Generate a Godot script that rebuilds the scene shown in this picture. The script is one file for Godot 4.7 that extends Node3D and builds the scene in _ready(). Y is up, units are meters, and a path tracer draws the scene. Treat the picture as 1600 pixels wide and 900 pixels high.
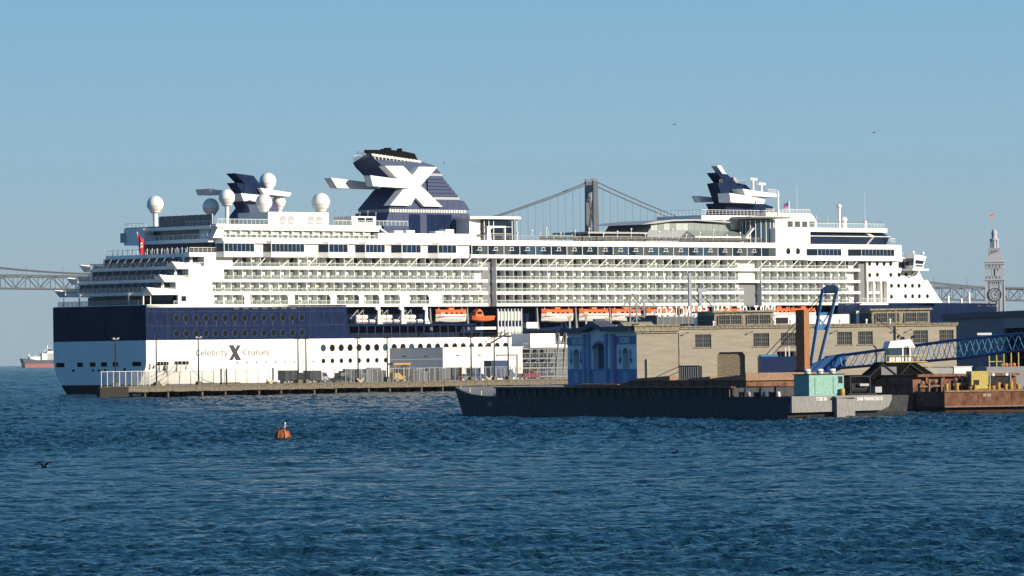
extends Node3D
# A cruise ship lying at a pier across the water, with a pier shed, work barges, a suspension bridge and a clock tower. Units are metres, y is up.

const SHIP_TURN := 0.7576                                # the ship and the pier she lies at share this heading
const SHIP_AT := Vector3(-78.227, 0.0, -1044.063)        # her starboard quarter at the waterline
var M := {}
var taken := {}
var meshes := {}
var rng := RandomNumberGenerator.new()


# ---------------------------------------------------------------- mesh collector
class Geo:
	var v := PackedVector3Array()
	var n := PackedVector3Array()
	var ix := PackedInt32Array()
	var t := Transform3D.IDENTITY

	func tri(a: Vector3, b: Vector3, c: Vector3) -> void:      # counter-clockwise seen from outside
		var p := t * a
		var q := t * b
		var r := t * c
		var m := (q - p).cross(r - p).normalized()
		var k := v.size()
		v.append_array([p, q, r])
		n.append_array([m, m, m])
		ix.append_array([k, k + 2, k + 1])

	func quad(a: Vector3, b: Vector3, c: Vector3, d: Vector3) -> void:
		var p := t * a
		var q := t * b
		var r := t * c
		var s := t * d
		var m := (r - p).cross(s - q).normalized()
		var k := v.size()
		v.append_array([p, q, r, s])
		n.append_array([m, m, m, m])
		ix.append_array([k, k + 2, k + 1, k, k + 3, k + 2])

	func bb(x0: float, y0: float, z0: float, x1: float, y1: float, z1: float) -> void:
		hexa([Vector3(x0, y0, z0), Vector3(x1, y0, z0), Vector3(x1, y0, z1), Vector3(x0, y0, z1), Vector3(x0, y1, z0), Vector3(x1, y1, z0), Vector3(x1, y1, z1), Vector3(x0, y1, z1)])

	func hexa(p: Array) -> void:                              # four corners below, the same four above
		quad(p[0], p[1], p[2], p[3])
		quad(p[7], p[6], p[5], p[4])
		quad(p[3], p[2], p[6], p[7])
		quad(p[1], p[0], p[4], p[5])
		quad(p[2], p[1], p[5], p[6])
		quad(p[0], p[3], p[7], p[4])

	func bar(a: Vector3, b: Vector3, w: float, h := -1.0) -> void:
		if h < 0.0:
			h = w
		var d := (b - a).normalized()
		var up := Vector3.UP if absf(d.y) < 0.99 else Vector3.RIGHT
		var s := d.cross(up).normalized() * w * 0.5
		var u := s.normalized().cross(d).normalized() * h * 0.5
		hexa([a - s - u, b - s - u, b + s - u, a + s - u, a - s + u, b - s + u, b + s + u, a + s + u])

	func tube(a: Vector3, b: Vector3, r0: float, r1 := -1.0, sides := 8, caps := true) -> void:
		if r1 < 0.0:
			r1 = r0
		var d := (b - a).normalized()
		var up := Vector3.UP if absf(d.y) < 0.99 else Vector3.RIGHT
		var s := d.cross(up).normalized()
		var u := s.cross(d).normalized()
		var k := v.size()
		for j in sides + 1:
			var f := TAU * j / sides
			var o := s * cos(f) + u * sin(f)
			var m := (t.basis * o).normalized()
			v.append_array([t * (a + o * r0), t * (b + o * r1)])
			n.append_array([m, m])
		for j in sides:
			var c := k + j * 2
			ix.append_array([c, c + 2, c + 1, c + 1, c + 2, c + 3])
		if caps:
			for j in sides:
				var f0 := TAU * j / sides
				var f1 := TAU * (j + 1) / sides
				var o0 := s * cos(f0) + u * sin(f0)
				var o1 := s * cos(f1) + u * sin(f1)
				if r1 > 0.001:
					tri(b, b + o1 * r1, b + o0 * r1)
				if r0 > 0.001:
					tri(a, a + o0 * r0, a + o1 * r0)

	func lathe(prof: Array, seg := 16, at := Vector3.ZERO) -> void:   # prof: Vector2(radius, height) from bottom to top
		var k := v.size()
		for j in seg + 1:
			var f := TAU * j / seg
			for i in prof.size():
				var p: Vector2 = prof[i]
				var q: Vector2 = prof[maxi(i - 1, 0)]
				var r: Vector2 = prof[mini(i + 1, prof.size() - 1)]
				var tg := (r - q).normalized()
				v.append(t * (at + Vector3(cos(f) * p.x, p.y, sin(f) * p.x)))
				n.append((t.basis * Vector3(cos(f) * tg.y, -tg.x, sin(f) * tg.y)).normalized())
		var w := prof.size()
		for j in seg:
			for i in w - 1:
				var a := k + j * w + i
				ix.append_array([a, a + w, a + 1, a + 1, a + w, a + w + 1])

	func ball(c: Vector3, r: float, seg := 20, squash := 1.0) -> void:
		var p := []
		for i in seg / 2 + 1:
			var f := -PI / 2 + PI * i / (seg / 2)
			p.append(Vector2(cos(f) * r, sin(f) * r * squash))
		lathe(p, seg, c)

	func prism(pts: Array, z0, z1) -> void:                   # a side outline (x, y) between two z; z0 < z1, each a number or one number per point
		var p := PackedVector2Array(pts)
		var a0 := []
		var a1 := []
		for i in p.size():
			a0.append(z0[i] if z0 is Array else z0)
			a1.append(z1[i] if z1 is Array else z1)
		if Geometry2D.is_polygon_clockwise(p):
			p.reverse()
			a0.reverse()
			a1.reverse()
		var tr := Geometry2D.triangulate_polygon(p)
		for k in range(0, tr.size(), 3):
			var a := tr[k]
			var b := tr[k + 1]
			var c := tr[k + 2]
			if (p[b] - p[a]).cross(p[c] - p[a]) < 0.0:
				var w := b
				b = c
				c = w
			tri(Vector3(p[a].x, p[a].y, a1[a]), Vector3(p[b].x, p[b].y, a1[b]), Vector3(p[c].x, p[c].y, a1[c]))
			tri(Vector3(p[a].x, p[a].y, a0[a]), Vector3(p[c].x, p[c].y, a0[c]), Vector3(p[b].x, p[b].y, a0[b]))
		for a in p.size():
			var b := (a + 1) % p.size()
			quad(Vector3(p[a].x, p[a].y, a0[a]), Vector3(p[b].x, p[b].y, a0[b]), Vector3(p[b].x, p[b].y, a1[b]), Vector3(p[a].x, p[a].y, a1[a]))

	func plan(pts: Array, y0: float, y1: float) -> void:      # an outline in plan (x, z) between two heights
		var keep := t
		t = t * Transform3D(Basis(Vector3.RIGHT, Vector3(0, 0, -1), Vector3.UP), Vector3.ZERO)
		var q := []
		for p in pts:
			q.append(Vector2(p.x, -p.y))
		prism(q, y0, y1)
		t = keep

	func made() -> ArrayMesh:
		var a := []
		a.resize(Mesh.ARRAY_MAX)
		a[Mesh.ARRAY_VERTEX] = v
		a[Mesh.ARRAY_NORMAL] = n
		a[Mesh.ARRAY_INDEX] = ix
		var m := ArrayMesh.new()
		m.add_surface_from_arrays(Mesh.PRIMITIVE_TRIANGLES, a)
		return m


func put(g: Geo, called: String, m: Material, parent: Node = self) -> MeshInstance3D:
	return place(g.made(), called, m, parent)


func place(mesh: Mesh, called: String, m: Material, parent: Node = self, at := Vector3.ZERO) -> MeshInstance3D:
	var o := MeshInstance3D.new()
	o.mesh = mesh
	o.material_override = m
	o.name = numbered(called) if parent == self else called
	o.position = at
	parent.add_child(o, true)
	return o


func numbered(called: String) -> String:
	var k: int = taken.get(called, 0)
	taken[called] = k + 1
	return called if k == 0 else "%s_%03d" % [called, k]


func thing(called: String, label: String, category: String, at := Vector3.ZERO, turn := 0.0, group := "") -> Node3D:
	var o := Node3D.new()
	o.name = numbered(called)
	add_child(o, true)
	o.position = at
	o.rotation.y = turn
	tag(o, label, category, group)
	return o


func tag(o: Node, label: String, category: String, group := "") -> Node:
	o.set_meta("label", label)
	o.set_meta("category", category)
	if group:
		o.set_meta("group", group)
	return o


func copy(o: Node3D, called: String, label: String, at: Vector3, turn := NAN) -> Node3D:
	var c: Node3D = o.duplicate()
	c.name = numbered(called)
	add_child(c, true)
	c.position = at
	if not is_nan(turn):
		c.rotation.y = turn
	if label:
		c.set_meta("label", label)
	return c


func structure(o: Node) -> Node:
	o.set_meta("kind", "structure")
	return o


func from_ship(u: float, v: float, y: float) -> Vector3:      # u metres forward of her transom, v metres to port of her starboard side
	return SHIP_AT + Vector3(cos(SHIP_TURN), 0, -sin(SHIP_TURN)) * u + Vector3(-sin(SHIP_TURN), 0, -cos(SHIP_TURN)) * v + Vector3(0, y, 0)


# ---------------------------------------------------------------- materials
func lin(r: float, g: float, b: float) -> Color:
	return Color(r, g, b).linear_to_srgb()


func mat(called: String, c: Color, rough := 0.6, metal := 0.0, tex: Texture2D = null, scale := 0.2, world := false) -> StandardMaterial3D:
	var m := StandardMaterial3D.new()
	m.resource_name = called
	m.albedo_color = c
	m.roughness = rough
	m.metallic = metal
	if tex:
		m.albedo_texture = tex
		m.uv1_triplanar = true
		m.uv1_world_triplanar = world
		m.uv1_scale = Vector3.ONE * scale
	M[called] = m
	return m


func noise_image(size: int, seed_: int, freq: Vector2, octaves: int, lo: float, hi: float, ramp: Array = []) -> ImageTexture:
	# fractal noise, stretched by freq and wrapped so that it tiles; ramp mixes between colours
	var f := FastNoiseLite.new()
	f.seed = seed_
	f.noise_type = FastNoiseLite.TYPE_SIMPLEX_SMOOTH
	f.frequency = 1.0
	f.fractal_octaves = octaves
	var im := Image.create(size, size, false, Image.FORMAT_RGB8)
	for y in size:
		for x in size:
			var a := TAU * x / size
			var k := f.get_noise_3d(cos(a) * freq.x, sin(a) * freq.x, y * freq.y * 6.28 / size)
			var w := float(y) / size
			if w > 0.85:
				k = lerpf(k, f.get_noise_3d(cos(a) * freq.x, sin(a) * freq.x, (y - size) * freq.y * 6.28 / size), (w - 0.85) / 0.15)
			var s := clampf(0.5 + k * 0.9, 0.0, 1.0)
			if ramp.is_empty():
				var q := lerpf(lo, hi, s)
				im.set_pixel(x, y, Color(q, q, q))
			else:
				var p := s * (ramp.size() - 1)
				var i := mini(int(p), ramp.size() - 2)
				im.set_pixel(x, y, (ramp[i] as Color).lerp(ramp[i + 1], p - i))
	im.generate_mipmaps()
	return ImageTexture.create_from_image(im)


func make_materials() -> void:
	var faint := noise_image(256, 3, Vector2(2, 2), 5, 0.965, 1.0)
	var streak := noise_image(256, 5, Vector2(9, 0.7), 4, 0.93, 1.0)
	var navy_streak := noise_image(256, 7, Vector2(7, 0.6), 4, 0.62, 1.0)
	var concrete := noise_image(256, 11, Vector2(3, 2), 6, 0, 0, [Color(0.62, 0.58, 0.52), Color(0.80, 0.77, 0.71), Color(0.89, 0.86, 0.8), Color(0.95, 0.93, 0.88)])
	var rust := noise_image(256, 13, Vector2(3, 2), 6, 0, 0, [Color(0.32, 0.2, 0.15), Color(0.40, 0.26, 0.19), Color(0.47, 0.32, 0.24), Color(0.52, 0.38, 0.29), Color(0.45, 0.36, 0.31)])
	var plate := noise_image(256, 17, Vector2(8, 0.8), 5, 0, 0, [Color(0.72, 0.69, 0.66), Color(0.87, 0.86, 0.85), Color(0.93, 0.93, 0.93), Color(0.98, 0.98, 0.98)])
	var teal := noise_image(256, 19, Vector2(8, 0.9), 5, 0, 0, [Color(0.5, 0.46, 0.36), Color(0.5, 0.7, 0.66), Color(0.55, 0.77, 0.73), Color(0.58, 0.81, 0.77)])
	mat("white", lin(0.80, 0.785, 0.75), 0.45, 0, faint, 0.06)
	mat("white_hull", lin(0.84, 0.825, 0.79), 0.5, 0, streak, 0.05)
	mat("navy", lin(0.014, 0.030, 0.090), 0.6, 0, navy_streak, 0.08)
	mat("navy_panel", lin(0.026, 0.043, 0.115), 0.5, 0, faint, 0.2)
	M.navy.metallic_specular = 0.12
	mat("salt", lin(0.06, 0.085, 0.15), 0.8)
	mat("shaft_grey", lin(0.17, 0.175, 0.19), 0.7)
	mat("solarium_grey", lin(0.27, 0.28, 0.32), 0.5, 0, faint, 0.1)
	mat("navy_glass", lin(0.008, 0.024, 0.062), 0.12)
	M.navy_glass.metallic_specular = 0.35
	mat("navy_rim", lin(0.012, 0.02, 0.05), 0.6)
	mat("boot", lin(0.008, 0.011, 0.022), 0.6)
	M.boot.metallic_specular = 0.15
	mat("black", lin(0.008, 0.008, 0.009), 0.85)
	mat("grey_paint", lin(0.36, 0.37, 0.38), 0.5, 0, faint, 0.2)
	mat("partition", lin(0.70, 0.71, 0.69), 0.5)
	mat("deck", lin(0.25, 0.20, 0.15), 0.8, 0, faint, 0.2)
	mat("dark_glass", lin(0.008, 0.016, 0.03), 0.06)
	mat("lido_glass", lin(0.06, 0.075, 0.08), 0.1)
	mat("hull_seam", lin(0.60, 0.58, 0.55), 0.6)
	mat("hull_rust", lin(0.42, 0.30, 0.22), 0.8)
	mat("mid_glass", lin(0.03, 0.06, 0.09), 0.08)
	mat("door_glass", lin(0.24, 0.28, 0.27), 0.08)
	mat("curtain", lin(0.72, 0.77, 0.72), 0.3)
	mat("curtain_dim", lin(0.42, 0.46, 0.44), 0.25)
	mat("porthole_glass", lin(0.006, 0.009, 0.012), 0.25)
	M.porthole_glass.metallic_specular = 0.3
	mat("brass_rim", lin(0.09, 0.075, 0.055), 0.5)
	var rg := mat("rail_glass", lin(0.45, 0.62, 0.57), 0.05)
	rg.transparency = BaseMaterial3D.TRANSPARENCY_ALPHA
	rg.albedo_color.a = 0.07
	var sg := mat("stern_glass", lin(0.10, 0.16, 0.22), 0.05)
	sg.transparency = BaseMaterial3D.TRANSPARENCY_ALPHA
	sg.albedo_color.a = 0.55
	mat("orange", lin(0.68, 0.15, 0.045), 0.4, 0, faint, 0.5)
	mat("canister", lin(0.78, 0.76, 0.72), 0.35)
	mat("furniture", lin(0.05, 0.055, 0.05), 0.7)
	mat("ink", lin(0.015, 0.018, 0.03), 0.5)
	mat("grey_ink", lin(0.028, 0.029, 0.034), 0.5)
	mat("steel", lin(0.19, 0.20, 0.205), 0.5, 0.2, faint, 0.4)
	mat("galvanised", lin(0.27, 0.29, 0.31), 0.55, 0.1)
	mat("dark_steel", lin(0.03, 0.032, 0.035), 0.7)
	M.dark_steel.metallic_specular = 0.2
	M.black.metallic_specular = 0.1
	mat("flag_red", lin(0.55, 0.02, 0.03), 0.8)
	mat("flag_white", lin(0.75, 0.75, 0.75), 0.8)
	mat("flag_blue", lin(0.03, 0.04, 0.2), 0.8)
	mat("concrete", lin(0.27, 0.257, 0.23), 0.9, 0, noise_image(256, 41, Vector2(4, 2), 6, 0, 0, [Color(0.36, 0.33, 0.28), Color(0.66, 0.63, 0.57), Color(0.8, 0.77, 0.7), Color(0.95, 0.93, 0.88)]), 0.16, true)
	mat("apron", lin(0.29, 0.275, 0.25), 0.9, 0, concrete, 0.08, true)
	mat("tarred_timber", lin(0.028, 0.026, 0.024), 0.9, 0, concrete, 0.4)
	mat("pile", lin(0.16, 0.14, 0.12), 0.95, 0, concrete, 0.5)
	mat("bollard", lin(0.62, 0.58, 0.48), 0.6, 0, concrete, 0.8)
	mat("wall_beige", lin(0.46, 0.405, 0.315), 0.9, 0, noise_image(256, 37, Vector2(1.2, 9), 5, 0.90, 1.0), 0.045, true)
	mat("trim_beige", lin(0.50, 0.46, 0.385), 0.9, 0, concrete, 0.15, true)
	mat("mural_blue", lin(0.28, 0.36, 0.52), 0.8, 0, faint, 0.3)
	mat("mural_deep", lin(0.15, 0.22, 0.42), 0.8, 0, faint, 0.3)
	mat("mural_pale", lin(0.80, 0.79, 0.76), 0.8, 0, faint, 0.3)
	mat("mural_plum", lin(0.36, 0.24, 0.44), 0.8)
	mat("mural_line", lin(0.06, 0.11, 0.25), 0.8)
	mat("dark_cornice", lin(0.09, 0.095, 0.12), 0.8, 0, faint, 0.4)
	mat("old_glass", lin(0.10, 0.105, 0.10), 0.25, 0, plate, 0.5)
	mat("mullion", lin(0.20, 0.19, 0.17), 0.7)
	mat("roller_door", lin(0.30, 0.25, 0.20), 0.8, 0, concrete, 0.4)
	mat("roof_grey", lin(0.10, 0.11, 0.12), 0.85, 0, faint, 0.1)
	mat("shed_dark", lin(0.26, 0.265, 0.285), 0.7, 0, streak, 0.15)
	mat("warehouse_grey", lin(0.10, 0.105, 0.115), 0.6, 0, faint, 0.2)
	mat("warehouse_white", lin(0.68, 0.67, 0.65), 0.6, 0, faint, 0.2)
	mat("barge_black", lin(1, 1, 1), 0.6, 0, noise_image(256, 43, Vector2(7, 1.2), 6, 0, 0, [Color(0.33, 0.25, 0.2), Color(0.22, 0.235, 0.25), Color(0.25, 0.265, 0.28), Color(0.29, 0.31, 0.33), Color(0.34, 0.28, 0.23)]), 0.1)
	M.barge_black.metallic_specular = 0.2
	mat("barge_grey", lin(0.24, 0.245, 0.25), 0.65, 0, plate, 0.18)
	mat("rust", lin(0.85, 0.82, 0.8), 0.9, 0, rust, 0.07)
	mat("rust_dark", lin(0.30, 0.26, 0.26), 0.9, 0, rust, 0.2)
	mat("rust_pale", lin(1.0, 1.0, 1.0), 0.85, 0, noise_image(256, 23, Vector2(4, 2), 6, 0, 0, [Color(0.40, 0.30, 0.24), Color(0.54, 0.43, 0.35), Color(0.63, 0.53, 0.45)]), 0.3)
	mat("spud", lin(1, 1, 1), 0.8, 0, noise_image(256, 29, Vector2(6, 0.8), 5, 0, 0, [Color(0.46, 0.3, 0.19), Color(0.57, 0.39, 0.26), Color(0.62, 0.45, 0.31)]), 0.25)
	mat("crane_blue", lin(0.022, 0.10, 0.29), 0.45, 0, faint, 0.5)
	mat("crane_pale_blue", lin(0.07, 0.25, 0.50), 0.45, 0, faint, 0.5)
	mat("crane_deep_blue", lin(0.006, 0.022, 0.085), 0.5, 0, faint, 0.5)
	mat("teal", lin(0.72, 0.72, 0.72), 0.6, 0, teal, 0.35)
	mat("yellow", lin(0.50, 0.30, 0.06), 0.55, 0, plate, 0.6)
	mat("pale_yellow", lin(0.58, 0.46, 0.12), 0.6, 0, plate, 0.5)
	mat("red_truck", lin(0.20, 0.012, 0.012), 0.4)
	mat("truck_blue", lin(0.02, 0.04, 0.10), 0.4)
	mat("tyre", lin(0.015, 0.015, 0.015), 0.8)
	mat("white_plain", lin(0.75, 0.74, 0.72), 0.5)
	mat("bridge_grey", lin(0.10, 0.107, 0.122), 0.7)
	mat("bridge_dark", lin(0.16, 0.18, 0.22), 0.7)
	mat("tower_stone", lin(0.41, 0.43, 0.465), 0.85, 0, faint, 0.1)
	mat("tower_dark", lin(0.05, 0.05, 0.06), 0.8)
	mat("tanker_hull", lin(0.04, 0.045, 0.07), 0.6)
	mat("tanker_red", lin(0.30, 0.075, 0.06), 0.6)
	mat("buoy", lin(1, 1, 1), 0.6, 0, noise_image(256, 31, Vector2(2, 2), 5, 0, 0, [Color(0.2, 0.11, 0.08), Color(0.42, 0.2, 0.1), Color(0.66, 0.32, 0.13), Color(0.72, 0.42, 0.2), Color(0.3, 0.2, 0.16)]), 1.3)
	mat("gull_white", lin(0.75, 0.74, 0.7), 0.8)
	mat("gull_grey", lin(0.14, 0.14, 0.15), 0.8)
	mat("rope", lin(0.30, 0.27, 0.2), 0.9)


# ---------------------------------------------------------------- build
func _ready() -> void:
	rng.seed = 7
	set_view()
	make_materials()
	build_water()
	build_bridge()
	build_clock_tower()
	build_ship()
	build_boats()
	build_pier()
	build_shed()
	build_far_shed()
	build_terminal()
	build_barges()
	build_small_things()


func set_view() -> void:
	var cam := Camera3D.new()
	cam.name = "camera"
	cam.fov = 6.738
	cam.near = 1.0
	cam.far = 60000.0
	cam.position = Vector3(0, 6.753, 0)
	cam.rotation = Vector3(deg_to_rad(0.8187), 0, deg_to_rad(-0.769))
	add_child(cam)
	cam.current = true
	var sun := DirectionalLight3D.new()
	sun.name = "sun"
	var az := deg_to_rad(58.0)
	var el := deg_to_rad(19.0)
	var towards := Vector3(sin(az) * cos(el), sin(el), cos(az) * cos(el))
	sun.basis = Basis.looking_at(-towards)
	sun.light_energy = 1.6
	sun.light_color = Color(1.0, 0.945, 0.85)
	sun.light_angular_distance = 0.5
	sun.shadow_enabled = true
	add_child(sun)
	# clear afternoon sky: pale over the water, deeper blue higher up, the same all round
	var rows := 2048
	var im := Image.create(16, rows, false, Image.FORMAT_RGBF)
	var stops := [[0.0, Vector3(0.226, 0.296, 0.342)], [0.5, Vector3(0.240, 0.317, 0.366)], [1.2, Vector3(0.242, 0.336, 0.396)], [2.5, Vector3(0.209, 0.343, 0.439)], [4.5, Vector3(0.150, 0.322, 0.456)], [7.0, Vector3(0.095, 0.262, 0.420)], [11.0, Vector3(0.058, 0.213, 0.425)], [25.0, Vector3(0.026, 0.125, 0.305)], [50.0, Vector3(0.015, 0.078, 0.225)], [90.0, Vector3(0.011, 0.057, 0.185)]]
	for y in rows:
		var e := maxf(0.0, 90.0 - (y + 0.5) * 180.0 / rows)
		var c: Vector3 = stops[-1][1]
		for i in stops.size() - 1:
			if e <= stops[i + 1][0]:
				c = (stops[i][1] as Vector3).lerp(stops[i + 1][1], (e - stops[i][0]) / (stops[i + 1][0] - stops[i][0]))
				break
		for x in 16:
			im.set_pixel(x, y, Color(c.x, c.y, c.z))
	var ps := PanoramaSkyMaterial.new()
	ps.panorama = ImageTexture.create_from_image(im)
	var sky := Sky.new()
	sky.sky_material = ps
	var env := Environment.new()
	env.background_mode = Environment.BG_SKY
	env.sky = sky
	env.tonemap_mode = Environment.TONE_MAPPER_LINEAR
	env.tonemap_exposure = 1.4
	env.fog_enabled = true
	env.fog_density = 0.000014
	env.fog_light_color = Color(0.80, 0.88, 0.95)
	env.sdfgi_enabled = true
	env.ssao_enabled = true
	env.ssil_enabled = true
	var we := WorldEnvironment.new()
	we.name = "world_environment"
	we.environment = env
	add_child(we)


# ---------------------------------------------------------------- water
func wave_sheet(near: float, far_end: float, cols: int, step: float, grow: float, spread: float, tall: float) -> ArrayMesh:
	# one sheet of chop between two distances, more finely divided where it is nearer
	var swell := FastNoiseLite.new()
	swell.seed = 4
	swell.frequency = 0.07
	swell.fractal_octaves = 2
	var chop := FastNoiseLite.new()
	chop.seed = 9
	chop.frequency = 0.33
	chop.fractal_octaves = 3
	chop.fractal_gain = 0.5
	var ripple := FastNoiseLite.new()
	ripple.seed = 15
	ripple.frequency = 0.9
	ripple.fractal_octaves = 2
	var gust := FastNoiseLite.new()
	gust.seed = 21
	gust.frequency = 0.011
	gust.fractal_octaves = 3
	var v := PackedVector3Array()
	var ix := PackedInt32Array()
	var dist := PackedFloat32Array()
	var d := near
	while d < far_end:
		dist.append(d)
		d += step * pow(d / 140.0, grow)
	var rows := dist.size()
	for r in rows:
		var far := dist[r]
		var ease := clampf((far_end - far) / (far_end * 0.1), 0.0, 1.0) * clampf((far - near) / 10.0, 0.0, 1.0)
		for c in cols:
			var s := float(c) / (cols - 1) * 2.0 - 1.0
			var x := s * far * spread
			var z := -far
			var edge := clampf((1.0 - absf(s)) * 20.0, 0.0, 1.0)
			var g := clampf(0.72 + 0.85 * gust.get_noise_2d(x * 0.8, z * 0.35), 0.25, 1.4)
			var w := chop.get_noise_2d(x * 0.75 + z * 0.12, z)
			var h := tall * (0.22 * swell.get_noise_2d(x * 0.7 - z * 0.2, z) + 0.32 * g * (0.4 - absf(w) * 1.4) + 0.13 * w + 0.10 * g * ripple.get_noise_2d(x * 0.8, z))
			v.append(Vector3(x, h * ease * edge * (1.0 + 0.7 * smoothstep(220.0, 520.0, far)), z))
	for r in rows - 1:
		for c in cols - 1:
			var a := r * cols + c
			ix.append_array([a, a + cols, a + 1, a + 1, a + cols, a + cols + 1])
	var n := PackedVector3Array()
	n.resize(v.size())
	for r in rows:
		for c in cols:
			var a := r * cols + c
			var l := v[a - 1] if c > 0 else v[a]
			var q := v[a + 1] if c < cols - 1 else v[a]
			var f := v[a + cols] if r < rows - 1 else v[a]
			var b := v[a - cols] if r > 0 else v[a]
			n[a] = (q - l).cross(f - b).normalized()
	var a := []
	a.resize(Mesh.ARRAY_MAX)
	a[Mesh.ARRAY_VERTEX] = v
	a[Mesh.ARRAY_NORMAL] = n
	a[Mesh.ARRAY_INDEX] = ix
	var mesh := ArrayMesh.new()
	mesh.add_surface_from_arrays(Mesh.PRIMITIVE_TRIANGLES, a)
	return mesh


func build_water() -> void:
	# choppy harbour water: finely divided near by, coarser with distance, going over into open water out to the horizon
	var mesh := wave_sheet(120.0, 1200.0, 520, 0.23, 0.95, 0.15, 1.0)
	var m := mat("water", lin(0.006, 0.030, 0.046), 0.16)
	var f := FastNoiseLite.new()
	f.seed = 33
	f.frequency = 0.014
	f.fractal_octaves = 5
	var im := f.get_seamless_image(1024, 1024)
	im.bump_map_to_normal_map(36.0)
	m.metallic_specular = 0.32
	m.normal_enabled = true
	m.normal_texture = ImageTexture.create_from_image(im)
	m.normal_scale = 1.0
	m.uv1_triplanar = true
	m.uv1_world_triplanar = true
	m.uv1_scale = Vector3(0.085, 0.085, 0.085)
	structure(place(mesh, "water", m))
	structure(place(wave_sheet(1080.0, 6000.0, 260, 0.38, 1.0, 0.15, 1.5), "far_water", m, self, Vector3(0, -0.25, 0)))
	# open water beyond and around, its waves too far off to be told apart
	var g := Geo.new()
	var big := 26000.0
	g.quad(Vector3(-big, -0.6, 3000), Vector3(big, -0.6, 3000), Vector3(big, -0.6, -big), Vector3(-big, -0.6, -big))
	structure(put(g, "open_water", m))


# ---------------------------------------------------------------- cruise ship (x forward from the transom, y up, z = minus the distance to port of her starboard side)
func half_beam(u: float, y: float) -> float:
	var f := clampf(y / 19.0, 0.0, 1.0)
	var s := lerpf(190.0, 226.0, f)
	var tip := lerpf(281.0, 294.0, f)
	var k := 1.0
	if u > s:
		k = 1.0 - pow(minf((u - s) / (tip - s), 1.0), 2.3)
	return 16.0 * (k - pow(clampf((7.0 - y) / 7.0, 0.0, 1.0), 1.6) * 0.29 * clampf(1.0 - u / 40.0, 0.0, 1.0))


func loft(g: Geo, us: Array, ys: Array, lean := 0.0) -> void:    # both sides of the hull between heights; lean shifts the forward end with height
	for i in us.size() - 1:
		for j in ys.size() - 1:
			for side in [-1.0, 1.0]:
				var p := []
				for q in [[i, j], [i + 1, j], [i + 1, j + 1], [i, j + 1]]:
					var u: float = us[q[0]]
					var y: float = ys[q[1]]
					if q[0] == us.size() - 1:
						u += lean * (y - ys[0])
					p.append(Vector3(u, y, -16.0 + side * half_beam(u, y)))
				if side > 0:
					g.quad(p[0], p[1], p[2], p[3])
				else:
					g.quad(p[3], p[2], p[1], p[0])


func end_face(g: Geo, u: float, ys: Array) -> void:              # the flat transom
	for j in ys.size() - 1:
		var a := half_beam(u, ys[j])
		var b := half_beam(u, ys[j + 1])
		g.quad(Vector3(u, ys[j], -16 - a), Vector3(u, ys[j], -16 + a), Vector3(u, ys[j + 1], -16 + b), Vector3(u, ys[j + 1], -16 - b))


func sb(g: Geo, u0: float, u1: float, y0: float, y1: float, v0: float, v1: float) -> void:
	g.bb(u0, y0, -v1, u1, y1, -v0)


func shelf(parent: Node, called: String, m: String, u0: float, u1: float, y0: float, y1: float, v0: float, v1: float) -> MeshInstance3D:
	var g := Geo.new()
	sb(g, u0, u1, y0, y1, v0, v1)
	return put(g, called, M[m], parent)


func profile(parent: Node, called: String, m: String, pts: Array, v0, v1) -> MeshInstance3D:
	var q := []
	for p in pts:
		q.append(Vector2(p[0], p[1]))
	var g := Geo.new()
	var flip := func(x): return x.map(func(y): return -y) if x is Array else -x
	g.prism(q, flip.call(v1), flip.call(v0))
	return put(g, called, M[m], parent)


func words(text: String, parent: Node, called: String, m: String, at: Vector3, width: float, height: float, depth := 0.04, font := "Droid Sans", bold := false, from_behind := false) -> MeshInstance3D:
	var t := TextMesh.new()
	var f := SystemFont.new()
	f.font_names = PackedStringArray([font])
	if bold:
		f.font_weight = 700
	t.font = f
	t.text = text
	t.font_size = 48
	t.pixel_size = 0.01
	t.depth = 0.1
	t.curve_step = 2.0
	var box := t.get_aabb()
	var mesh: Mesh = t
	if from_behind:                                                # the same letters seen from their back
		var a := t.get_mesh_arrays()
		var vs: PackedVector3Array = a[Mesh.ARRAY_VERTEX]
		var ns: PackedVector3Array = a[Mesh.ARRAY_NORMAL]
		var ids: PackedInt32Array = a[Mesh.ARRAY_INDEX]
		for i in vs.size():
			vs[i].x = -vs[i].x
			ns[i].x = -ns[i].x
		for i in range(0, ids.size(), 3):
			var w := ids[i]
			ids[i] = ids[i + 1]
			ids[i + 1] = w
		var b := []
		b.resize(Mesh.ARRAY_MAX)
		b[Mesh.ARRAY_VERTEX] = vs
		b[Mesh.ARRAY_NORMAL] = ns
		b[Mesh.ARRAY_INDEX] = ids
		mesh = ArrayMesh.new()
		mesh.add_surface_from_arrays(Mesh.PRIMITIVE_TRIANGLES, b)
		box = mesh.get_aabb()
	var o := place(mesh, called, M[m], parent, at)
	o.scale = Vector3(width / maxf(box.size.x, 0.01), height / maxf(box.size.y, 0.01), depth / 0.1)
	o.position -= Vector3(box.get_center().x * o.scale.x, box.get_center().y * o.scale.y, 0)
	return o


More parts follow.
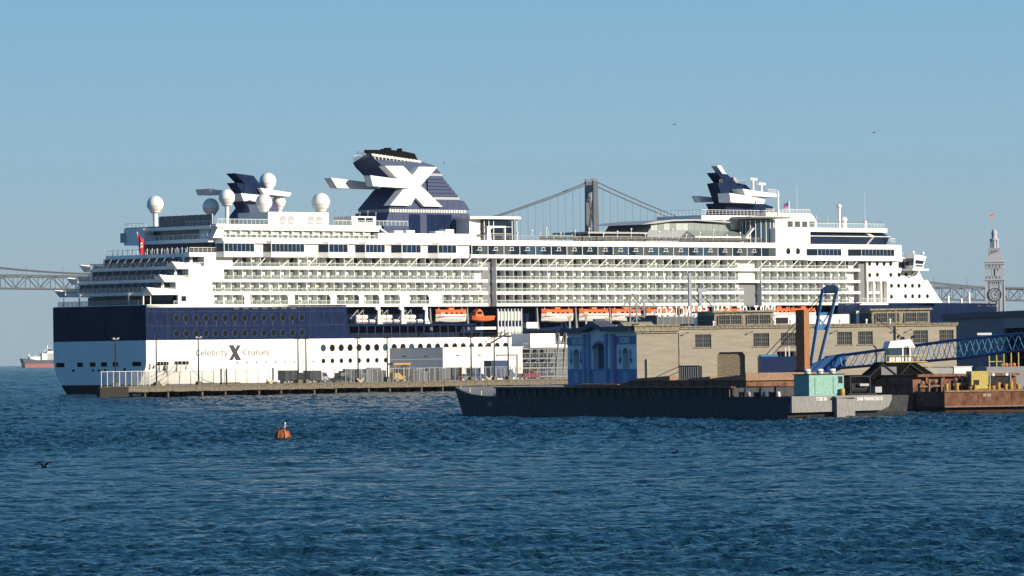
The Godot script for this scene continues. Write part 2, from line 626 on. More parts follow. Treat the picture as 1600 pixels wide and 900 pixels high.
func porthole(ship: Node, u: float, y: float, r: float, rim := "brass_rim") -> void:
	var key := "porthole%.2f" % r
	if not meshes.has(key):
		var g := Geo.new()
		g.t = Transform3D(Basis(Vector3.RIGHT, PI / 2), Vector3.ZERO)
		g.lathe([Vector2(r * 1.16, 0.0), Vector2(r * 1.16, 0.05), Vector2(r, 0.09), Vector2(r * 0.98, 0.0)], 18)
		meshes[key] = g.made()
		var h := Geo.new()
		h.tube(Vector3(0, 0, -0.02), Vector3(0, 0, 0.04), r, r, 18)
		meshes[key + "glass"] = h.made()
	var o := place(meshes[key], "porthole", M[rim], ship, Vector3(u, y, half_beam(u, y) - 16.0))
	place(meshes[key + "glass"], "pane", M.porthole_glass if rng.randf() < 0.9 or rim == "navy_rim" else M.mid_glass, o)


func make_balcony_meshes() -> void:
	for h in [2.05, 2.14]:
		var k := "%.2f" % h
		var g := Geo.new()
		g.bb(-0.05, 0, -1.7, 0.05, h, -0.15)
		g.bb(0.05, 0, -1.9, 2.65, h, -1.7)
		for x in [0.1, 1.31, 2.58]:                                   # white door posts
			g.bb(x - 0.04, 0, -1.7, x + 0.04, h, -1.56)
		meshes["bay" + k] = g.made()
		g = Geo.new()
		g.bb(0.18, 0.05, -1.7, 1.28, h - 0.16, -1.66)
		meshes["door" + k] = g.made()
		g = Geo.new()
		g.bb(1.34, 0.05, -1.7, 2.52, h - 0.16, -1.67)
		meshes["pane" + k] = g.made()
	var r := Geo.new()
	r.bb(0.0, 0.06, -0.12, 2.7, 0.66, -0.09)
	meshes["rail_pane"] = r.made()
	r = Geo.new()
	r.bar(Vector3(0, 0.72, -0.1), Vector3(2.7, 0.72, -0.1), 0.08, 0.07)
	r.bar(Vector3(0, 0, -0.1), Vector3(0, 0.72, -0.1), 0.06)
	r.bar(Vector3(1.35, 0, -0.1), Vector3(1.35, 0.72, -0.1), 0.05)
	meshes["rail"] = r.made()
	r = Geo.new()
	r.bb(0, 0.36, -0.28, 0.6, 0.44, 0.28)
	r.bb(0.5, 0.44, -0.28, 0.6, 0.95, 0.28)
	for q in [[0.03, -0.25], [0.57, -0.25], [0.03, 0.25], [0.57, 0.25]]:
		r.bb(q[0] - 0.03, 0, q[1] - 0.03, q[0] + 0.03, 0.36, q[1] + 0.03)
	meshes["chair"] = r.made()


func balcony(ship: Node, u: float, y: float, h: float, kind := 0) -> void:
	var k := "%.2f" % h
	var o := place(meshes["bay" + k], "balcony", M.partition, ship, Vector3(u, y, 0))
	var pick := rng.randf()
	place(meshes["door" + k], "door", M.curtain if pick < 0.62 else (M.curtain_dim if pick < 0.86 else M.door_glass), o)
	pick = rng.randf()
	place(meshes["pane" + k], "window_pane", M.dark_glass if kind == 1 else (M.curtain if pick < 0.4 else (M.curtain_dim if pick < 0.62 else M.door_glass)), o)
	var rl := place(meshes["rail"], "railing", M.white, o)
	place(meshes["rail_pane"], "glass_panel", M.rail_glass, o)
	rl.position.z = 0.0
	for q in 1 + int(rng.randf() < 0.7):
		var ch := place(meshes["chair"], "deck_chair", M.furniture, o, Vector3(0.5 + q * 1.1 + rng.randf() * 0.25, 0, -0.95 + rng.randf() * 0.3))
		ch.rotation.y = rng.randf_range(-0.5, 0.5) + (PI if q else 0.0)


func railing(parent: Node, pts: Array, h: float, step: float, m: Material, glass: Material = null, called := "railing", bars := 3) -> MeshInstance3D:
	var g := Geo.new()
	var gl := Geo.new()
	for i in pts.size() - 1:
		var a: Vector3 = pts[i]
		var b: Vector3 = pts[i + 1]
		var k := maxi(1, int(round(a.distance_to(b) / step)))
		for j in k + 1:
			var p := a.lerp(b, float(j) / k)
			g.bar(p, p + Vector3(0, h, 0), 0.06)
		g.bar(a + Vector3(0, h, 0), b + Vector3(0, h, 0), 0.08)
		for j in bars - 1:
			if not glass:
				g.bar(a + Vector3(0, h * (j + 1) / bars, 0), b + Vector3(0, h * (j + 1) / bars, 0), 0.035)
		if glass:
			gl.hexa([a + Vector3(0, 0.05, -0.01), b + Vector3(0, 0.05, -0.01), b + Vector3(0, 0.05, 0.01), a + Vector3(0, 0.05, 0.01), a + Vector3(0, h - 0.05, -0.01), b + Vector3(0, h - 0.05, -0.01), b + Vector3(0, h - 0.05, 0.01), a + Vector3(0, h - 0.05, 0.01)])
	var o := put(g, called, m, parent)
	if glass:
		put(gl, "glass_panel", glass, o)
	return o


func radome(ship: Node, u: float, y: float, v: float, r: float, foot: float, width := 0.6) -> void:
	var g := Geo.new()
	g.ball(Vector3(u, y, -v), r, 28, 1.02)
	var o := put(g, "radome", M.white, ship)
	g = Geo.new()
	g.tube(Vector3(u, foot, -v), Vector3(u, y - r * 0.9, -v), width, width, 12)
	g.lathe([Vector2(width * 0.9, -0.5), Vector2(r * 0.62, -0.2), Vector2(r * 0.62, 0.1)], 16, Vector3(u, y - r * 0.86, -v))
	put(g, "pedestal", M.white, o)
	g = Geo.new()
	g.lathe([Vector2(r * 1.003, -0.03), Vector2(r * 1.012, 0.0), Vector2(r * 1.003, 0.03)], 28, Vector3(u, y - r * 0.25, -v))
	put(g, "seam", M.grey_paint, o)


func window_row(parent: Node, m: Array, u0: float, u1: float, y0: float, y1: float, v: float, wide: float, gap := 0.08, called := "window_pane", chance: Array = []) -> void:
	var k := maxi(1, int(round((u1 - u0) / wide)))
	var w := (u1 - u0) / k
	var key := "pane_%.3f_%.2f_%.2f" % [w, y1 - y0, gap]
	if not meshes.has(key):
		var g := Geo.new()
		g.bb(gap / 2, 0, -0.06, w - gap / 2, y1 - y0, 0.03)
		meshes[key] = g.made()
	for j in k:
		var pick: String = m[rng.randi() % m.size()]
		place(meshes[key], called, M[pick], parent, Vector3(u0 + j * w, y0, -v))


func build_ship() -> void:
	var ship := thing("cruise_ship", "white and navy cruise ship with a white X on her funnel, lying at the pier", "cruise ship", SHIP_AT, SHIP_TURN)
	make_balcony_meshes()
	# ---- hull
	var us := [0, 2, 5, 10, 20, 30, 40, 90, 140, 190, 200, 210, 220, 226, 232, 240, 248, 256, 264, 270, 276, 280, 284, 287, 290, 292, 294]
	var g := Geo.new()
	loft(g, us, [-3.0, -1.0, 0.0, 1.0, 2.1])
	end_face(g, 0, [-3.0, -1.0, 0.0, 1.0, 2.1])
	put(g, "boot_topping", M.boot, ship)
	g = Geo.new()
	loft(g, us, [2.1, 3.0, 4.0, 5.0, 6.0, 7.0, 9.0, 11.55])
	end_face(g, 0, [2.1, 3.0, 4.0, 5.0, 6.0, 7.0, 9.0, 11.55])
	put(g, "hull", M.white_hull, ship)
	g = Geo.new()
	loft(g, [0, 20, 40, 58.3], [11.55, 15.0, 19.05], -0.17)
	end_face(g, 0, [11.55, 19.05])
	put(g, "upper_hull", M.navy, ship)
	g = Geo.new()
	loft(g, [217, 220, 226, 232, 240, 248, 256, 264, 270, 276, 280, 284, 287, 290, 292, 294], [11.55, 15.0, 17.0, 19.05])
	put(g, "bow", M.navy, ship)
	g = Geo.new()
	var rim := []
	for u in [217, 226, 240, 256, 270, 280, 287, 292, 294]:
		rim.append(Vector2(u, -16 + half_beam(u, 19.05) - 0.2))
	for u in [292, 287, 280, 270, 256, 240, 226, 217]:
		rim.append(Vector2(u, -16 - half_beam(u, 19.05) + 0.2))
	g.plan(rim, 18.4, 18.7)
	put(g, "foredeck", M.deck, ship)
	# plate edges on the transom and its closed doors
	for d in [[23.6, 29.0], [13.8, 23.0], [5.0, 13.2]]:
		shelf(ship, "transom_door", "navy", -0.05, 0.05, 12.0, 17.6, d[0], d[1])
	for d in [[28.2, 31.0, 0.95], [21.7, 23.7, 0.95], [17.4, 19.3, 0.95], [13.4, 15.4, 0.95], [9.6, 11.4, 0.95], [1.8, 4.7, 0.95], [24.6, 25.4, 0.5], [18.0, 18.6, 0.5], [15.9, 16.7, 0.5], [13.7, 14.4, 0.5], [7.0, 7.7, 0.7]]:
		var y0: float = 6.05 if d[2] > 0.9 else 5.0
		shelf(ship, "mooring_port", "black", -0.04, 0.1, y0, y0 + d[2], d[0], d[1])
	for d in [[3.1, 6.1, 6.2, 6.95], [7.8, 11.7, 6.3, 7.0], [0.8, 1.3, 6.2, 6.5], [2.0, 2.4, 5.6, 6.2], [4.9, 5.9, 5.2, 6.1]]:
		var mp := shelf(ship, "mooring_port", "black", d[0], d[1], d[2], d[3], -0.04, 0.1)
		for j in 3:
			shelf(mp, "roller", "grey_paint", d[0] + (d[1] - d[0]) * (0.22 + 0.28 * j) - 0.07, d[0] + (d[1] - d[0]) * (0.22 + 0.28 * j) + 0.07, d[2] + 0.05, d[3] - 0.05, -0.1, 0.0)
	for k in 14:
		porthole(ship, 8.4 + k * 2.735, 16.22, 0.72, "navy_rim")
		porthole(ship, 8.4 + k * 2.735, 12.95, 0.72, "navy_rim")
	for k in 24:
		porthole(ship, 50.15 + k * 2.63, 9.5, 0.7)
		if k < 8:
			porthole(ship, 50.15 + k * 2.63, 6.64, 0.48)
	for k in 9:
		porthole(ship, 25.4 + k * 2.72, 6.55, 0.16)
	for k in 9:
		porthole(ship, 219.0 + k * 3.3, 17.3, 0.62, "navy_rim")
	for y in [14.6, 17.6]:                                   # plating seams and salt runs on the navy strake
		shelf(ship, "plate_seam", "navy_rim", 0.1, 56.6, y, y + 0.06, -0.02, 0.1)
	for u in [6.0, 46.5]:
		shelf(ship, "plate_seam", "navy_rim", u, u + 0.06, 11.6, 19.0, -0.02, 0.1)
	for k in 12:
		var u := 8.2 + 2.735 * (k + 1) + rng.randf_range(0.0, 0.4)
		var g0 := Geo.new()
		g0.prism([Vector2(u, 15.45), Vector2(u + 0.16, 15.45), Vector2(u + 0.1, 15.45 - rng.randf_range(0.5, 1.6)), Vector2(u + 0.03, 14.9)], -0.02, 0.012)
		put(g0, "salt_streak", M.salt, ship)
	for k in 7:
		shelf(ship, "vent_slot", "furniture", 24.5 + k * 2.72, 26.0 + k * 2.72, 18.1, 18.5, -0.015, 0.1)
	for y in [4.1, 7.6]:
		shelf(ship, "plate_seam", "hull_seam", 41.0, 217.0, y, y + 0.07, -0.012, 0.1)
	for k in 15:
		shelf(ship, "plate_seam", "hull_seam", 42.0 + k * 12.0, 42.07 + k * 12.0, 3.0, 11.5, -0.012, 0.1)
	for q in [[3.6, 6.2, 1.5], [5.6, 5.2, 1.2], [8.4, 6.3, 1.8], [11.0, 6.3, 1.1], [1.0, 6.2, 0.9]]:   # rust runs under the mooring ports
		var g1 := Geo.new()
		g1.prism([Vector2(q[0], q[1]), Vector2(q[0] + 0.2, q[1]), Vector2(q[0] + 0.12, q[1] - q[2]), Vector2(q[0] + 0.06, q[1] - q[2])], -0.3, 0.015)
		put(g1, "rust_run", M.hull_rust, ship)
	# lettering on her quarter
	words("Celebrity", ship, "lettering", "grey_ink", Vector3(18.2, 8.55, 0.02), 8.9, 1.75)
	words("Cruises", ship, "lettering", "grey_ink", Vector3(30.75, 8.78, 0.02), 7.4, 1.35)
	g = Geo.new()
	g.prism([Vector2(23.0, 10.35), Vector2(24.3, 10.35), Vector2(26.45, 7.05), Vector2(25.0, 7.05)], -0.02, 0.05)
	g.prism([Vector2(25.3, 10.3), Vector2(26.4, 10.3), Vector2(25.15, 8.72), Vector2(24.72, 9.2)], -0.02, 0.045)
	g.prism([Vector2(24.1, 8.55), Vector2(24.6, 8.0), Vector2(24.0, 7.1), Vector2(23.0, 7.1)], -0.02, 0.045)
	put(g, "emblem", M.ink, ship)
	# ---- open boat deck under the cabins
	shelf(ship, "promenade", "deck", 57.0, 217.0, 11.3, 11.6, 0.3, 31.7)
	shelf(ship, "promenade_wall", "navy", 57.0, 217.2, 11.6, 18.6, 4.6, 31.6)
	shelf(ship, "boat_deck", "navy", 57.8, 96.5, 14.25, 14.7, 0.25, 4.6)
	shelf(ship, "boat_deck", "navy", 111.5, 217.0, 12.9, 13.3, 1.2, 4.6)
	for k in 15:
		shelf(ship, "stanchion", "navy_panel", 61.0 + k * 2.45, 61.12 + k * 2.45, 11.6, 14.25, 0.4, 0.52)
	railing(ship, [Vector3(58.5, 11.6, -0.3), Vector3(217, 11.6, -0.3)], 1.05, 2.0, M.dark_steel)
	railing(ship, [Vector3(58.5, 14.7, -0.35), Vector3(84.0, 14.7, -0.35)], 0.5, 2.4, M.dark_steel)
	for u in [67.2, 74.3, 81.5]:                                   # white raft davits
		g = Geo.new()
		g.prism([Vector2(u - 0.45, 14.7), Vector2(u + 1.1, 14.7), Vector2(u + 0.35, 16.0), Vector2(u + 0.3, 18.6), Vector2(u - 0.3, 18.6)], -0.75, -0.35)
		g.t = Transform3D(Basis(Vector3.RIGHT, PI / 2), Vector3.ZERO)
		g.tube(Vector3(u - 0.6, -0.75, -18.35), Vector3(u - 0.6, -0.25, -18.35), 0.55, 0.55, 12)
		put(g, "raft_davit", M.white, ship)
	for u in [83.2, 94.6, 116.5, 128.9, 140.0, 151.4, 162.9, 174.4, 185.9, 193.2, 200.9, 211.5]:   # boat davits
		profile(ship, "boat_davit", "shaft_grey", [[u + 0.2, 13.2], [u + 0.9, 13.2], [u + 0.6, 15.5], [u + 0.35, 18.5], [u, 18.5]], 1.2, 1.7)
	# glass stair lobby under the gap
	var lobby := shelf(ship, "glass_lobby", "navy", 103.9, 111.4, 11.6, 18.0, 1.0, 4.7)
	for k in 8:
		shelf(lobby, "post", "partition", 103.8 + k * 1.06, 103.98 + k * 1.06, 11.7, 18.0, 0.7, 1.0)
	for k in 7:
		shelf(lobby, "pane", "curtain_dim", 104.0 + k * 1.06, 104.8 + k * 1.06, 15.3, 17.4, 0.9, 1.0)
		shelf(lobby, "pane", "curtain", 104.0 + k * 1.06, 104.8 + k * 1.06, 11.9, 13.9, 0.9, 1.0)
	shelf(ship, "locker", "white", 112.6, 116.2, 13.5, 14.9, 0.5, 1.5)
	shelf(ship, "gangway", "white", 96.3, 102.6, 13.3, 13.9, 0.1, 1.2)
	# ---- cabin decks
	var floors := [19.2, 21.95, 24.66, 27.47]
	var tops := [21.25, 24.0, 26.8, 29.5]
	var aft_glass := [8.6, 5.35, 8.9, 12.4]
	var starts := [19.0, 18.6, 21.9, 24.4]
	for k in 4:
		g = Geo.new()
		sb(g, aft_glass[k] + 0.1, 227.4, floors[k] - 0.1, tops[k] + 0.1, 1.98, 30.0)
		put(g, "cabin_deck", M.partition, ship)
		# the white edge of each deck, broken by the shaft amidships
		var low: float = 18.58 if k == 0 else tops[k - 1]
		var aft: float = [0.3, 1.5, 5.0, 8.5][k]
		g = Geo.new()
		sb(g, aft + 7.0, 100.2, low, floors[k], 0.0, 2.2)
		sb(g, aft, aft + 7.0, low, floors[k], 0.35 if k else 0.0, 29.4 if k else 31.9)
		sb(g, 102.8, 184.0, low, floors[k], 0.0, 2.2)
		if k > 1:
			sb(g, 184.0, 190.2, low, floors[k], 0.5, 2.2)
		sb(g, 190.2, 225.2, low, floors[k], 0.0, 2.2)
		put(g, "deck_edge", M.white, ship)
		var u: float = starts[k]
		while u < 224.0:
			var skip := (u > 97.4 and u < 103.0) or (u > 181.5 and u < 190.3)
			if not skip and u + 2.7 <= 225.3:
				balcony(ship, u, floors[k], 2.05 if k < 2 or k == 3 else 2.14, 1 if (u > 102.0 and u < 112.0) or (k == 3 and rng.randf() < 0.5) else 0)
				u += 2.7
			else:
				u = 103.0 if u < 103.0 else (190.4 if u < 190.3 else u + 2.7)
		# white side wall aft of the balconies
		g = Geo.new()
		sb(g, [12.6, 8.4, 12.0, 16.4][k], starts[k] - 0.05, floors[k], tops[k], 0.02, 2.1)
		put(g, "side_wall", M.white, ship)
	shelf(ship, "lift_shaft", "shaft_grey", 100.0, 103.0, 18.6, 29.5, 1.75, 2.5)
	shelf(ship, "lift_shaft", "shaft_grey", 184.0, 190.2, 18.6, 24.0, 1.85, 2.5)
	shelf(ship, "lift_shaft", "shaft_grey", 225.2, 227.6, 18.6, 29.5, 0.6, 2.5)
	for k in 4:                                                    # suite screens that break the lowest row
		for u in [[27.6, 29.3], [40.2, 42.0], [52.5, 54.3], [61.0, 62.4], [67.0, 68.4], [73.2, 76.0], [82.0, 86.0]]:
			if k == 0:
				profile(ship, "suite_screen", "white", [[u[0], 19.2], [u[1], 19.2], [u[1], 21.2], [u[0] - 0.5, 21.25], [u[0], 20.6]], -0.02, 0.12)
	# slender braces from the overhang to the row below
	var braces := [24.2, 31.4, 38.6, 45.9, 51.3, 56.7]
	for k in 34:
		braces.append(59.9 + k * 5.4)
	for u in braces:
		if u < 225 and not (u > 98 and u < 103):
			g = Geo.new()
			g.bar(Vector3(u, 27.5, -0.12), Vector3(u + 2.3, 29.55, 0.5), 0.16)
			put(g, "brace", M.white, ship)
	# ---- stepped terraces over the transom
	for k in 4:
		var f: float = floors[k]
		var ua: float = [0.3, 1.25, 4.75, 8.25][k]
		var ug: float = aft_glass[k]
		var v0 := 1.4 if k == 0 else 2.7
		var w := (32.0 - 2 * v0) / 10.0
		for j in 10:
			g = Geo.new()
			g.bb(ug, f + 0.05, -(v0 + (j + 1) * w) + 0.06, ug + 0.09, tops[k] - 0.05, -(v0 + j * w) - 0.06)
			put(g, "stern_window", M.navy_glass, ship)
		if k > 0:
			for j in 11:
				profile(ship, "terrace_screen", "grey_paint", [[ug - 1.9, f], [ug - 1.75, f], [ug - 0.05, tops[k]], [ug - 0.2, tops[k]]], v0 + j * w - 0.05, v0 + j * w + 0.05)
		railing(ship, [Vector3(ua + 0.1, f, -32 + v0), Vector3(ua + 0.1, f, -v0)], 1.0, 1.6, M.grey_paint, M.stern_glass)
		if k > 0:
			for side in [0, 1]:
				var a := -0.02 if side == 0 else 31.65
				profile(ship, "terrace_wing", "white", [[ua - 0.95, f + 0.95], [ua + 7.1, f + 0.45], [ua + 7.1, f - 0.66], [ua + 0.6, f - 0.66]], a, a + 0.36)
				var p := [Vector3(ua + 0.6, f - 0.66, -0.3), Vector3(ua + 0.9, f - 0.66, -0.3), Vector3(ua + 0.3, f - 0.66, -2.8), Vector3(ua, f - 0.66, -2.8), Vector3(ua - 0.95, f + 0.8, -0.3), Vector3(ua - 0.65, f + 0.8, -0.3), Vector3(ua + 0.2, f + 0.5, -2.8), Vector3(ua - 0.1, f + 0.5, -2.8)]
				if side:
					for i in 8:
						p[i].z = -32.0 - p[i].z
					p = [p[3], p[2], p[1], p[0], p[7], p[6], p[5], p[4]]
				g = Geo.new()
				g.hexa([p[3], p[2], p[1], p[0], p[7], p[6], p[5], p[4]])
				put(g, "terrace_corner", M.white, ship)
				shelf(ship, "stanchion", "white", ua + 0.9, ua + 1.05, f - 2.75, f - 0.66, (1.0 if side == 0 else 30.9), (1.12 if side == 0 else 31.02))
		# cabin doors in the sheltered corner under each wing
		var uw: float = [12.6, 8.4, 12.0, 16.4][k]
		for d in [[uw - 3.9, uw - 2.5], [uw - 1.6, uw - 0.3]]:
			shelf(ship, "corner_door", "dark_glass", d[0], d[1], f + 0.05, tops[k] - 0.15, 1.84, 1.99)
		railing(ship, [Vector3(uw - 4.6, f, -0.25), Vector3(uw, f, -0.25)], 0.75, 1.2, M.white, M.rail_glass)
	shelf(ship, "side_window", "dark_glass", 9.9, 11.2, 19.9, 21.0, -0.02, 0.1)
	shelf(ship, "side_wall", "white", 9.0, 12.6, 19.2, 21.3, 0.02, 0.4)
	for v in [7.0, 24.0, 2.0]:                                     # floodlight posts on the mooring deck
		g = Geo.new()
		g.tube(Vector3(1.0, 19.2, -v), Vector3(1.0, 21.3, -v), 0.16)
		g.ball(Vector3(1.0, 21.6, -v), 0.45, 12)
		put(g, "floodlight", M.white, ship)
	# ---- aft upper decks
	shelf(ship, "terrace_deck", "white", 13.5, 247.0, 29.5, 30.3, 1.7, 30.3)
	shelf(ship, "terrace_bulwark", "white", 12.2, 19.8, 29.5, 30.45, -0.02, 1.8)
	railing(ship, [Vector3(19.8, 30.4, -0.1), Vector3(12.4, 30.4, -0.1), Vector3(13.7, 30.3, -1.8), Vector3(13.7, 30.3, -30.2)], 1.05, 1.2, M.white)
	for k in 16:
		g = Geo.new()
		g.bar(Vector3(14.0, 30.3, -3 - k * 1.7), Vector3(14.6, 31.6, -3.5 - k * 1.7), 0.14)
		put(g, "awning_strut", M.white, ship)
	g = Geo.new()
	sb(g, 24.0, 94.0, 30.3, 33.7, 0.6, 31.4)
	put(g, "upper_house", M.white, ship)
	for j in 9:
		g = Geo.new()
		g.bb(22.3, 30.35, -4.0 - (j + 1) * 2.7, 24.0, 32.7, -4.1 - j * 2.7)
		put(g, "stern_window", M.navy_glass, ship)
	g = Geo.new()
	sb(g, 19.0, 67.0, 32.7, 33.5, 1.7, 30.3)
	sb(g, 19.2, 67.0, 35.6, 36.35, 1.2, 30.8)
	sb(g, 21.4, 66.0, 33.5, 35.6, 1.6, 30.4)
	sb(g, 18.8, 24.0, 32.7, 36.2, 23.5, 30.4)
	put(g, "sunset_deck", M.white, ship)
	for j in 5:
		g = Geo.new()
		g.bb(21.2, 33.6, -7.6 - (j + 1) * 3.1, 21.5, 35.55, -7.7 - j * 3.1)
		put(g, "stern_window", M.mid_glass, ship)
	railing(ship, [Vector3(19.1, 33.5, -2.0), Vector3(19.1, 33.5, -23.4)], 1.0, 1.6, M.white, M.rail_glass)
	profile(ship, "stair", "white", [[19.2, 33.4], [20.4, 33.4], [22.5, 36.4], [21.3, 36.4]], 3.2, 5.2)
	profile(ship, "stern_cheek", "white", [[18.9, 33.6], [22.0, 33.6], [22.0, 36.3], [20.6, 36.3]], 0.0, 1.7)
	shelf(ship, "port_locker", "grey_paint", 18.4, 19.2, 33.3, 35.4, 29.6, 31.2)
	railing(ship, [Vector3(19.4, 36.35, -23.5), Vector3(19.4, 36.35, -30.6)], 1.1, 1.3, M.white, M.rail_glass)
	railing(ship, [Vector3(19.4, 36.35, -1.4), Vector3(19.4, 36.35, -9.5)], 1.05, 1.1, M.white)
	# glass wind screen of the upper pool deck
	for k in 8:
		shelf(ship, "wind_screen", "mid_glass", 19.6, 19.7, 36.4, 38.75, 1.0 + k * 2.25, 3.17 + k * 2.25)
	for k in 9:
		shelf(ship, "screen_post", "grey_paint", 19.5, 19.8, 36.3, 38.85, 0.9 + k * 2.25, 1.05 + k * 2.25)
	# ---- row of arched windows above the bays
	shelf(ship, "deck_edge", "white", 20.4, 67.2, 35.3, 36.0, 0.0, 2.0)
	shelf(ship, "deck_edge", "white", 19.6, 67.6, 36.02, 36.6, -0.25, 2.0)
	shelf(ship, "deck_edge", "white", 21.0, 94.6, 32.45, 33.67, -0.8, 2.0)
	for k in 15:
		var u := 21.0 + k * 2.98
		for j in 2:
			profile(ship, "arched_window", "curtain_dim" if j else "curtain", [[u + 0.25 + j * 1.3, 33.7], [u + 1.45 + j * 1.2, 33.7], [u + 1.45 + j * 1.2, 34.9], [u + 1.2 + j * 1.2, 35.2], [u + 0.5 + j * 1.3, 35.2], [u + 0.25 + j * 1.3, 34.9]], 0.95, 1.2)
		shelf(ship, "partition", "partition", u - 0.06, u + 0.06, 33.67, 35.3, 0.3, 1.6)
		shelf(ship, "table", "furniture", u + 0.7, u + 1.6, 33.7, 34.35, 0.5, 0.85)
	railing(ship, [Vector3(21, 33.67, -0.1), Vector3(66, 33.67, -0.1)], 0.75, 1.5, M.white, M.rail_glass)
	# ---- jutting bay windows of the speciality restaurants
	shelf(ship, "deck_edge", "white", 21.0, 100.3, 29.5, 30.35, 0.0, 2.2)
	shelf(ship, "bay_wall", "white", 21.0, 94.5, 30.35, 32.45, 0.02, 1.0)
	for b in [[19.65, 20.31, 29.0], [33.0, 33.77, 43.37], [48.95, 50.38, 56.1], [59.76, 61.21, 67.12], [70.46, 72.12, 77.92], [81.59, 83.06, 88.76]]:
		var box := Geo.new()
		box.plan([Vector2(b[0], 0.0), Vector2(b[1], 2.0), Vector2(b[2], 2.0), Vector2(b[2], 0.0)], 29.4, 33.0)
		var bay := put(box, "bay_window", M.white, ship)
		var e0: float = b[1] + 0.1
		var e1: float = b[2] - 0.12
		window_row(bay, ["navy_glass", "navy_glass", "dark_glass"], e0, e1, 30.6, 32.35, -2.0, 1.25)
		# slanted after pane
		var p0 := Vector2(b[0], 0.0)
		var p1 := Vector2(b[1], 2.0)
		var dir := (p1 - p0).normalized()
		var out := Vector2(-dir.y, dir.x) * 0.04
		if out.x > 0:
			out = -out
		var q0 := p0.lerp(p1, 0.08) + out
		var q1 := p0.lerp(p1, 0.97) + out
		g = Geo.new()
		g.plan([q0, q1, q1 - out * 2, q0 - out * 2], 30.6, 32.35)
		put(g, "window_pane", M.dark_glass, bay)
	# ---- long glazed promenade of the lido
	shelf(ship, "deck_edge", "white", 94.5, 203.0, 32.36, 33.6, -0.6, 2.0)
	shelf(ship, "deck_edge", "white", 94.5, 207.0, 29.52, 30.33, -0.6, 2.0)
	shelf(ship, "lido_wall", "mid_glass", 94.6, 196.0, 30.3, 32.4, 1.6, 1.9)
	window_row(ship, ["dark_glass", "mid_glass", "lido_glass", "dark_glass", "lido_glass"], 94.8, 195.0, 30.36, 32.34, -0.2, 2.5, 0.12)
	for k in 20:
		var u := 97.0 + k * 5.0
		if u < 192:
			g = Geo.new()
			for q in [[-0.5, 1.3, 0.86, 0.95], [0.0, 1.0, 1.55, 1.65], [0.0, 0.09, 0.95, 1.55], [0.91, 1.0, 0.95, 1.55]]:
				sb(g, u + q[0] * 1.0, u + q[1] * 1.0, 30.4 + q[2], 30.4 + q[3], -0.32, -0.24)
			put(g, "window_frame", M.white, ship)
		shelf(ship, "mullion", "partition", 94.9 + k * 5.0, 95.05 + k * 5.0, 30.34, 32.35, -0.36, -0.1)
	shelf(ship, "lido_end", "white", 195.0, 207.2, 30.3, 37.2, -0.3, 30.0)
	for u in [199.3, 202.7]:
		var o := Geo.new()
		o.t = Transform3D(Basis(Vector3.RIGHT, PI / 2), Vector3(u, 31.6, 0.3))
		o.lathe([Vector2(0.9, 0), Vector2(0.9, 0.06), Vector2(0.78, 0.1), Vector2(0.76, 0.02)], 18)
		var ph := put(o, "porthole", M.partition, ship)
		o = Geo.new()
		o.tube(Vector3(u, 31.6, 0.25), Vector3(u, 31.6, 0.34), 0.76, 0.76, 18)
		put(o, "pane", M.dark_glass, ph)
	# ---- open top deck amidships: rail, wind screens, lamp posts
	shelf(ship, "lido_deck", "deck", 67.0, 200.0, 33.3, 33.62, 0.5, 31.5)
	railing(ship, [Vector3(95, 33.6, 0.3), Vector3(190, 33.6, 0.3)], 1.1, 2.4, M.grey_paint)
	for k in 30:
		shelf(ship, "wind_screen", "furniture", 118.0 + k * 2.3, 119.9 + k * 2.3, 33.9, 34.75, 1.3, 1.45)
	for k in 17:
		g = Geo.new()
		g.tube(Vector3(112 + k * 4.6, 33.6, -2.5), Vector3(112 + k * 4.6, 35.3 + 0.6 * (k % 3), -2.5), 0.07)
		g.ball(Vector3(112 + k * 4.6, 35.4 + 0.6 * (k % 3), -2.5), 0.25, 8)
		put(g, "lamp_post", M.white, ship)
	for k in 20:                                                   # masts of the shade sails behind the rail
		g = Geo.new()
		g.bar(Vector3(128 + k * 2.6, 33.6, -12), Vector3(128.3 + k * 2.6, 35.4 + rng.randf(), -12), 0.1)
		put(g, "parasol_post", M.partition, ship)
	build_ship_tops(ship)


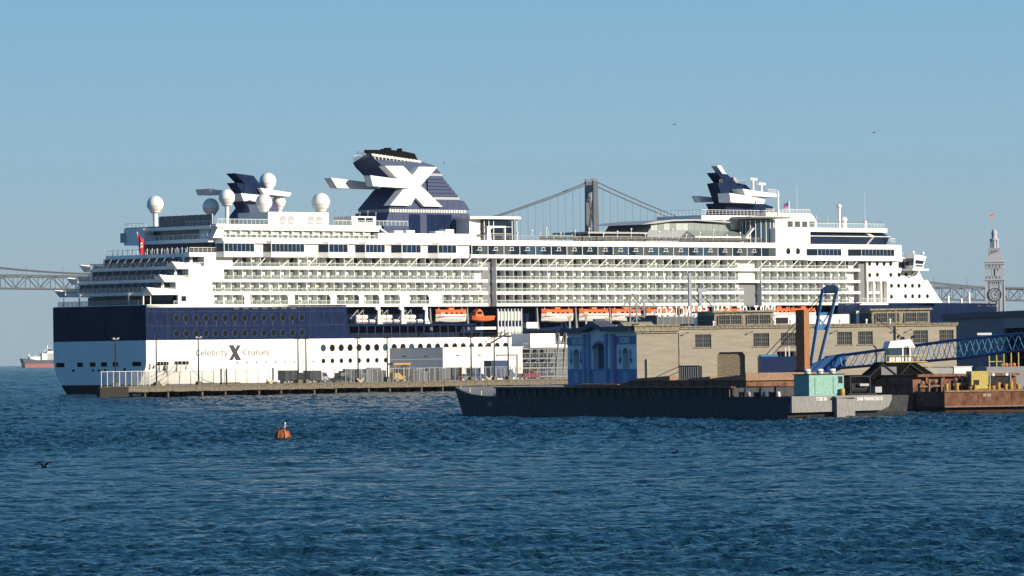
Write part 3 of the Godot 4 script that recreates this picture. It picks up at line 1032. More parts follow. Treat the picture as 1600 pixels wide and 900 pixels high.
func build_ship_tops(ship: Node3D) -> void:
	# ---- white house with rounded openings behind the radomes
	shelf(ship, "pool_deck", "deck", 19.5, 68.0, 36.3, 36.62, 1.0, 31.0)
	railing(ship, [Vector3(20.5, 36.6, -0.2), Vector3(36.0, 36.6, -0.2)], 1.1, 1.2, M.white, M.rail_glass)
	railing(ship, [Vector3(54.0, 36.6, -0.2), Vector3(76.0, 36.6, -0.2)], 1.1, 1.2, M.white, M.rail_glass)
	var house := shelf(ship, "deck_house", "white", 36.2, 53.8, 36.6, 39.45, 1.8, 12.0)
	for u in [39.5, 41.8, 47.6, 50.0]:
		profile(house, "rounded_opening", "grey_paint", [[u, 37.0], [u + 0.5, 36.75], [u + 1.4, 36.75], [u + 1.9, 37.0], [u + 1.9, 38.4], [u + 1.4, 38.65], [u + 0.5, 38.65], [u, 38.4]], 1.74, 1.9)
		shelf(house, "rail_in_opening", "partition", u + 0.2, u + 1.7, 37.3, 37.45, 1.66, 1.78)
	var kiosk := shelf(ship, "kiosk", "white", 60.8, 68.0, 36.6, 38.75, 2.0, 8.0)
	for u in [62.6, 65.0]:
		shelf(kiosk, "opening", "dark_glass", u, u + 2.1, 37.4, 38.4, 1.95, 2.1)
	for k in 7:
		var g0 := Geo.new()
		g0.tube(Vector3(54.5 + k * 2.4, 36.6, -3.0), Vector3(54.5 + k * 2.4, 39.4 + 0.4 * (k % 2), -3.0), 0.06)
		g0.ball(Vector3(54.5 + k * 2.4, 39.5 + 0.4 * (k % 2), -3.0), 0.2, 8)
		put(g0, "lamp_post", M.grey_paint, ship)
	shelf(ship, "side_wall", "white", 67.0, 97.0, 33.6, 35.0, 0.2, 2.0)
	for q in [[69.0, 33.65, 34.9], [72.5, 34.3, 35.6], [76.0, 35.0, 35.7], [85.0, 34.9, 35.6], [88.0, 34.9, 36.0]]:
		shelf(ship, "vent_box", "white", q[0], q[0] + 2.6, q[1], q[2], 0.8, 3.0)
	var wn := Geo.new()
	wn.bar(Vector3(67.5, 36.4, -1.0), Vector3(72.5, 33.8, -1.0), 0.7, 0.25)
	put(wn, "stair", M.white, ship)
	# ---- radomes
	radome(ship, 22.0, 41.6, 23.3, 1.85, 36.3, 0.55)
	radome(ship, 29.7, 42.7, 8.0, 1.8, 36.6, 0.45)
	radome(ship, 38.5, 41.3, 24.0, 1.85, 36.6, 0.6)
	radome(ship, 41.2, 41.8, 9.0, 1.85, 39.4, 0.6)
	radome(ship, 57.0, 42.0, 8.0, 2.05, 36.6, 0.9)
	radome(ship, 48.4, 46.8, 16.0, 1.9, 44.2, 0.8)
	radome(ship, 51.6, 42.2, 16.0, 1.5, 39.0, 0.6)
	# ---- after mast: raked navy fins and white platforms
	profile(ship, "mast_fin", "navy_panel", [[37.5, 36.6], [43.5, 36.6], [46.5, 43.2], [42.0, 43.6], [39.5, 42.4], [40.6, 40.8], [39.0, 39.2]], 14.5, 18.0)
	profile(ship, "mast_fin", "navy", [[40.6, 43.2], [43.8, 43.2], [46.9, 45.5], [44.8, 46.2], [43.1, 47.9], [37.6, 48.4], [40.6, 46.1], [37.8, 46.3]], 14.6, 17.6)
	profile(ship, "mast_fin", "navy_panel", [[44.0, 43.4], [47.4, 43.4], [50.4, 39.4], [46.0, 39.0]], 14.0, 17.5)
	profile(ship, "mast_platform", "white", [[37.8, 43.9], [44.8, 43.5], [44.0, 42.1], [38.6, 42.2]], 12.8, 19.0)
	profile(ship, "mast_platform", "white", [[44.0, 45.2], [53.2, 44.2], [52.6, 43.4], [45.2, 43.8]], 13.5, 18.5)
	profile(ship, "mast_platform", "white", [[36.6, 45.2], [41.0, 44.8], [41.0, 43.9], [37.2, 43.9]], 22.0, 27.0)
	# ---- funnel
	var g := Geo.new()
	var side := [Vector2(76.6, 34.0), Vector2(79.6, 40.1), Vector2(104.2, 40.1), Vector2(105.4, 34.0)]
	g.prism(side, -21.8, -10.4)
	var funnel := put(g, "funnel", M.navy_panel, ship)
	for q in [[85.6, 89.0], [91.2, 98.8]]:
		shelf(funnel, "louvre_door", "navy", q[0], q[1], 35.2, 39.7, 10.32, 10.5)
	shelf(funnel, "louvre_band", "grey_paint", 80.0, 103.9, 40.1, 40.85, 10.9, 21.3)
	for k in 30:
		shelf(funnel, "louvre_slat", "partition", 80.1 + k * 0.79, 80.35 + k * 0.79, 40.1, 40.85, 10.75, 10.95)
	# body with the pinched after edge
	profile(funnel, "funnel_casing", "navy_panel", [[79.6, 40.85], [84.4, 45.5], [87.2, 46.4], [82.6, 47.6], [78.3, 50.6], [77.3, 51.6], [75.3, 53.4], [90.3, 52.0], [94.8, 51.0], [96.8, 49.2], [96.6, 48.7], [101.7, 43.8], [101.9, 43.1], [103.0, 42.9], [104.9, 40.85]], [10.8, 11.2, 11.3, 11.5, 11.8, 11.9, 12.0, 12.0, 11.8, 11.6, 11.5, 11.2, 11.1, 11.0, 10.8], [21.3, 20.9, 20.8, 20.6, 20.3, 20.0, 12.4, 20.1, 20.3, 20.5, 20.6, 20.9, 21.0, 21.1, 21.3])
	for k in 6:                                                    # stacked panels with shadow gaps on the forward half
		var y := 43.9 + k * 0.78
		profile(funnel, "casing_panel", "navy_panel", [[92.0, y], [101.4 - k * 0.86, y], [100.9 - k * 0.86, y + 0.66], [92.0, y + 0.66]], 10.9, 11.4)
	shelf(funnel, "louvre_band", "grey_paint", 93.9, 101.8, 43.15, 43.75, 10.95, 11.4)
	shelf(funnel, "louvre_band", "grey_paint", 92.8, 96.9, 48.55, 49.1, 11.3, 11.6)
	profile(funnel, "casing_panel", "navy_panel", [[79.9, 41.0], [104.6, 41.0], [102.9, 43.0], [82.0, 43.0]], 10.66, 11.0)
	profile(funnel, "casing_panel", "navy_panel", [[78.5, 50.7], [76.6, 52.0], [92.0, 51.1], [94.6, 50.8], [96.6, 49.3], [88.0, 49.3]], 11.5, 11.9)
	profile(funnel, "funnel_cap", "black", [[74.5, 53.5], [74.4, 54.2], [82.7, 54.3], [86.0, 54.1], [89.4, 53.6], [90.3, 52.2], [82.7, 52.9]], 12.3, [12.8, 12.8, 18.5, 19.0, 19.0, 19.0, 18.5])
	profile(funnel, "louvre_grid", "dark_steel", [[75.3, 53.5], [77.2, 52.1], [91.0, 51.4], [90.3, 52.2], [82.7, 52.9]], 11.85, 12.2)
	for k in 13:
		var u := 76.4 + k * 1.12
		profile(funnel, "louvre_post", "white", [[u, 53.4 - k * 0.1], [u + 0.16, 53.4 - k * 0.1], [u + 0.5, 52.1 - k * 0.05], [u + 0.34, 52.1 - k * 0.05]], 11.75, 11.9)
	profile(funnel, "louvre_post", "white", [[75.6, 53.1], [75.8, 53.3], [90.8, 51.95], [90.7, 51.75]], 11.72, 11.9)
	profile(funnel, "louvre_post", "white", [[75.9, 52.8], [76.1, 52.95], [90.9, 51.7], [90.8, 51.55]], 11.72, 11.9)
	for q in [[83.5, 15.0, 0.9, 54.9], [86.2, 14.0, 0.6, 54.7], [87.8, 15.5, 0.45, 54.9], [85.0, 18.0, 0.8, 54.8]]:
		g = Geo.new()
		g.tube(Vector3(q[0], 53.4, -q[1]), Vector3(q[0], q[3], -q[1]), q[2], q[2], 12)
		put(g, "exhaust_pipe", M.black, funnel)
	railing(funnel, [Vector3(84.0, 51.8, -19.8), Vector3(77.3, 51.8, -19.8), Vector3(75.6, 52.6, -12.8)], 1.5, 0.9, M.white, null, "funnel_rail", 4)
	for k in 7:                                                    # joints between the casing sheets
		shelf(funnel, "panel_joint", "navy_rim", 80.5 + k * 3.5, 80.58 + k * 3.5, 34.2, 40.0, 10.36, 10.5)
	for k in 5:
		shelf(funnel, "panel_joint", "navy_rim", 94.0 + k * 1.9, 94.07 + k * 1.9, 41.1, 42.9, 10.62, 10.7)
	# the white X, and its arm running aft
	profile(funnel, "funnel_emblem", "white", [[77.8, 50.5], [83.3, 50.6], [86.1, 48.5], [88.2, 50.5], [93.8, 50.5], [88.5, 46.1], [95.3, 41.5], [89.6, 41.5], [87.0, 43.5], [84.9, 41.6], [79.2, 41.6], [83.2, 45.3], [85.8, 45.5], [74.1, 45.9], [73.3, 48.3], [81.7, 47.6]], 9.6, 11.9)
	profile(funnel, "emblem_bevel", "partition", [[85.1, 41.7], [85.5, 41.7], [87.6, 44.3], [87.3, 44.5]], 9.57, 9.7)
	profile(funnel, "emblem_bevel", "partition", [[88.5, 46.4], [88.8, 46.2], [94.4, 42.0], [94.0, 42.0]], 9.57, 9.7)
	profile(funnel, "emblem_bevel", "partition", [[92.6, 50.1], [93.0, 50.1], [88.2, 46.3], [88.0, 46.5]], 9.57, 9.7)
	profile(funnel, "emblem_bevel", "partition", [[82.4, 50.2], [82.9, 50.2], [86.2, 47.9], [86.0, 47.7]], 9.57, 9.7)
	var wing := profile(funnel, "funnel_wing", "white", [[70.8, 48.1], [72.0, 48.0], [84.0, 47.1], [85.5, 45.7], [72.7, 45.8]], 20.2, 22.6)
	profile(wing, "wing_panel", "partition", [[72.4, 47.7], [83.0, 46.9], [84.0, 46.1], [73.4, 46.2]], 20.1, 20.25)
	# ---- glass lift tower
	var tower := shelf(ship, "lift_tower", "white", 100.2, 104.5, 33.6, 38.6, 6.0, 12.0)
	g = Geo.new()
	g.plan([Vector2(103.8, -5.2), Vector2(111.0, -4.6), Vector2(114.2, -6.0), Vector2(115.4, -9.0), Vector2(113.0, -12.0), Vector2(103.8, -12.0)], 33.6, 38.5)
	put(g, "glass_wall", M.dark_glass, tower)
	for k in 8:
		var u := 104.0 + k * 1.4
		g = Geo.new()
		g.bar(Vector3(u, 33.6, -5.15 + k * 0.07), Vector3(u, 38.5, -5.15 + k * 0.07), 0.18)
		put(g, "mullion", M.partition, tower)
	for y in [35.2, 36.8]:
		shelf(tower, "mullion", "partition", 103.8, 112.0, y, y + 0.1, 4.5, 5.1)
	g = Geo.new()
	g.plan([Vector2(99.5, -5.0), Vector2(103, -3.6), Vector2(114, -3.4), Vector2(117.2, -8.0), Vector2(114, -13), Vector2(99.5, -13)], 38.6, 39.2)
	put(g, "roof", M.white, tower)
	g = Geo.new()
	g.prism([Vector2(100.6, 33.6), Vector2(102.0, 33.6), Vector2(101.6, 36.0), Vector2(102.2, 36.45), Vector2(106.5, 36.55), Vector2(106.5, 36.9), Vector2(101.2, 36.9), Vector2(100.7, 36.8)], -1.2, -0.5)
	g.bb(106.2, 33.6, -1.1, 106.5, 36.4, -0.6)
	put(g, "boat_crane", M.white, ship)
	# ---- solarium
	var dome := profile(ship, "solarium", "solarium_grey", [[160.0, 33.6], [161.0, 36.4], [163.0, 38.6], [189.0, 38.4], [190.0, 33.6]], 9.0, 24.0)
	profile(dome, "roof", "grey_paint", [[157.2, 37.9], [162.0, 38.7], [168.0, 39.2], [176.0, 39.4], [189.5, 38.8], [189.5, 38.5], [176.0, 39.0], [168.0, 38.8], [162.0, 38.2]], 7.6, 25.0)
	window_row(dome, ["curtain_dim", "door_glass", "door_glass"], 164.0, 189.0, 36.7, 38.3, 8.95, 2.1)
	window_row(dome, ["curtain_dim"], 161.8, 164.0, 36.6, 38.0, 8.95, 1.1)
	g = Geo.new()
	g.hexa([Vector3(172, 35.2, -4.5), Vector3(193, 35.2, -4.5), Vector3(193, 35.2, -9), Vector3(172, 35.2, -9), Vector3(174, 36.6, -8.6), Vector3(190, 36.6, -8.6), Vector3(190, 36.6, -9), Vector3(174, 36.6, -9)])
	put(g, "sloping_glass", M.door_glass, dome)
	shelf(dome, "awning", "white", 172.0, 193.0, 34.7, 35.2, 4.2, 9.2)
	shelf(ship, "bar_roof", "grey_paint", 140.0, 160.0, 35.7, 36.1, 8.0, 20.0)
	shelf(ship, "bar_front", "furniture", 146.0, 159.0, 33.6, 35.7, 9.0, 19.0)
	# ---- forward mast
	g = Geo.new()
	sb(g, 178.5, 207.0, 39.3, 40.4, 8.4, 23.6)
	sb(g, 186.0, 207.0, 37.0, 39.3, 9.0, 23.0)
	put(g, "mast_house", M.white, ship)
	railing(ship, [Vector3(178.6, 40.4, -23.0), Vector3(178.6, 40.4, -8.5), Vector3(206.8, 40.4, -8.5)], 1.3, 1.2, M.white)
	profile(ship, "mast_fin", "navy", [[190.6, 40.4], [191.6, 42.4], [190.8, 43.6], [203.5, 43.9], [208.2, 42.9], [208.6, 40.4]], 13.0, 19.0)
	profile(ship, "mast_fin", "navy", [[192.4, 43.6], [190.1, 48.4], [192.4, 48.7], [190.0, 51.0], [193.6, 50.6], [196.6, 48.6], [200.0, 48.2], [204.0, 45.6], [203.4, 43.9]], 14.2, 17.8)
	profile(ship, "mast_fin", "white", [[190.8, 52.7], [192.2, 52.8], [194.5, 50.2], [193.0, 50.5]], 15.0, 17.0)
	profile(ship, "mast_fin", "grey_paint", [[196.6, 50.0], [197.4, 50.0], [198.9, 48.3], [197.8, 48.3]], 15.2, 16.6)
	profile(ship, "mast_platform", "white", [[189.9, 45.9], [198.9, 45.0], [202.4, 44.4], [201.8, 43.4], [190.3, 43.7]], 10.0, 14.0)
	profile(ship, "mast_platform", "white", [[195.0, 47.0], [207.9, 45.8], [207.6, 45.1], [195.8, 45.4]], 10.4, 16.0)
	profile(ship, "mast_platform", "white", [[190.0, 45.6], [200.1, 45.0], [202.5, 44.4], [191.1, 44.0]], 21.0, 23.0)
	railing(ship, [Vector3(204.0, 46.1, -10.6), Vector3(207.6, 45.8, -10.6), Vector3(207.6, 45.8, -15.8)], 1.0, 1.0, M.white)
	railing(ship, [Vector3(191.0, 48.3, -14.3), Vector3(199.8, 48.3, -14.3)], 1.0, 1.0, M.grey_paint)
	for q in [[200.2, 46.3, 49.2], [203.1, 45.9, 48.1]]:
		g = Geo.new()
		g.tube(Vector3(q[0], q[1], -12), Vector3(q[0], q[2], -12), 0.3)
		var scanner := put(g, "radar_pedestal", M.white, ship)
		g = Geo.new()
		g.t = Transform3D(Basis(Vector3.UP, 0.4), Vector3(q[0], q[2], -12))
		g.bb(-2.3, 0.0, -0.3, 2.3, 0.55, 0.3)
		put(g, "radar_scanner", M.white, scanner)
	for q in [[190.6, 52.5, 53.6], [192.0, 52.6, 53.8], [196.4, 50.0, 51.2], [206.0, 46.0, 48.0]]:
		g = Geo.new()
		g.tube(Vector3(q[0], q[1], -16), Vector3(q[0], q[2], -16), 0.05)
		put(g, "aerial", M.grey_paint, ship)
	g = Geo.new()
	g.tube(Vector3(200.5, 39.5, -4.0), Vector3(200.5, 46.2, -4.0), 0.28)
	g.tube(Vector3(206.5, 39.5, -6.0), Vector3(206.5, 44.0, -6.0), 0.14)
	put(g, "signal_mast", M.white, ship)
	# bow-tie shaped glass lift beside the mast
	g = Geo.new()
	g.lathe([Vector2(4.1, 33.6), Vector2(4.1, 39.2)], 20, Vector3(194.9, 0, -5.5))
	var lift := put(g, "glass_lift", M.mid_glass, ship)
	for k in 20:
		var f := TAU * k / 20
		g = Geo.new()
		g.bar(Vector3(194.9 + cos(f) * 4.13, 33.6, -5.5 + sin(f) * 4.13), Vector3(194.9 + cos(f) * 4.13, 39.2, -5.5 + sin(f) * 4.13), 0.16)
		put(g, "mullion", M.partition, lift)
	g = Geo.new()
	g.lathe([Vector2(0.0, 39.2), Vector2(7.5, 39.6), Vector2(7.8, 40.0), Vector2(0.0, 40.3)], 24, Vector3(196.0, 0, -6.0))
	put(g, "lift_roof", M.white, lift)
	g = Geo.new()
	g.bar(Vector3(186.5, 33.8, -3.0), Vector3(190.5, 37.2, -3.0), 1.0, 0.3)
	put(g, "stair", M.white, ship)
	# ---- forward house, observation lounge and bridge
	shelf(ship, "forward_house", "white", 200.5, 216.3, 37.0, 41.2, 8.0, 24.0)
	profile(ship, "forward_house", "white", [[216.3, 37.2], [216.3, 41.2], [218.0, 40.9], [219.5, 39.3], [219.5, 37.2]], 9.0, 23.0)
	railing(ship, [Vector3(200.6, 41.2, -8.1), Vector3(216.2, 41.2, -8.1)], 0.9, 1.2, M.white)
	for k in 4:
		shelf(ship, "vent_grille", "furniture", 208.0 + k * 2.6, 209.8 + k * 2.6, 37.8, 39.2, 7.9, 8.05)
	shelf(ship, "observation_deck", "white", 205.0, 235.5, 36.4, 37.4, 0.2, 31.8)
	railing(ship, [Vector3(208.0, 37.4, -0.4), Vector3(234.6, 37.4, -0.4), Vector3(237.8, 37.4, -6)], 1.1, 1.2, M.partition, M.rail_glass)
	railing(ship, [Vector3(208.0, 38.5, -0.4), Vector3(233.0, 38.7, -0.4), Vector3(234.6, 38.4, -1.0)], 0.6, 1.5, M.steel)
	shelf(ship, "observation_lounge", "white", 205.8, 236.0, 33.3, 36.4, 2.2, 29.8)
	profile(ship, "lounge_cheek", "white", [[203.6, 33.4], [205.8, 33.4], [206.9, 35.4], [205.6, 36.5], [203.6, 36.5]], 0.3, 2.2)
	for k in 17:                                                   # canted panes: upper row leans out, lower row leans in
		var u := 206.2 + k * 1.78
		var w := 1.7
		g = Geo.new()
		g.hexa([Vector3(u, 35.45, -0.8), Vector3(u + w, 35.45, -0.8), Vector3(u + w, 35.45, -0.6), Vector3(u, 35.45, -0.6), Vector3(u - 0.5, 36.4, -2.2), Vector3(u + w - 0.5, 36.4, -2.2), Vector3(u + w - 0.5, 36.4, -2.0), Vector3(u - 0.5, 36.4, -2.0)])
		put(g, "lounge_window", M.navy_glass, ship)
		g = Geo.new()
		g.hexa([Vector3(u - 0.6, 33.5, -2.2), Vector3(u + w - 0.6, 33.5, -2.2), Vector3(u + w - 0.6, 33.5, -2.0), Vector3(u - 0.6, 33.5, -2.0), Vector3(u, 35.35, -0.8), Vector3(u + w, 35.35, -0.8), Vector3(u + w, 35.35, -0.6), Vector3(u, 35.35, -0.6)])
		put(g, "lounge_window", M.navy_glass, ship)
	g = Geo.new()
	g.bar(Vector3(206.0, 35.4, -0.62), Vector3(237.0, 35.4, -0.62), 0.16)
	put(g, "window_rail", M.partition, ship)
	g = Geo.new()
	g.bar(Vector3(229.0, 36.45, -1.8), Vector3(230.8, 35.4, -0.5), 0.4)
	g.bar(Vector3(230.8, 35.4, -0.5), Vector3(229.9, 33.5, -1.9), 0.4)
	put(g, "window_brace", M.white, ship)
	profile(ship, "lounge_front", "navy_glass", [[235.6, 36.4], [238.2, 35.4], [237.0, 33.5], [235.6, 33.5]], 2.0, 30.0)
	shelf(ship, "catwalk", "grey_paint", 237.0, 239.0, 33.9, 34.0, 0.6, 3.0)
	railing(ship, [Vector3(237.0, 34.0, -0.7), Vector3(239.0, 34.0, -0.7), Vector3(239.0, 34.0, -3.0)], 1.0, 0.7, M.partition)
	# forward bays
	shelf(ship, "deck_edge", "white", 203.0, 241.0, 29.4, 30.5, 0.0, 3.0)
	shelf(ship, "bay_wall", "white", 203.0, 236.5, 30.5, 33.4, 0.05, 3.0)
	for b in [[205.1, 208.6, 217.2], [220.6, 224.3, 236.4]]:
		var box := Geo.new()
		box.plan([Vector2(b[0], 0.0), Vector2(b[1], 1.3), Vector2(b[2], 1.3), Vector2(b[2] + (4.0 if b[2] > 230 else 0.0), 0.0)], 29.35, 33.35)
		var bay := put(box, "bay_window", M.white, ship)
		window_row(bay, ["navy_glass", "navy_glass", "dark_glass"], b[1] + 0.1, b[2] - 0.1, 30.6, 32.2, -1.3, 1.3)
		var p0 := Vector2(b[0], 0.0)
		var p1 := Vector2(b[1], 1.3)
		var dir := (p1 - p0).normalized()
		var out := Vector2(-dir.y, dir.x) * 0.04
		g = Geo.new()
		g.plan([p0.lerp(p1, 0.06) + out, p1 + out, p1 - out, p0.lerp(p1, 0.06) - out], 30.6, 32.2)
		put(g, "window_pane", M.dark_glass, bay)
	profile(ship, "bridge_front", "white", [[236.0, 30.5], [241.9, 30.5], [237.5, 32.2], [236.0, 33.3]], 0.4, 31.6)
	railing(ship, [Vector3(237.6, 31.9, -0.6), Vector3(241.6, 30.6, -0.6)], 0.8, 0.8, M.white)
	# white forward block with portholes
	profile(ship, "forward_block", "white", [[235.2, 19.05], [255.3, 19.05], [249.9, 24.7], [248.3, 24.7], [246.8, 26.9], [242.0, 29.4], [227.5, 29.4], [227.5, 24.4], [235.2, 24.4]], 0.0, 32.0)
	for u in [227.6, 230.0, 232.6, 234.9]:                          # tall arches by the forward embarkation deck
		shelf(ship, "arch_pillar", "white", u - 0.05, u + 0.5, 19.05, 24.4, 0.0, 1.0)
	shelf(ship, "arch_wall", "partition", 227.4, 235.2, 19.1, 24.4, 1.4, 2.0)
	shelf(ship, "deck_edge", "white", 227.5, 233.0, 21.3, 21.95, 0.3, 1.4)
	shelf(ship, "deck_edge", "white", 225.2, 235.3, 18.58, 19.2, 0.0, 2.0)
	railing(ship, [Vector3(225.2, 19.2, -0.15), Vector3(235.2, 19.2, -0.15)], 1.0, 1.0, M.white)
	for q in [[228.6, 28.7], [231.4, 28.7], [233.9, 28.7], [236.3, 28.7], [228.6, 25.9], [231.4, 26.0], [236.3, 26.0], [239.3, 26.0], [241.9, 26.1], [244.4, 26.1], [236.5, 23.3], [239.1, 23.3], [241.6, 23.3], [244.2, 23.3], [246.7, 23.3], [236.4, 20.6], [241.6, 20.7], [244.2, 20.7], [246.7, 20.7], [249.7, 20.7]]:
		var r := 0.46
		g = Geo.new()
		g.t = Transform3D(Basis(Vector3.RIGHT, PI / 2), Vector3(q[0], q[1], 0))
		g.lathe([Vector2(r * 1.2, 0.0), Vector2(r * 1.2, 0.05), Vector2(r, 0.09), Vector2(r * 0.98, 0.0)], 16)
		var o := put(g, "porthole", M.brass_rim, ship)
		g = Geo.new()
		g.tube(Vector3(q[0], q[1], -0.02), Vector3(q[0], q[1], 0.04), r, r, 16)
		put(g, "pane", M.mid_glass if int(q[0] * 7) % 3 == 0 else M.porthole_glass, o)
	for y in [21.95, 24.7, 27.3]:
		shelf(ship, "plate_seam", "partition", 235.3, 247.0, y, y + 0.05, -0.02, 0.1)
	# bridge wing
	var bw := profile(ship, "bridge_wing", "white", [[241.6, 31.0], [246.0, 30.5], [244.6, 27.4], [241.2, 27.5]], -3.2, -0.2)
	profile(bw, "wing_window", "dark_glass", [[241.9, 29.6], [245.0, 29.4], [244.7, 28.6], [241.8, 28.7]], -3.26, -3.1)
	profile(bw, "wing_window", "dark_glass", [[242.0, 28.4], [244.6, 28.3], [244.4, 27.9], [242.0, 28.0]], -3.26, -3.1)
	g = Geo.new()
	g.bb(241.1, 28.3, 0.6, 241.3, 30.0, 2.8)
	put(g, "wing_window", M.dark_glass, bw)
	shelf(bw, "wing_floor", "white", 240.6, 246.6, 27.0, 27.45, -3.4, 0.6)
	g = Geo.new()
	g.bar(Vector3(243, 27.2, 3.0), Vector3(243, 25.2, 0.0), 0.25)
	put(g, "wing_bracket", M.white, bw)
	for q in [[242.0, 31.3], [245.6, 31.1]]:
		g = Geo.new()
		g.tube(Vector3(q[0], 30.7, 2.4), Vector3(q[0], q[1], 2.4), 0.12)
		g.ball(Vector3(q[0], q[1] + 0.2, 2.4), 0.42, 12)
		put(g, "searchlight", M.white, bw)
	shelf(ship, "bridge_window", "dark_glass", 239.2, 241.6, 27.7, 29.2, -0.06, 0.1)
	# small domes and whip aerials forward
	radome(ship, 226.6, 43.0, 8.0, 0.62, 37.4, 0.35)
	radome(ship, 228.2, 39.6, 8.0, 0.9, 37.4, 0.7)
	radome(ship, 236.0, 39.2, 8.0, 0.5, 37.4, 0.3)
	for q in [[212.0, 41.2, 48.0], [208.0, 41.2, 43.8], [236.5, 39.5, 46.5], [219.0, 38.4, 41.0], [223.0, 38.4, 40.6], [205.0, 41.2, 44.0]]:
		g = Geo.new()
		g.tube(Vector3(q[0], q[1], -8.5), Vector3(q[0], q[2], -8.5), 0.05, 0.03, 6)
		put(g, "aerial", M.partition, ship)
	# foredeck gear
	for q in [[258.0, 1.2], [262.0, 1.0], [271.0, 1.6], [276.0, 1.0], [279.0, 2.6]]:
		g = Geo.new()
		g.tube(Vector3(q[0], 18.7, -12), Vector3(q[0], 19.3 + q[1], -12), 0.35)
		put(g, "foredeck_post", M.white, ship)
	g = Geo.new()
	g.tube(Vector3(21.2, 30.3, -1.2), Vector3(21.2, 36.0, -1.2), 0.22)
	g.bar(Vector3(21.2, 35.6, -1.2), Vector3(23.2, 36.6, -1.2), 0.5)
	put(g, "stern_mast", M.white, ship)
	g = Geo.new()
	g.tube(Vector3(13.6, 30.3, -16.5), Vector3(10.8, 35.2, -16.0), 0.11)
	put(g, "flagstaff", M.white, ship)


# ---------------------------------------------------------------- boats and rafts carried on the boat deck
func boat_shell(g: Geo, length: float, ring: Array) -> void:     # ring: half section from keel or gunwale upwards, as Vector2(half width, height)
	var st := 12
	var rows := []
	for i in st + 1:
		var s := float(i) / st * 2.0 - 1.0
		var k := sqrt(maxf(0.02, 1.0 - pow(absf(s), 3.2)))
		var row := []
		for p in ring:
			row.append(Vector3(s * length * 0.5, p.y + (0.35 * s * s if p.y < 0 else 0.12 * s * s), p.x * k))
		rows.append(row)
	for i in st:
		for j in ring.size() - 1:
			var a: Vector3 = rows[i][j]
			var b: Vector3 = rows[i + 1][j]
			var c: Vector3 = rows[i + 1][j + 1]
			var d: Vector3 = rows[i][j + 1]
			g.quad(a, b, c, d)
			g.quad(Vector3(d.x, d.y, -d.z), Vector3(c.x, c.y, -c.z), Vector3(b.x, b.y, -b.z), Vector3(a.x, a.y, -a.z))


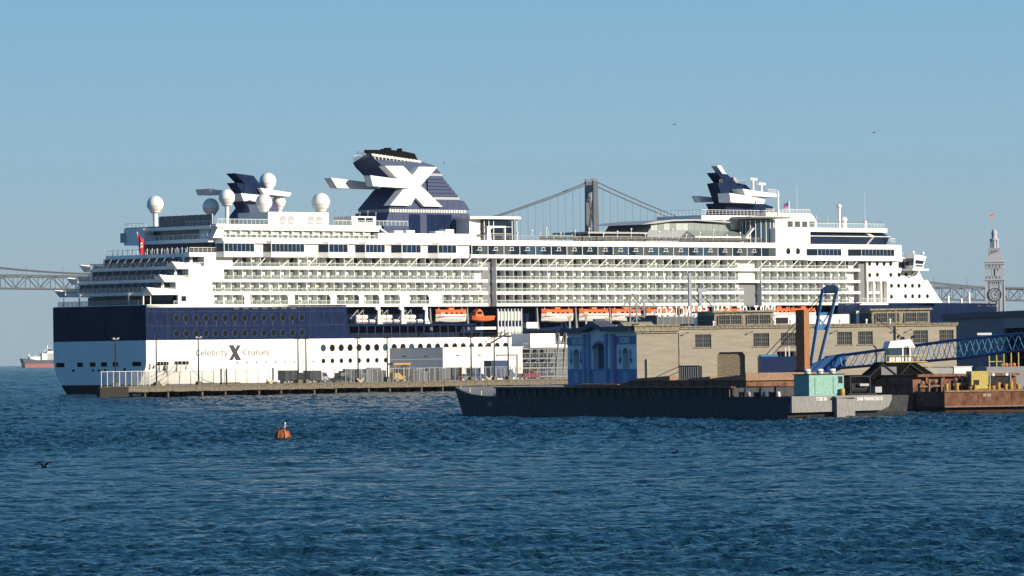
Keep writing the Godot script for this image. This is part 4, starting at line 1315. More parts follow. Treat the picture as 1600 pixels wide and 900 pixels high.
func build_boats() -> void:
	var boats := [[89.8, 9.4, "between the life raft racks and the small rescue boat"], [123.2, 10.2, "just forward of the tall glass stair lobby"], [135.0, 9.6, "second forward of the glass stair lobby"], [145.6, 9.6, "third forward of the glass stair lobby"], [157.0, 9.6, ""], [168.6, 9.6, ""], [180.0, 9.6, ""], [197.4, 8.2, "aftermost of the pair behind the brown pile"], [206.0, 8.6, "foremost of all, behind the blue gantry"]]
	for b in boats:
		var hidden: bool = b[2] == ""
		var label: String = "orange topped lifeboat behind the mirrored white sign letters" if hidden else "orange and white enclosed lifeboat, " + b[2]
		var o := thing("lifeboat", label, "lifeboat", from_ship(b[0], 1.5, 16.35), SHIP_TURN, "lifeboats hanging along the ship's side")
		var g := Geo.new()
		boat_shell(g, b[1], [Vector2(0.0, -1.55), Vector2(0.85, -1.3), Vector2(1.5, -0.6), Vector2(1.68, 0.0), Vector2(1.69, 0.4)])
		put(g, "hull", M.canister, o)
		g = Geo.new()
		boat_shell(g, b[1] * 0.985, [Vector2(1.69, 0.4), Vector2(1.6, 0.8), Vector2(1.15, 1.3), Vector2(0.5, 1.5), Vector2(0.0, 1.52)])
		put(g, "canopy", M.orange, o)
		g = Geo.new()
		g.bb(-1.0, 1.4, -0.6, 0.6, 2.0, 0.6)
		put(g, "wheelhouse", M.orange, o)
		for k in 4:
			g = Geo.new()
			g.bb(-2.9 + k * 1.5, 0.5, 1.4, -2.2 + k * 1.5, 0.85, 1.66)
			put(g, "window", M.porthole_glass, o)
		g = Geo.new()
		g.bar(Vector3(-b[1] * 0.5, -0.03, 1.0), Vector3(-b[1] * 0.36, -0.03, 1.66), 0.12)
		g.bar(Vector3(-b[1] * 0.36, -0.03, 1.68), Vector3(b[1] * 0.36, -0.03, 1.68), 0.12)
		put(g, "fender", M.flag_red, o)
		g = Geo.new()
		g.tube(Vector3(-b[1] * 0.38, 1.2, 0), Vector3(-b[1] * 0.38, 2.3, 0), 0.12)
		g.tube(Vector3(b[1] * 0.38, 1.2, 0), Vector3(b[1] * 0.38, 2.3, 0), 0.12)
		put(g, "hook", M.white_plain, o)
	var r := thing("rescue_boat", "small open orange rescue boat with a raised arched frame", "boat", from_ship(99.6, 1.2, 15.9), SHIP_TURN)
	var q := Geo.new()
	boat_shell(q, 7.0, [Vector2(0.0, -0.8), Vector2(0.8, -0.6), Vector2(1.25, 0.2), Vector2(1.3, 0.45)])
	q.bb(-3.0, 0.3, -1.0, 3.0, 0.4, 1.0)
	put(q, "hull", M.orange, r)
	q = Geo.new()
	q.prism([Vector2(-3.1, 0.3), Vector2(-0.2, 0.3), Vector2(-0.9, 1.7), Vector2(-1.6, 2.1), Vector2(-2.6, 1.5)], -0.7, 0.7)
	put(q, "wheelhouse", M.orange, r)
	q = Geo.new()
	q.bb(-2.4, 0.9, 0.68, -1.0, 1.5, 0.74)
	put(q, "window", M.porthole_glass, r)
	# white drum rafts on their racks
	var drum := Geo.new()
	drum.t = Transform3D(Basis(Vector3(0, 0, 1), PI / 2), Vector3.ZERO)
	drum.lathe([Vector2(0.0, -0.82), Vector2(0.42, -0.8), Vector2(0.5, -0.7), Vector2(0.5, 0.7), Vector2(0.42, 0.8), Vector2(0.0, 0.82)], 14)
	var band := Geo.new()
	band.t = drum.t
	for y in [-0.35, 0.35]:
		band.lathe([Vector2(0.5, y - 0.05), Vector2(0.515, y - 0.05), Vector2(0.515, y + 0.05), Vector2(0.5, y + 0.05)], 14)
	meshes["drum"] = drum.made()
	meshes["drum_band"] = band.made()
	for base in [61.6, 68.9, 76.0]:
		for s in [[0.0, 0], [1.8, 0], [0.0, 1], [1.8, 1], [4.0, 0]]:
			var o := thing("life_raft_canister", "white drum shaped life raft canister on the raft rack under the cabin balconies", "life raft", from_ship(base + s[0], 1.2, 15.25 + s[1] * 1.02), SHIP_TURN, "life raft canisters on their racks")
			place(meshes["drum"], "shell", M.canister, o)
			place(meshes["drum_band"], "strap", M.steel, o)
		var rk := thing("raft_rack", "grey sloping launch rack standing behind white raft drums", "rack", from_ship(base, 2.2, 14.7), SHIP_TURN, "raft launch racks")
		var g := Geo.new()
		for k in 2:
			g.bar(Vector3(-1.5 + k * 1.6, 1.2, 0), Vector3(0.9 + k * 1.6, 3.3, 0), 0.2)
			g.bar(Vector3(0.9 + k * 1.6, 3.3, 0), Vector3(0.9 + k * 1.6, 0, 0), 0.1)
		put(g, "ramp", M.galvanised, rk)
	# ensign at the stern: a limp red cloth with a white device
	var fl := thing("ensign", "red ensign with a white device hanging limp from the raked stern staff", "flag", from_ship(10.8, 16.0, 35.2), SHIP_TURN)
	var g2 := Geo.new()
	var fold := func(s: float, t: float) -> Vector3: return Vector3(0.25 * sin(s * 9.0 + t) * (1 - s * 0.3) + t * 0.5 + s * 1.1, -0.3 - t * 4.3 * (1.0 - 0.25 * s) - s * 1.5, s * 1.05 + 0.15 * sin(t * 5.0))
	for i in 8:
		for j in 10:
			var a := Vector2(i / 8.0, j / 10.0)
			g2.quad(fold.call(a.x, a.y + 0.1), fold.call(a.x + 0.125, a.y + 0.1), fold.call(a.x + 0.125, a.y), fold.call(a.x, a.y))
	put(g2, "cloth", M.flag_red, fl)
	g2 = Geo.new()
	for i in 3:
		for j in 4:
			var a := Vector2(0.3 + i * 0.12, 0.3 + j * 0.09)
			var out := Vector3(-0.04, 0, 0.02)
			if (i + j) % 2 == 0:
				g2.quad(fold.call(a.x, a.y + 0.09) + out, fold.call(a.x + 0.12, a.y + 0.09) + out, fold.call(a.x + 0.12, a.y) + out, fold.call(a.x, a.y) + out)
	put(g2, "device", M.flag_white, fl)
	var us := thing("courtesy_flag", "small dark striped flag beside the forward mast", "flag", from_ship(206.3, 6.0, 43.9), SHIP_TURN)
	g2 = Geo.new()
	g2.hexa([Vector3(0, -1.0, 0), Vector3(-1.9, -1.9, 0.2), Vector3(-1.9, -1.9, 0.25), Vector3(0, -1.0, 0.05), Vector3(0, 0, 0), Vector3(-1.9, -0.7, 0.2), Vector3(-1.9, -0.7, 0.25), Vector3(0, 0, 0.05)])
	put(g2, "cloth", M.flag_blue, us)
	g2 = Geo.new()
	g2.hexa([Vector3(-0.9, -1.43, 0.1), Vector3(-1.95, -1.93, 0.2), Vector3(-1.95, -1.93, 0.29), Vector3(-0.9, -1.43, 0.18), Vector3(-0.9, -0.95, 0.1), Vector3(-1.95, -1.3, 0.2), Vector3(-1.95, -1.3, 0.29), Vector3(-0.9, -0.95, 0.18)])
	put(g2, "stripe", M.flag_red, us)


# ---------------------------------------------------------------- concrete pier beside the ship (same axes as the ship, v negative towards open water)
func wheel(parent: Node, x: float, z: float, r: float) -> void:
	var g := Geo.new()
	g.tube(Vector3(x, r, z - 0.14), Vector3(x, r, z + 0.14), r, r, 14)
	var o := put(g, "wheel", M.tyre, parent)
	g = Geo.new()
	g.tube(Vector3(x, r, z - 0.16), Vector3(x, r, z + 0.16), r * 0.55, r * 0.55, 12)
	put(g, "rim", M.galvanised, o)


func make_truck(label: String, at: Vector3, turn: float, box: String, cab: String, length: float, height: float) -> Node3D:
	var o := thing("truck", label, "truck", at, turn, "vehicles on the pier")
	var g := Geo.new()
	g.bb(-length * 0.5, 0.75, -1.15, length * 0.5 - 2.2, height, 1.15)
	put(g, "cargo_box", M[box], o)
	g = Geo.new()
	var x := length * 0.5
	g.prism([Vector2(x - 2.1, 0.6), Vector2(x, 0.6), Vector2(x, 1.35), Vector2(x - 0.25, 1.45), Vector2(x - 0.75, 2.25), Vector2(x - 2.1, 2.3)], -1.05, 1.05)
	var c := put(g, "cab", M[cab], o)
	g = Geo.new()
	g.prism([Vector2(x - 1.7, 1.45), Vector2(x - 0.45, 1.45), Vector2(x - 0.85, 2.1), Vector2(x - 1.7, 2.1)], -1.08, 1.08)
	put(g, "side_window", M.dark_glass, c)
	for z in [-0.75, 0.75]:
		g = Geo.new()
		g.tube(Vector3(x - 0.02, 0.95, z), Vector3(x + 0.05, 0.95, z), 0.16, 0.16, 10)
		put(g, "headlight", M.white_plain, c)
	g = Geo.new()
	g.bb(-length * 0.5, 0.45, -0.5, length * 0.5 - 0.3, 0.75, 0.5)
	put(g, "chassis", M.black, o)
	for q in [-length * 0.32, x - 1.2]:
		wheel(o, q, -0.95, 0.42)
		wheel(o, q, 0.95, 0.42)
	return o


func make_car(label: String, at: Vector3, turn: float, paint: String) -> Node3D:
	var o := thing("parked_car", label, "car", at, turn, "vehicles on the pier")
	var g := Geo.new()
	g.prism([Vector2(-2.2, 0.35), Vector2(2.2, 0.35), Vector2(2.25, 0.8), Vector2(1.2, 0.95), Vector2(0.5, 1.45), Vector2(-1.1, 1.48), Vector2(-1.8, 1.0), Vector2(-2.25, 0.95)], -0.88, 0.88)
	put(g, "body", M[paint], o)
	g = Geo.new()
	g.prism([Vector2(-1.55, 1.0), Vector2(1.0, 1.0), Vector2(0.45, 1.4), Vector2(-1.05, 1.42)], -0.9, 0.9)
	put(g, "side_window", M.dark_glass, o)
	for z in [-0.6, 0.6]:
		g = Geo.new()
		g.bb(2.2, 0.6, z - 0.2, 2.27, 0.78, z + 0.2)
		put(g, "headlight", M.white_plain, o)
	for x in [-1.4, 1.4]:
		wheel(o, x, -0.8, 0.33)
		wheel(o, x, 0.8, 0.33)
	return o


func pole(label: String, u: float, v: float, top: float, head := 0) -> void:
	var o := thing("light_pole", label, "light pole", from_ship(u, v, 2.05), SHIP_TURN, "light poles along the pier")
	var g := Geo.new()
	g.bb(-0.45, 0, -0.45, 0.45, 0.9, 0.45)
	put(g, "footing", M.concrete, o)
	g = Geo.new()
	g.tube(Vector3(0, 0.9, 0), Vector3(0, top - 2.05, 0), 0.17, 0.12, 8)
	put(g, "shaft", M.dark_steel, o)
	g = Geo.new()
	var y := top - 2.05
	g.bb(-0.7, y - 0.02, -0.15, 0.7, y + 0.1, 0.15)
	for x in [-0.55, 0.55]:
		g.bb(x - 0.25, y + 0.1, -0.25, x + 0.25, y + 0.32, 0.25)
	put(g, "lamp_head", M.galvanised if head else M.dark_steel, o)


func fence(label: String, called: String, pts: Array, h: float, step: float, m: String, thick: float, veil: bool) -> void:
	var o := thing(called, label, "fence", from_ship(0, 0, 0), SHIP_TURN)
	for i in pts.size() - 1:
		var a := Vector3(pts[i].x, 2.05, -pts[i].y)
		var b := Vector3(pts[i + 1].x, 2.05, -pts[i + 1].y)
		var k := maxi(1, int(round(a.distance_to(b) / step)))
		for j in k:
			var p := a.lerp(b, float(j) / k)
			var g := Geo.new()
			g.bar(p, p + Vector3(0, h, 0), thick)
			put(g, "post", M[m], o)
		var r := Geo.new()
		r.bar(a + Vector3(0, h, 0), b + Vector3(0, h, 0), thick * 0.7)
		r.bar(a + Vector3(0, 0.15, 0), b + Vector3(0, 0.15, 0), thick * 0.6)
		put(r, "rail", M[m], o)
		if veil:
			# wire of the chain link as fine crossing strands
			var w := Geo.new()
			var len := a.distance_to(b)
			var n := int(len / 0.55)
			for j in n:
				var s := float(j) / n
				var e := minf(1.0, s + h / len)
				w.bar(a.lerp(b, s) + Vector3(0, 0.1, 0), a.lerp(b, e) + Vector3(0, h, 0), 0.018)
				w.bar(a.lerp(b, s) + Vector3(0, h, 0), a.lerp(b, e) + Vector3(0, 0.1, 0), 0.018)
			put(w, "wire_mesh", M.galvanised, o)


func build_pier() -> void:
	var pier := thing("pier", "long low concrete pier on piles beside the ship's hull", "pier", SHIP_AT, SHIP_TURN)
	var g := Geo.new()
	g.plan([Vector2(-73, 75), Vector2(170, 75), Vector2(170, 3), Vector2(2, 3), Vector2(-35, 42)], 1.45, 2.05)
	put(g, "deck", M.apron, pier)
	# fascia in cast lengths, some of them broken along the lower edge
	for k in 34:
		var u := -73.0 + k * 6.0
		var cut := 0.12 * rng.randf()
		g = Geo.new()
		g.prism([Vector2(u + 0.04, 1.05 + cut), Vector2(u + 2.0, 1.05 + 0.15 * rng.randf()), Vector2(u + 5.96, 1.05 + cut), Vector2(u + 5.96, 2.02), Vector2(u + 0.04, 2.02)], 75.0, 75.45)
		put(g, "fascia_panel", M.concrete, pier)
		g = Geo.new()
		g.bb(u + 0.02, 2.05, 74.9, u + 5.98, 2.28, 75.3)
		put(g, "bull_rail", M.concrete, pier)
	for k in 70:
		var u := -70.0 + k * 2.9
		for row in 3:
			if (row == 0 and (k * 7) % 5 > 1) or (row > 0 and u < -71.0 + row * 4.6):
				continue
			g = Geo.new()
			var lean := rng.randf_range(-0.25, 0.25)
			g.tube(Vector3(u + lean, -2.5, 74.9 - row * 4), Vector3(u, 1.4, 74.7 - row * 4), 0.24, 0.22, 8, false)
			put(g, "pile", M.concrete if row == 0 and k % 4 == 0 else M.pile, pier)
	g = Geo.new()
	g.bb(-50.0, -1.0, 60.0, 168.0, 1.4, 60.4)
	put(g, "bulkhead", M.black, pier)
	# end wall with timber fenders
	g = Geo.new()
	g.hexa([Vector3(-73, 0.2, 75.6), Vector3(-66, 0.2, 75.6), Vector3(-66, 0.2, 75.0), Vector3(-73, 0.2, 74.6), Vector3(-73, 2.2, 75.6), Vector3(-66, 2.2, 75.6), Vector3(-66, 2.2, 75.0), Vector3(-73, 2.2, 74.6)])
	put(g, "timber_fender", M.tarred_timber, pier)
	for u in [-56.3, -28.8, -5.0, 30.5]:
		g = Geo.new()
		g.lathe([Vector2(0.55, 2.05), Vector2(0.35, 2.3), Vector2(0.3, 2.6)], 10, Vector3(u, 0, 74.2))
		g.tube(Vector3(u - 0.2, 2.45, 74.2), Vector3(u - 0.95, 3.05, 74.2), 0.26, 0.18)
		g.tube(Vector3(u + 0.2, 2.45, 74.2), Vector3(u + 0.95, 3.05, 74.2), 0.26, 0.18)
		put(g, "mooring_cleat", M.bollard, pier)
	# stone kerbs and timber stacks lying on the apron
	for q in [[-47.0, 4.0], [-35.0, 3.2], [-29.0, 5.0], [-18.0, 2.5], [-11.0, 2.2], [0.5, 3.0]]:
		var tm := thing("timber_stack", "low stack of weathered timbers lying on the pier deck behind the fence", "timber", from_ship(q[0], -62, 2.05), SHIP_TURN, "timber stacks on the pier")
		for j in 3:
			g = Geo.new()
			g.bb(-q[1] / 2, j * 0.2 + 0.0, -0.5 + 0.1 * j, q[1] / 2, j * 0.2 + 0.18, 0.5 - 0.1 * j)
			put(g, "timber", M.pile, tm)
	# fences
	fence("white framed security fence at the pier's outer corner", "security_fence", [Vector2(-71.0, -73.5), Vector2(-58.6, -73.0), Vector2(-57.0, -66.0)], 3.1, 1.6, "partition", 0.09, true)
	fence("tall thin chain link fence along the bare part of the pier", "chain_link_fence", [Vector2(-57.0, -66.0), Vector2(7.0, -66.0)], 2.9, 2.95, "dark_steel", 0.07, true)
	fence("close set galvanised picket fence in front of the parked vehicles", "picket_fence", [Vector2(-3.0, -67.5), Vector2(46.0, -67.5)], 2.9, 1.45, "galvanised", 0.13, true)
	fence("grey fence by the box truck and the red pickup", "chain_link_fence", [Vector2(46.0, -60.0), Vector2(70.0, -60.0)], 2.6, 2.4, "galvanised", 0.08, true)
	# light poles
	pole("grey twin headed light pole at the pier's outer corner", -63.0, -68, 11.4, 1)
	pole("dark slim light pole between the outer corner and the painted ship's name", -52.8, -68, 11.2)
	pole("dark slim light pole in front of the first letter on the ship's hull", -42.1, -68, 11.5, 1)
	for q in [[-16.1, "dark slim light pole, after one of a close pair"], [-14.0, "dark slim light pole beside its near twin, before the white hull portholes"], [0.0, "dark light pole just past the navy hull's forward end"], [8.0, "dark light pole at the near edge of the grey warehouse"], [31.4, "dark light pole where the two white warehouse walls meet"], [38.0, "light pole in front of the middle of the white warehouse"], [42.0, "dark light pole rising over the box truck"]]:
		pole(q[1], q[0], -68, 11.1)
	for u in [-38.0, -36.6, -24.5]:
		var o := thing("bollard_post", "short dark steel post standing by the chain link fence", "post", from_ship(u, -70, 2.05), SHIP_TURN, "short posts by the fence")
		g = Geo.new()
		g.tube(Vector3(0, 0, 0), Vector3(0, 3.2, 0), 0.16, 0.16, 8)
		g.ball(Vector3(0, 3.2, 0), 0.2, 8)
		put(g, "post", M.dark_steel, o)
	# mooring lines from her quarter to the pier
	for q in [[8.0, 6.6, -36.0, -45.0], [9.5, 6.6, -30.0, -47.0], [11.0, 6.6, -22.0, -50.0]]:
		var a := from_ship(q[0], -0.1, q[1])
		var b := from_ship(q[2], q[3], 2.4)
		var o := thing("mooring_line", "taut mooring line running from the ship's quarter down to the pier", "rope", a, 0.0, "mooring lines")
		g = Geo.new()
		var prev := Vector3.ZERO
		for j in 12:
			var s := (j + 1) / 12.0
			var p := (b - a) * s - Vector3(0, 1.2 * sin(PI * s), 0)
			g.tube(prev, p, 0.06, 0.06, 5, false)
			prev = p
		put(g, "strand", M.rope, o)
	# vehicles and loads behind the fence
	make_truck("dark grey box truck parked alone on the pier, facing right", from_ship(-4.0, -52, 2.05), SHIP_TURN, "dark_steel", "black", 5.6, 2.75)
	make_truck("dark grey box truck with a pale cab next to the dark sedan", from_ship(1.8, -53, 2.05), SHIP_TURN, "dark_steel", "galvanised", 5.2, 2.65)
	make_car("dark sedan parked beside the pale cabbed truck", from_ship(6.2, -56, 2.05), SHIP_TURN, "black")
	make_truck("large navy box truck behind the fence, next to the red pickup", from_ship(53.6, -53, 2.05), SHIP_TURN, "truck_blue", "truck_blue", 7.0, 4.2)
	make_car("navy blue car between the navy truck and the light pole", from_ship(46.4, -54, 2.05), SHIP_TURN, "truck_blue")
	make_car("grey blue car parked behind the galvanised pickets", from_ship(41.2, -55, 2.05), SHIP_TURN, "warehouse_grey")
	var pk := thing("pickup_truck", "red pickup truck with round headlights facing right", "pickup truck", from_ship(60.2, -55, 2.05), SHIP_TURN, "vehicles on the pier")
	g = Geo.new()
	g.prism([Vector2(-2.5, 0.5), Vector2(2.4, 0.5), Vector2(2.5, 1.25), Vector2(1.0, 1.35), Vector2(0.6, 2.05), Vector2(-0.8, 2.1), Vector2(-0.9, 1.35), Vector2(-2.5, 1.35)], -0.95, 0.95)
	put(g, "body", M.red_truck, pk)
	g = Geo.new()
	g.prism([Vector2(-0.6, 1.4), Vector2(0.75, 1.4), Vector2(0.45, 1.95), Vector2(-0.6, 1.95)], -0.98, 0.98)
	put(g, "side_window", M.dark_glass, pk)
	for z in [-0.65, 0.65]:
		g = Geo.new()
		g.tube(Vector3(2.42, 0.95, z), Vector3(2.56, 0.95, z), 0.24, 0.24, 12)
		put(g, "headlight", M.white_plain, pk)
	for x in [-1.6, 1.6]:
		wheel(pk, x, -0.85, 0.4)
		wheel(pk, x, 0.85, 0.4)
	for q in [[11.5, 2.6, "warehouse_grey"], [13.8, 3.4, "dark_steel"], [16.6, 2.4, "dark_steel"], [18.8, 3.4, "warehouse_grey"], [21.6, 3.0, "warehouse_grey"], [31.0, 3.0, "dark_steel"], [34.0, 2.6, "warehouse_grey"], [37.5, 2.9, "dark_steel"], [12.6, 3.0, "dark_steel"], [15.2, 3.3, "warehouse_grey"], [20.2, 3.6, "dark_steel"], [28.0, 3.2, "dark_steel"], [32.6, 3.3, "warehouse_grey"], [35.8, 3.4, "dark_steel"], [39.8, 3.2, "warehouse_grey"], [43.0, 3.4, "dark_steel"], [48.8, 3.2, "truck_blue"]]:
		var c := thing("cargo_cage", "%s stores crate with ribs standing behind the pickets" % ["low rusty red" if q[2] == "red_truck" else ("dark" if q[2] == "dark_steel" else "grey")], "crate", from_ship(q[0], -50, 2.05), SHIP_TURN, "stores crates on the pier")
		g = Geo.new()
		g.bb(-1.2, 0.12, -1.0, 1.2, q[1] - 0.6, 1.0)
		put(g, "crate_body", M[q[2]], c)
		g = Geo.new()
		for j in 5:
			g.bb(-1.22 + j * 0.59, 0.0, 1.0, -1.14 + j * 0.59, q[1] - 0.55, 1.08)
		g.bb(-1.22, q[1] - 0.62, -1.04, 1.22, q[1] - 0.5, 1.06)
		put(g, "rib", M.steel, c)
	var fk := thing("forklift", "yellow forklift with an overhead guard behind the pickets", "forklift", from_ship(24.6, -53, 2.05), SHIP_TURN)
	g = Geo.new()
	g.prism([Vector2(-1.9, 0.5), Vector2(1.2, 0.5), Vector2(1.2, 1.2), Vector2(0.2, 1.3), Vector2(-0.4, 1.9), Vector2(-1.9, 1.9)], -0.8, 0.8)
	put(g, "body", M.yellow, fk)
	g = Geo.new()
	g.bb(-2.2, 3.6, -0.9, 2.6, 3.95, 0.9)
	for x in [-1.8, 2.2]:
		g.bb(x, 1.2, -0.85, x + 0.14, 3.6, -0.7)
		g.bb(x, 1.2, 0.7, x + 0.14, 3.6, 0.85)
	put(g, "overhead_guard", M.yellow, fk)
	g = Geo.new()
	g.bb(1.4, 0.2, -0.6, 1.6, 3.4, -0.45)
	g.bb(1.4, 0.2, 0.45, 1.6, 3.4, 0.6)
	g.bb(1.6, 0.2, -0.5, 2.8, 0.3, 0.5)
	put(g, "mast", M.dark_steel, fk)
	for x in [-1.3, 0.9]:
		wheel(fk, x, -0.75, 0.4)
		wheel(fk, x, 0.75, 0.4)
	var post := thing("marker_post", "tall faded red marker post by the pickets", "post", from_ship(28.5, -68, 2.05), SHIP_TURN)
	g = Geo.new()
	g.bb(-0.18, 0, -0.18, 0.18, 2.9, 0.18)
	put(g, "post", M.rust, post)
	# passenger warehouses between pier edge and ship
	var ww := thing("white_warehouse", "long white panelled warehouse with a wide door, its shaded end towards the stern", "warehouse", SHIP_AT, SHIP_TURN)
	for k in 4:
		for j in 3:
			g = Geo.new()
			g.bb(53.6 + k * 5.9, 2.05 + j * 2.35, 18.0, 53.6 + k * 5.9 + 5.87, 2.05 + j * 2.35 + 2.33, 35.3)
			put(g, "wall_panel", M.warehouse_white, ww)
	for k in 3:
		for j in 3:
			g = Geo.new()
			g.bb(53.52, 2.05 + j * 2.35, 18.1 + k * 5.7, 53.6, 2.05 + j * 2.35 + 2.32, 18.1 + k * 5.7 + 5.66)
			put(g, "end_panel", M.warehouse_white, ww)
	g = Geo.new()
	g.bb(53.4, 9.1, 17.8, 77.4, 9.25, 35.5)
	put(g, "roof", M.warehouse_white, ww)
	for z in [22.5, 29.5]:
		g = Geo.new()
		g.bb(53.2, 7.3, z, 53.5, 7.45, z + 0.7)
		put(g, "wall_lamp", M.dark_steel, ww)
	g = Geo.new()
	g.bb(69.5, 2.1, 35.25, 75.2, 7.3, 35.42)
	put(g, "roller_door", M.warehouse_white, ww)
	g = Geo.new()
	g.bb(69.2, 7.3, 35.3, 75.5, 7.55, 35.6)
	g.bb(75.2, 2.05, 35.3, 75.5, 7.3, 35.6)
	put(g, "door_frame", M.mullion, ww)
	for x in [57.5, 64.0]:
		g = Geo.new()
		g.bb(x, 7.4, 35.3, x + 0.6, 7.55, 35.6)
		put(g, "wall_lamp", M.dark_steel, ww)
	# vessel-side gangway: steel frames with a white cabin on top
	var gw := thing("gangway_tower", "open steel passenger gangway frame with a white cabin on top, beside the blue mural building", "gangway", SHIP_AT, SHIP_TURN)
	for y in [2.4, 4.3, 6.4, 8.6]:
		g = Geo.new()
		g.bb(77.6, y, 30.0, 96.0, y + 0.35, 34.5)
		put(g, "floor_beam", M.steel, gw)
		railing(gw, [Vector3(77.7, y + 0.35, 34.6), Vector3(96.0, y + 0.35, 34.6)], 1.0, 1.1, M.galvanised)
	for k in 8:
		g = Geo.new()
		g.bb(77.6 + k * 2.6, 2.05, 34.2, 77.85 + k * 2.6, 8.6, 34.5)
		put(g, "column", M.steel, gw)
		g = Geo.new()
		g.bar(Vector3(77.7 + k * 2.6, 4.6, 34.3), Vector3(80.2 + k * 2.6, 6.4, 34.3), 0.12)
		put(g, "diagonal", M.steel, gw)
	g = Geo.new()
	g.bb(77.6, 2.05, 26.0, 104.0, 8.6, 26.4)
	put(g, "rear_screen", M.warehouse_grey, gw)
	g = Geo.new()
	g.bb(79.9, 8.95, 29.0, 87.5, 12.05, 35.0)
	put(g, "cabin", M.white_plain, gw)
	for k in 3:
		g = Geo.new()
		g.prism([Vector2(88.0 + k * 2.2, 9.6), Vector2(90.2 + k * 2.2, 9.6), Vector2(89.1 + k * 2.2, 12.3)], 33.8, 34.3)
		g.bar(Vector3(88.0 + k * 2.2, 3.0, 34.6), Vector3(89.0 + k * 2.2, 12.0, 34.6), 0.3)
		put(g, "truss", M.steel, gw)
	var gs := thing("gangway_stair", "dark sloping passenger stair behind the white warehouse end", "stair", from_ship(74.0, -30, 9.1), SHIP_TURN)
	g = Geo.new()
	g.bar(Vector3(-3.0, 0.3, 0), Vector3(3.6, 3.0, 0), 0.25)
	g.bar(Vector3(-3.0, 1.3, 0), Vector3(3.6, 4.0, 0), 0.1)
	for k in 5:
		g.bar(Vector3(-2.6 + k * 1.4, 0.4 + k * 0.57, 0), Vector3(-2.6 + k * 1.4, 1.5 + k * 0.57, 0), 0.1)
	put(g, "stringer", M.dark_steel, gs)


# ---------------------------------------------------------------- beige pier shed with a blue painted end
func steel_window(parent: Node, called: String, t: Transform3D, w: float, h: float, cols: int, rows: int, recess := 0.12) -> void:
	var g := Geo.new()
	g.t = t
	g.bb(0, 0, -recess - 0.04, w, h, -recess)
	var o := put(g, called, M.old_glass, parent)
	g = Geo.new()
	g.t = t
	for k in cols + 1:
		var x := w * k / cols
		var wide := 0.10 if k == 0 or k == cols or k * 2 == cols else 0.045
		g.bb(x - wide / 2, 0, -recess, x + wide / 2, h, -recess + 0.06)
	for k in rows + 1:
		var y := h * k / rows
		g.bb(0, y - 0.03, -recess, w, y + 0.03, -recess + 0.05)
	put(g, "frame", M.mullion, o)
	g = Geo.new()
	g.t = t
	g.bb(-0.1, -0.12, -recess, w + 0.1, 0.0, 0.08)
	put(g, "sill", M.trim_beige, o)


func wall_with_holes(g: Geo, w: float, y0: float, y1: float, holes: Array, z0: float, z1: float) -> void:   # a wall along x, left solid between rectangular openings
	var xs := [0.0, w]
	var ys := [y0, y1]
	for q in holes:
		xs.append_array([q[0], q[1]])
		ys.append_array([q[2], q[3]])
	xs.sort()
	ys.sort()
	for i in xs.size() - 1:
		for j in ys.size() - 1:
			if xs[i + 1] - xs[i] < 0.001 or ys[j + 1] - ys[j] < 0.001:
				continue
			var cx: float = (xs[i] + xs[i + 1]) / 2
			var cy: float = (ys[j] + ys[j + 1]) / 2
			var open := false
			for q in holes:
				if cx > q[0] and cx < q[1] and cy > q[2] and cy < q[3]:
					open = true
			if not open:
				g.bb(xs[i], ys[j], z0, xs[i + 1], ys[j + 1], z1)


func arch(w: float, h: float, x: float, y: float, n := 8) -> Array:    # an outline with a round head
	var p := [Vector2(x, y), Vector2(x + w, y)]
	var r := minf(w / 2, 0.9)
	for k in n + 1:
		var f := PI * k / n
		p.append(Vector2(x + w / 2 + cos(f) * w / 2, y + h - r + sin(f) * r))
	return p


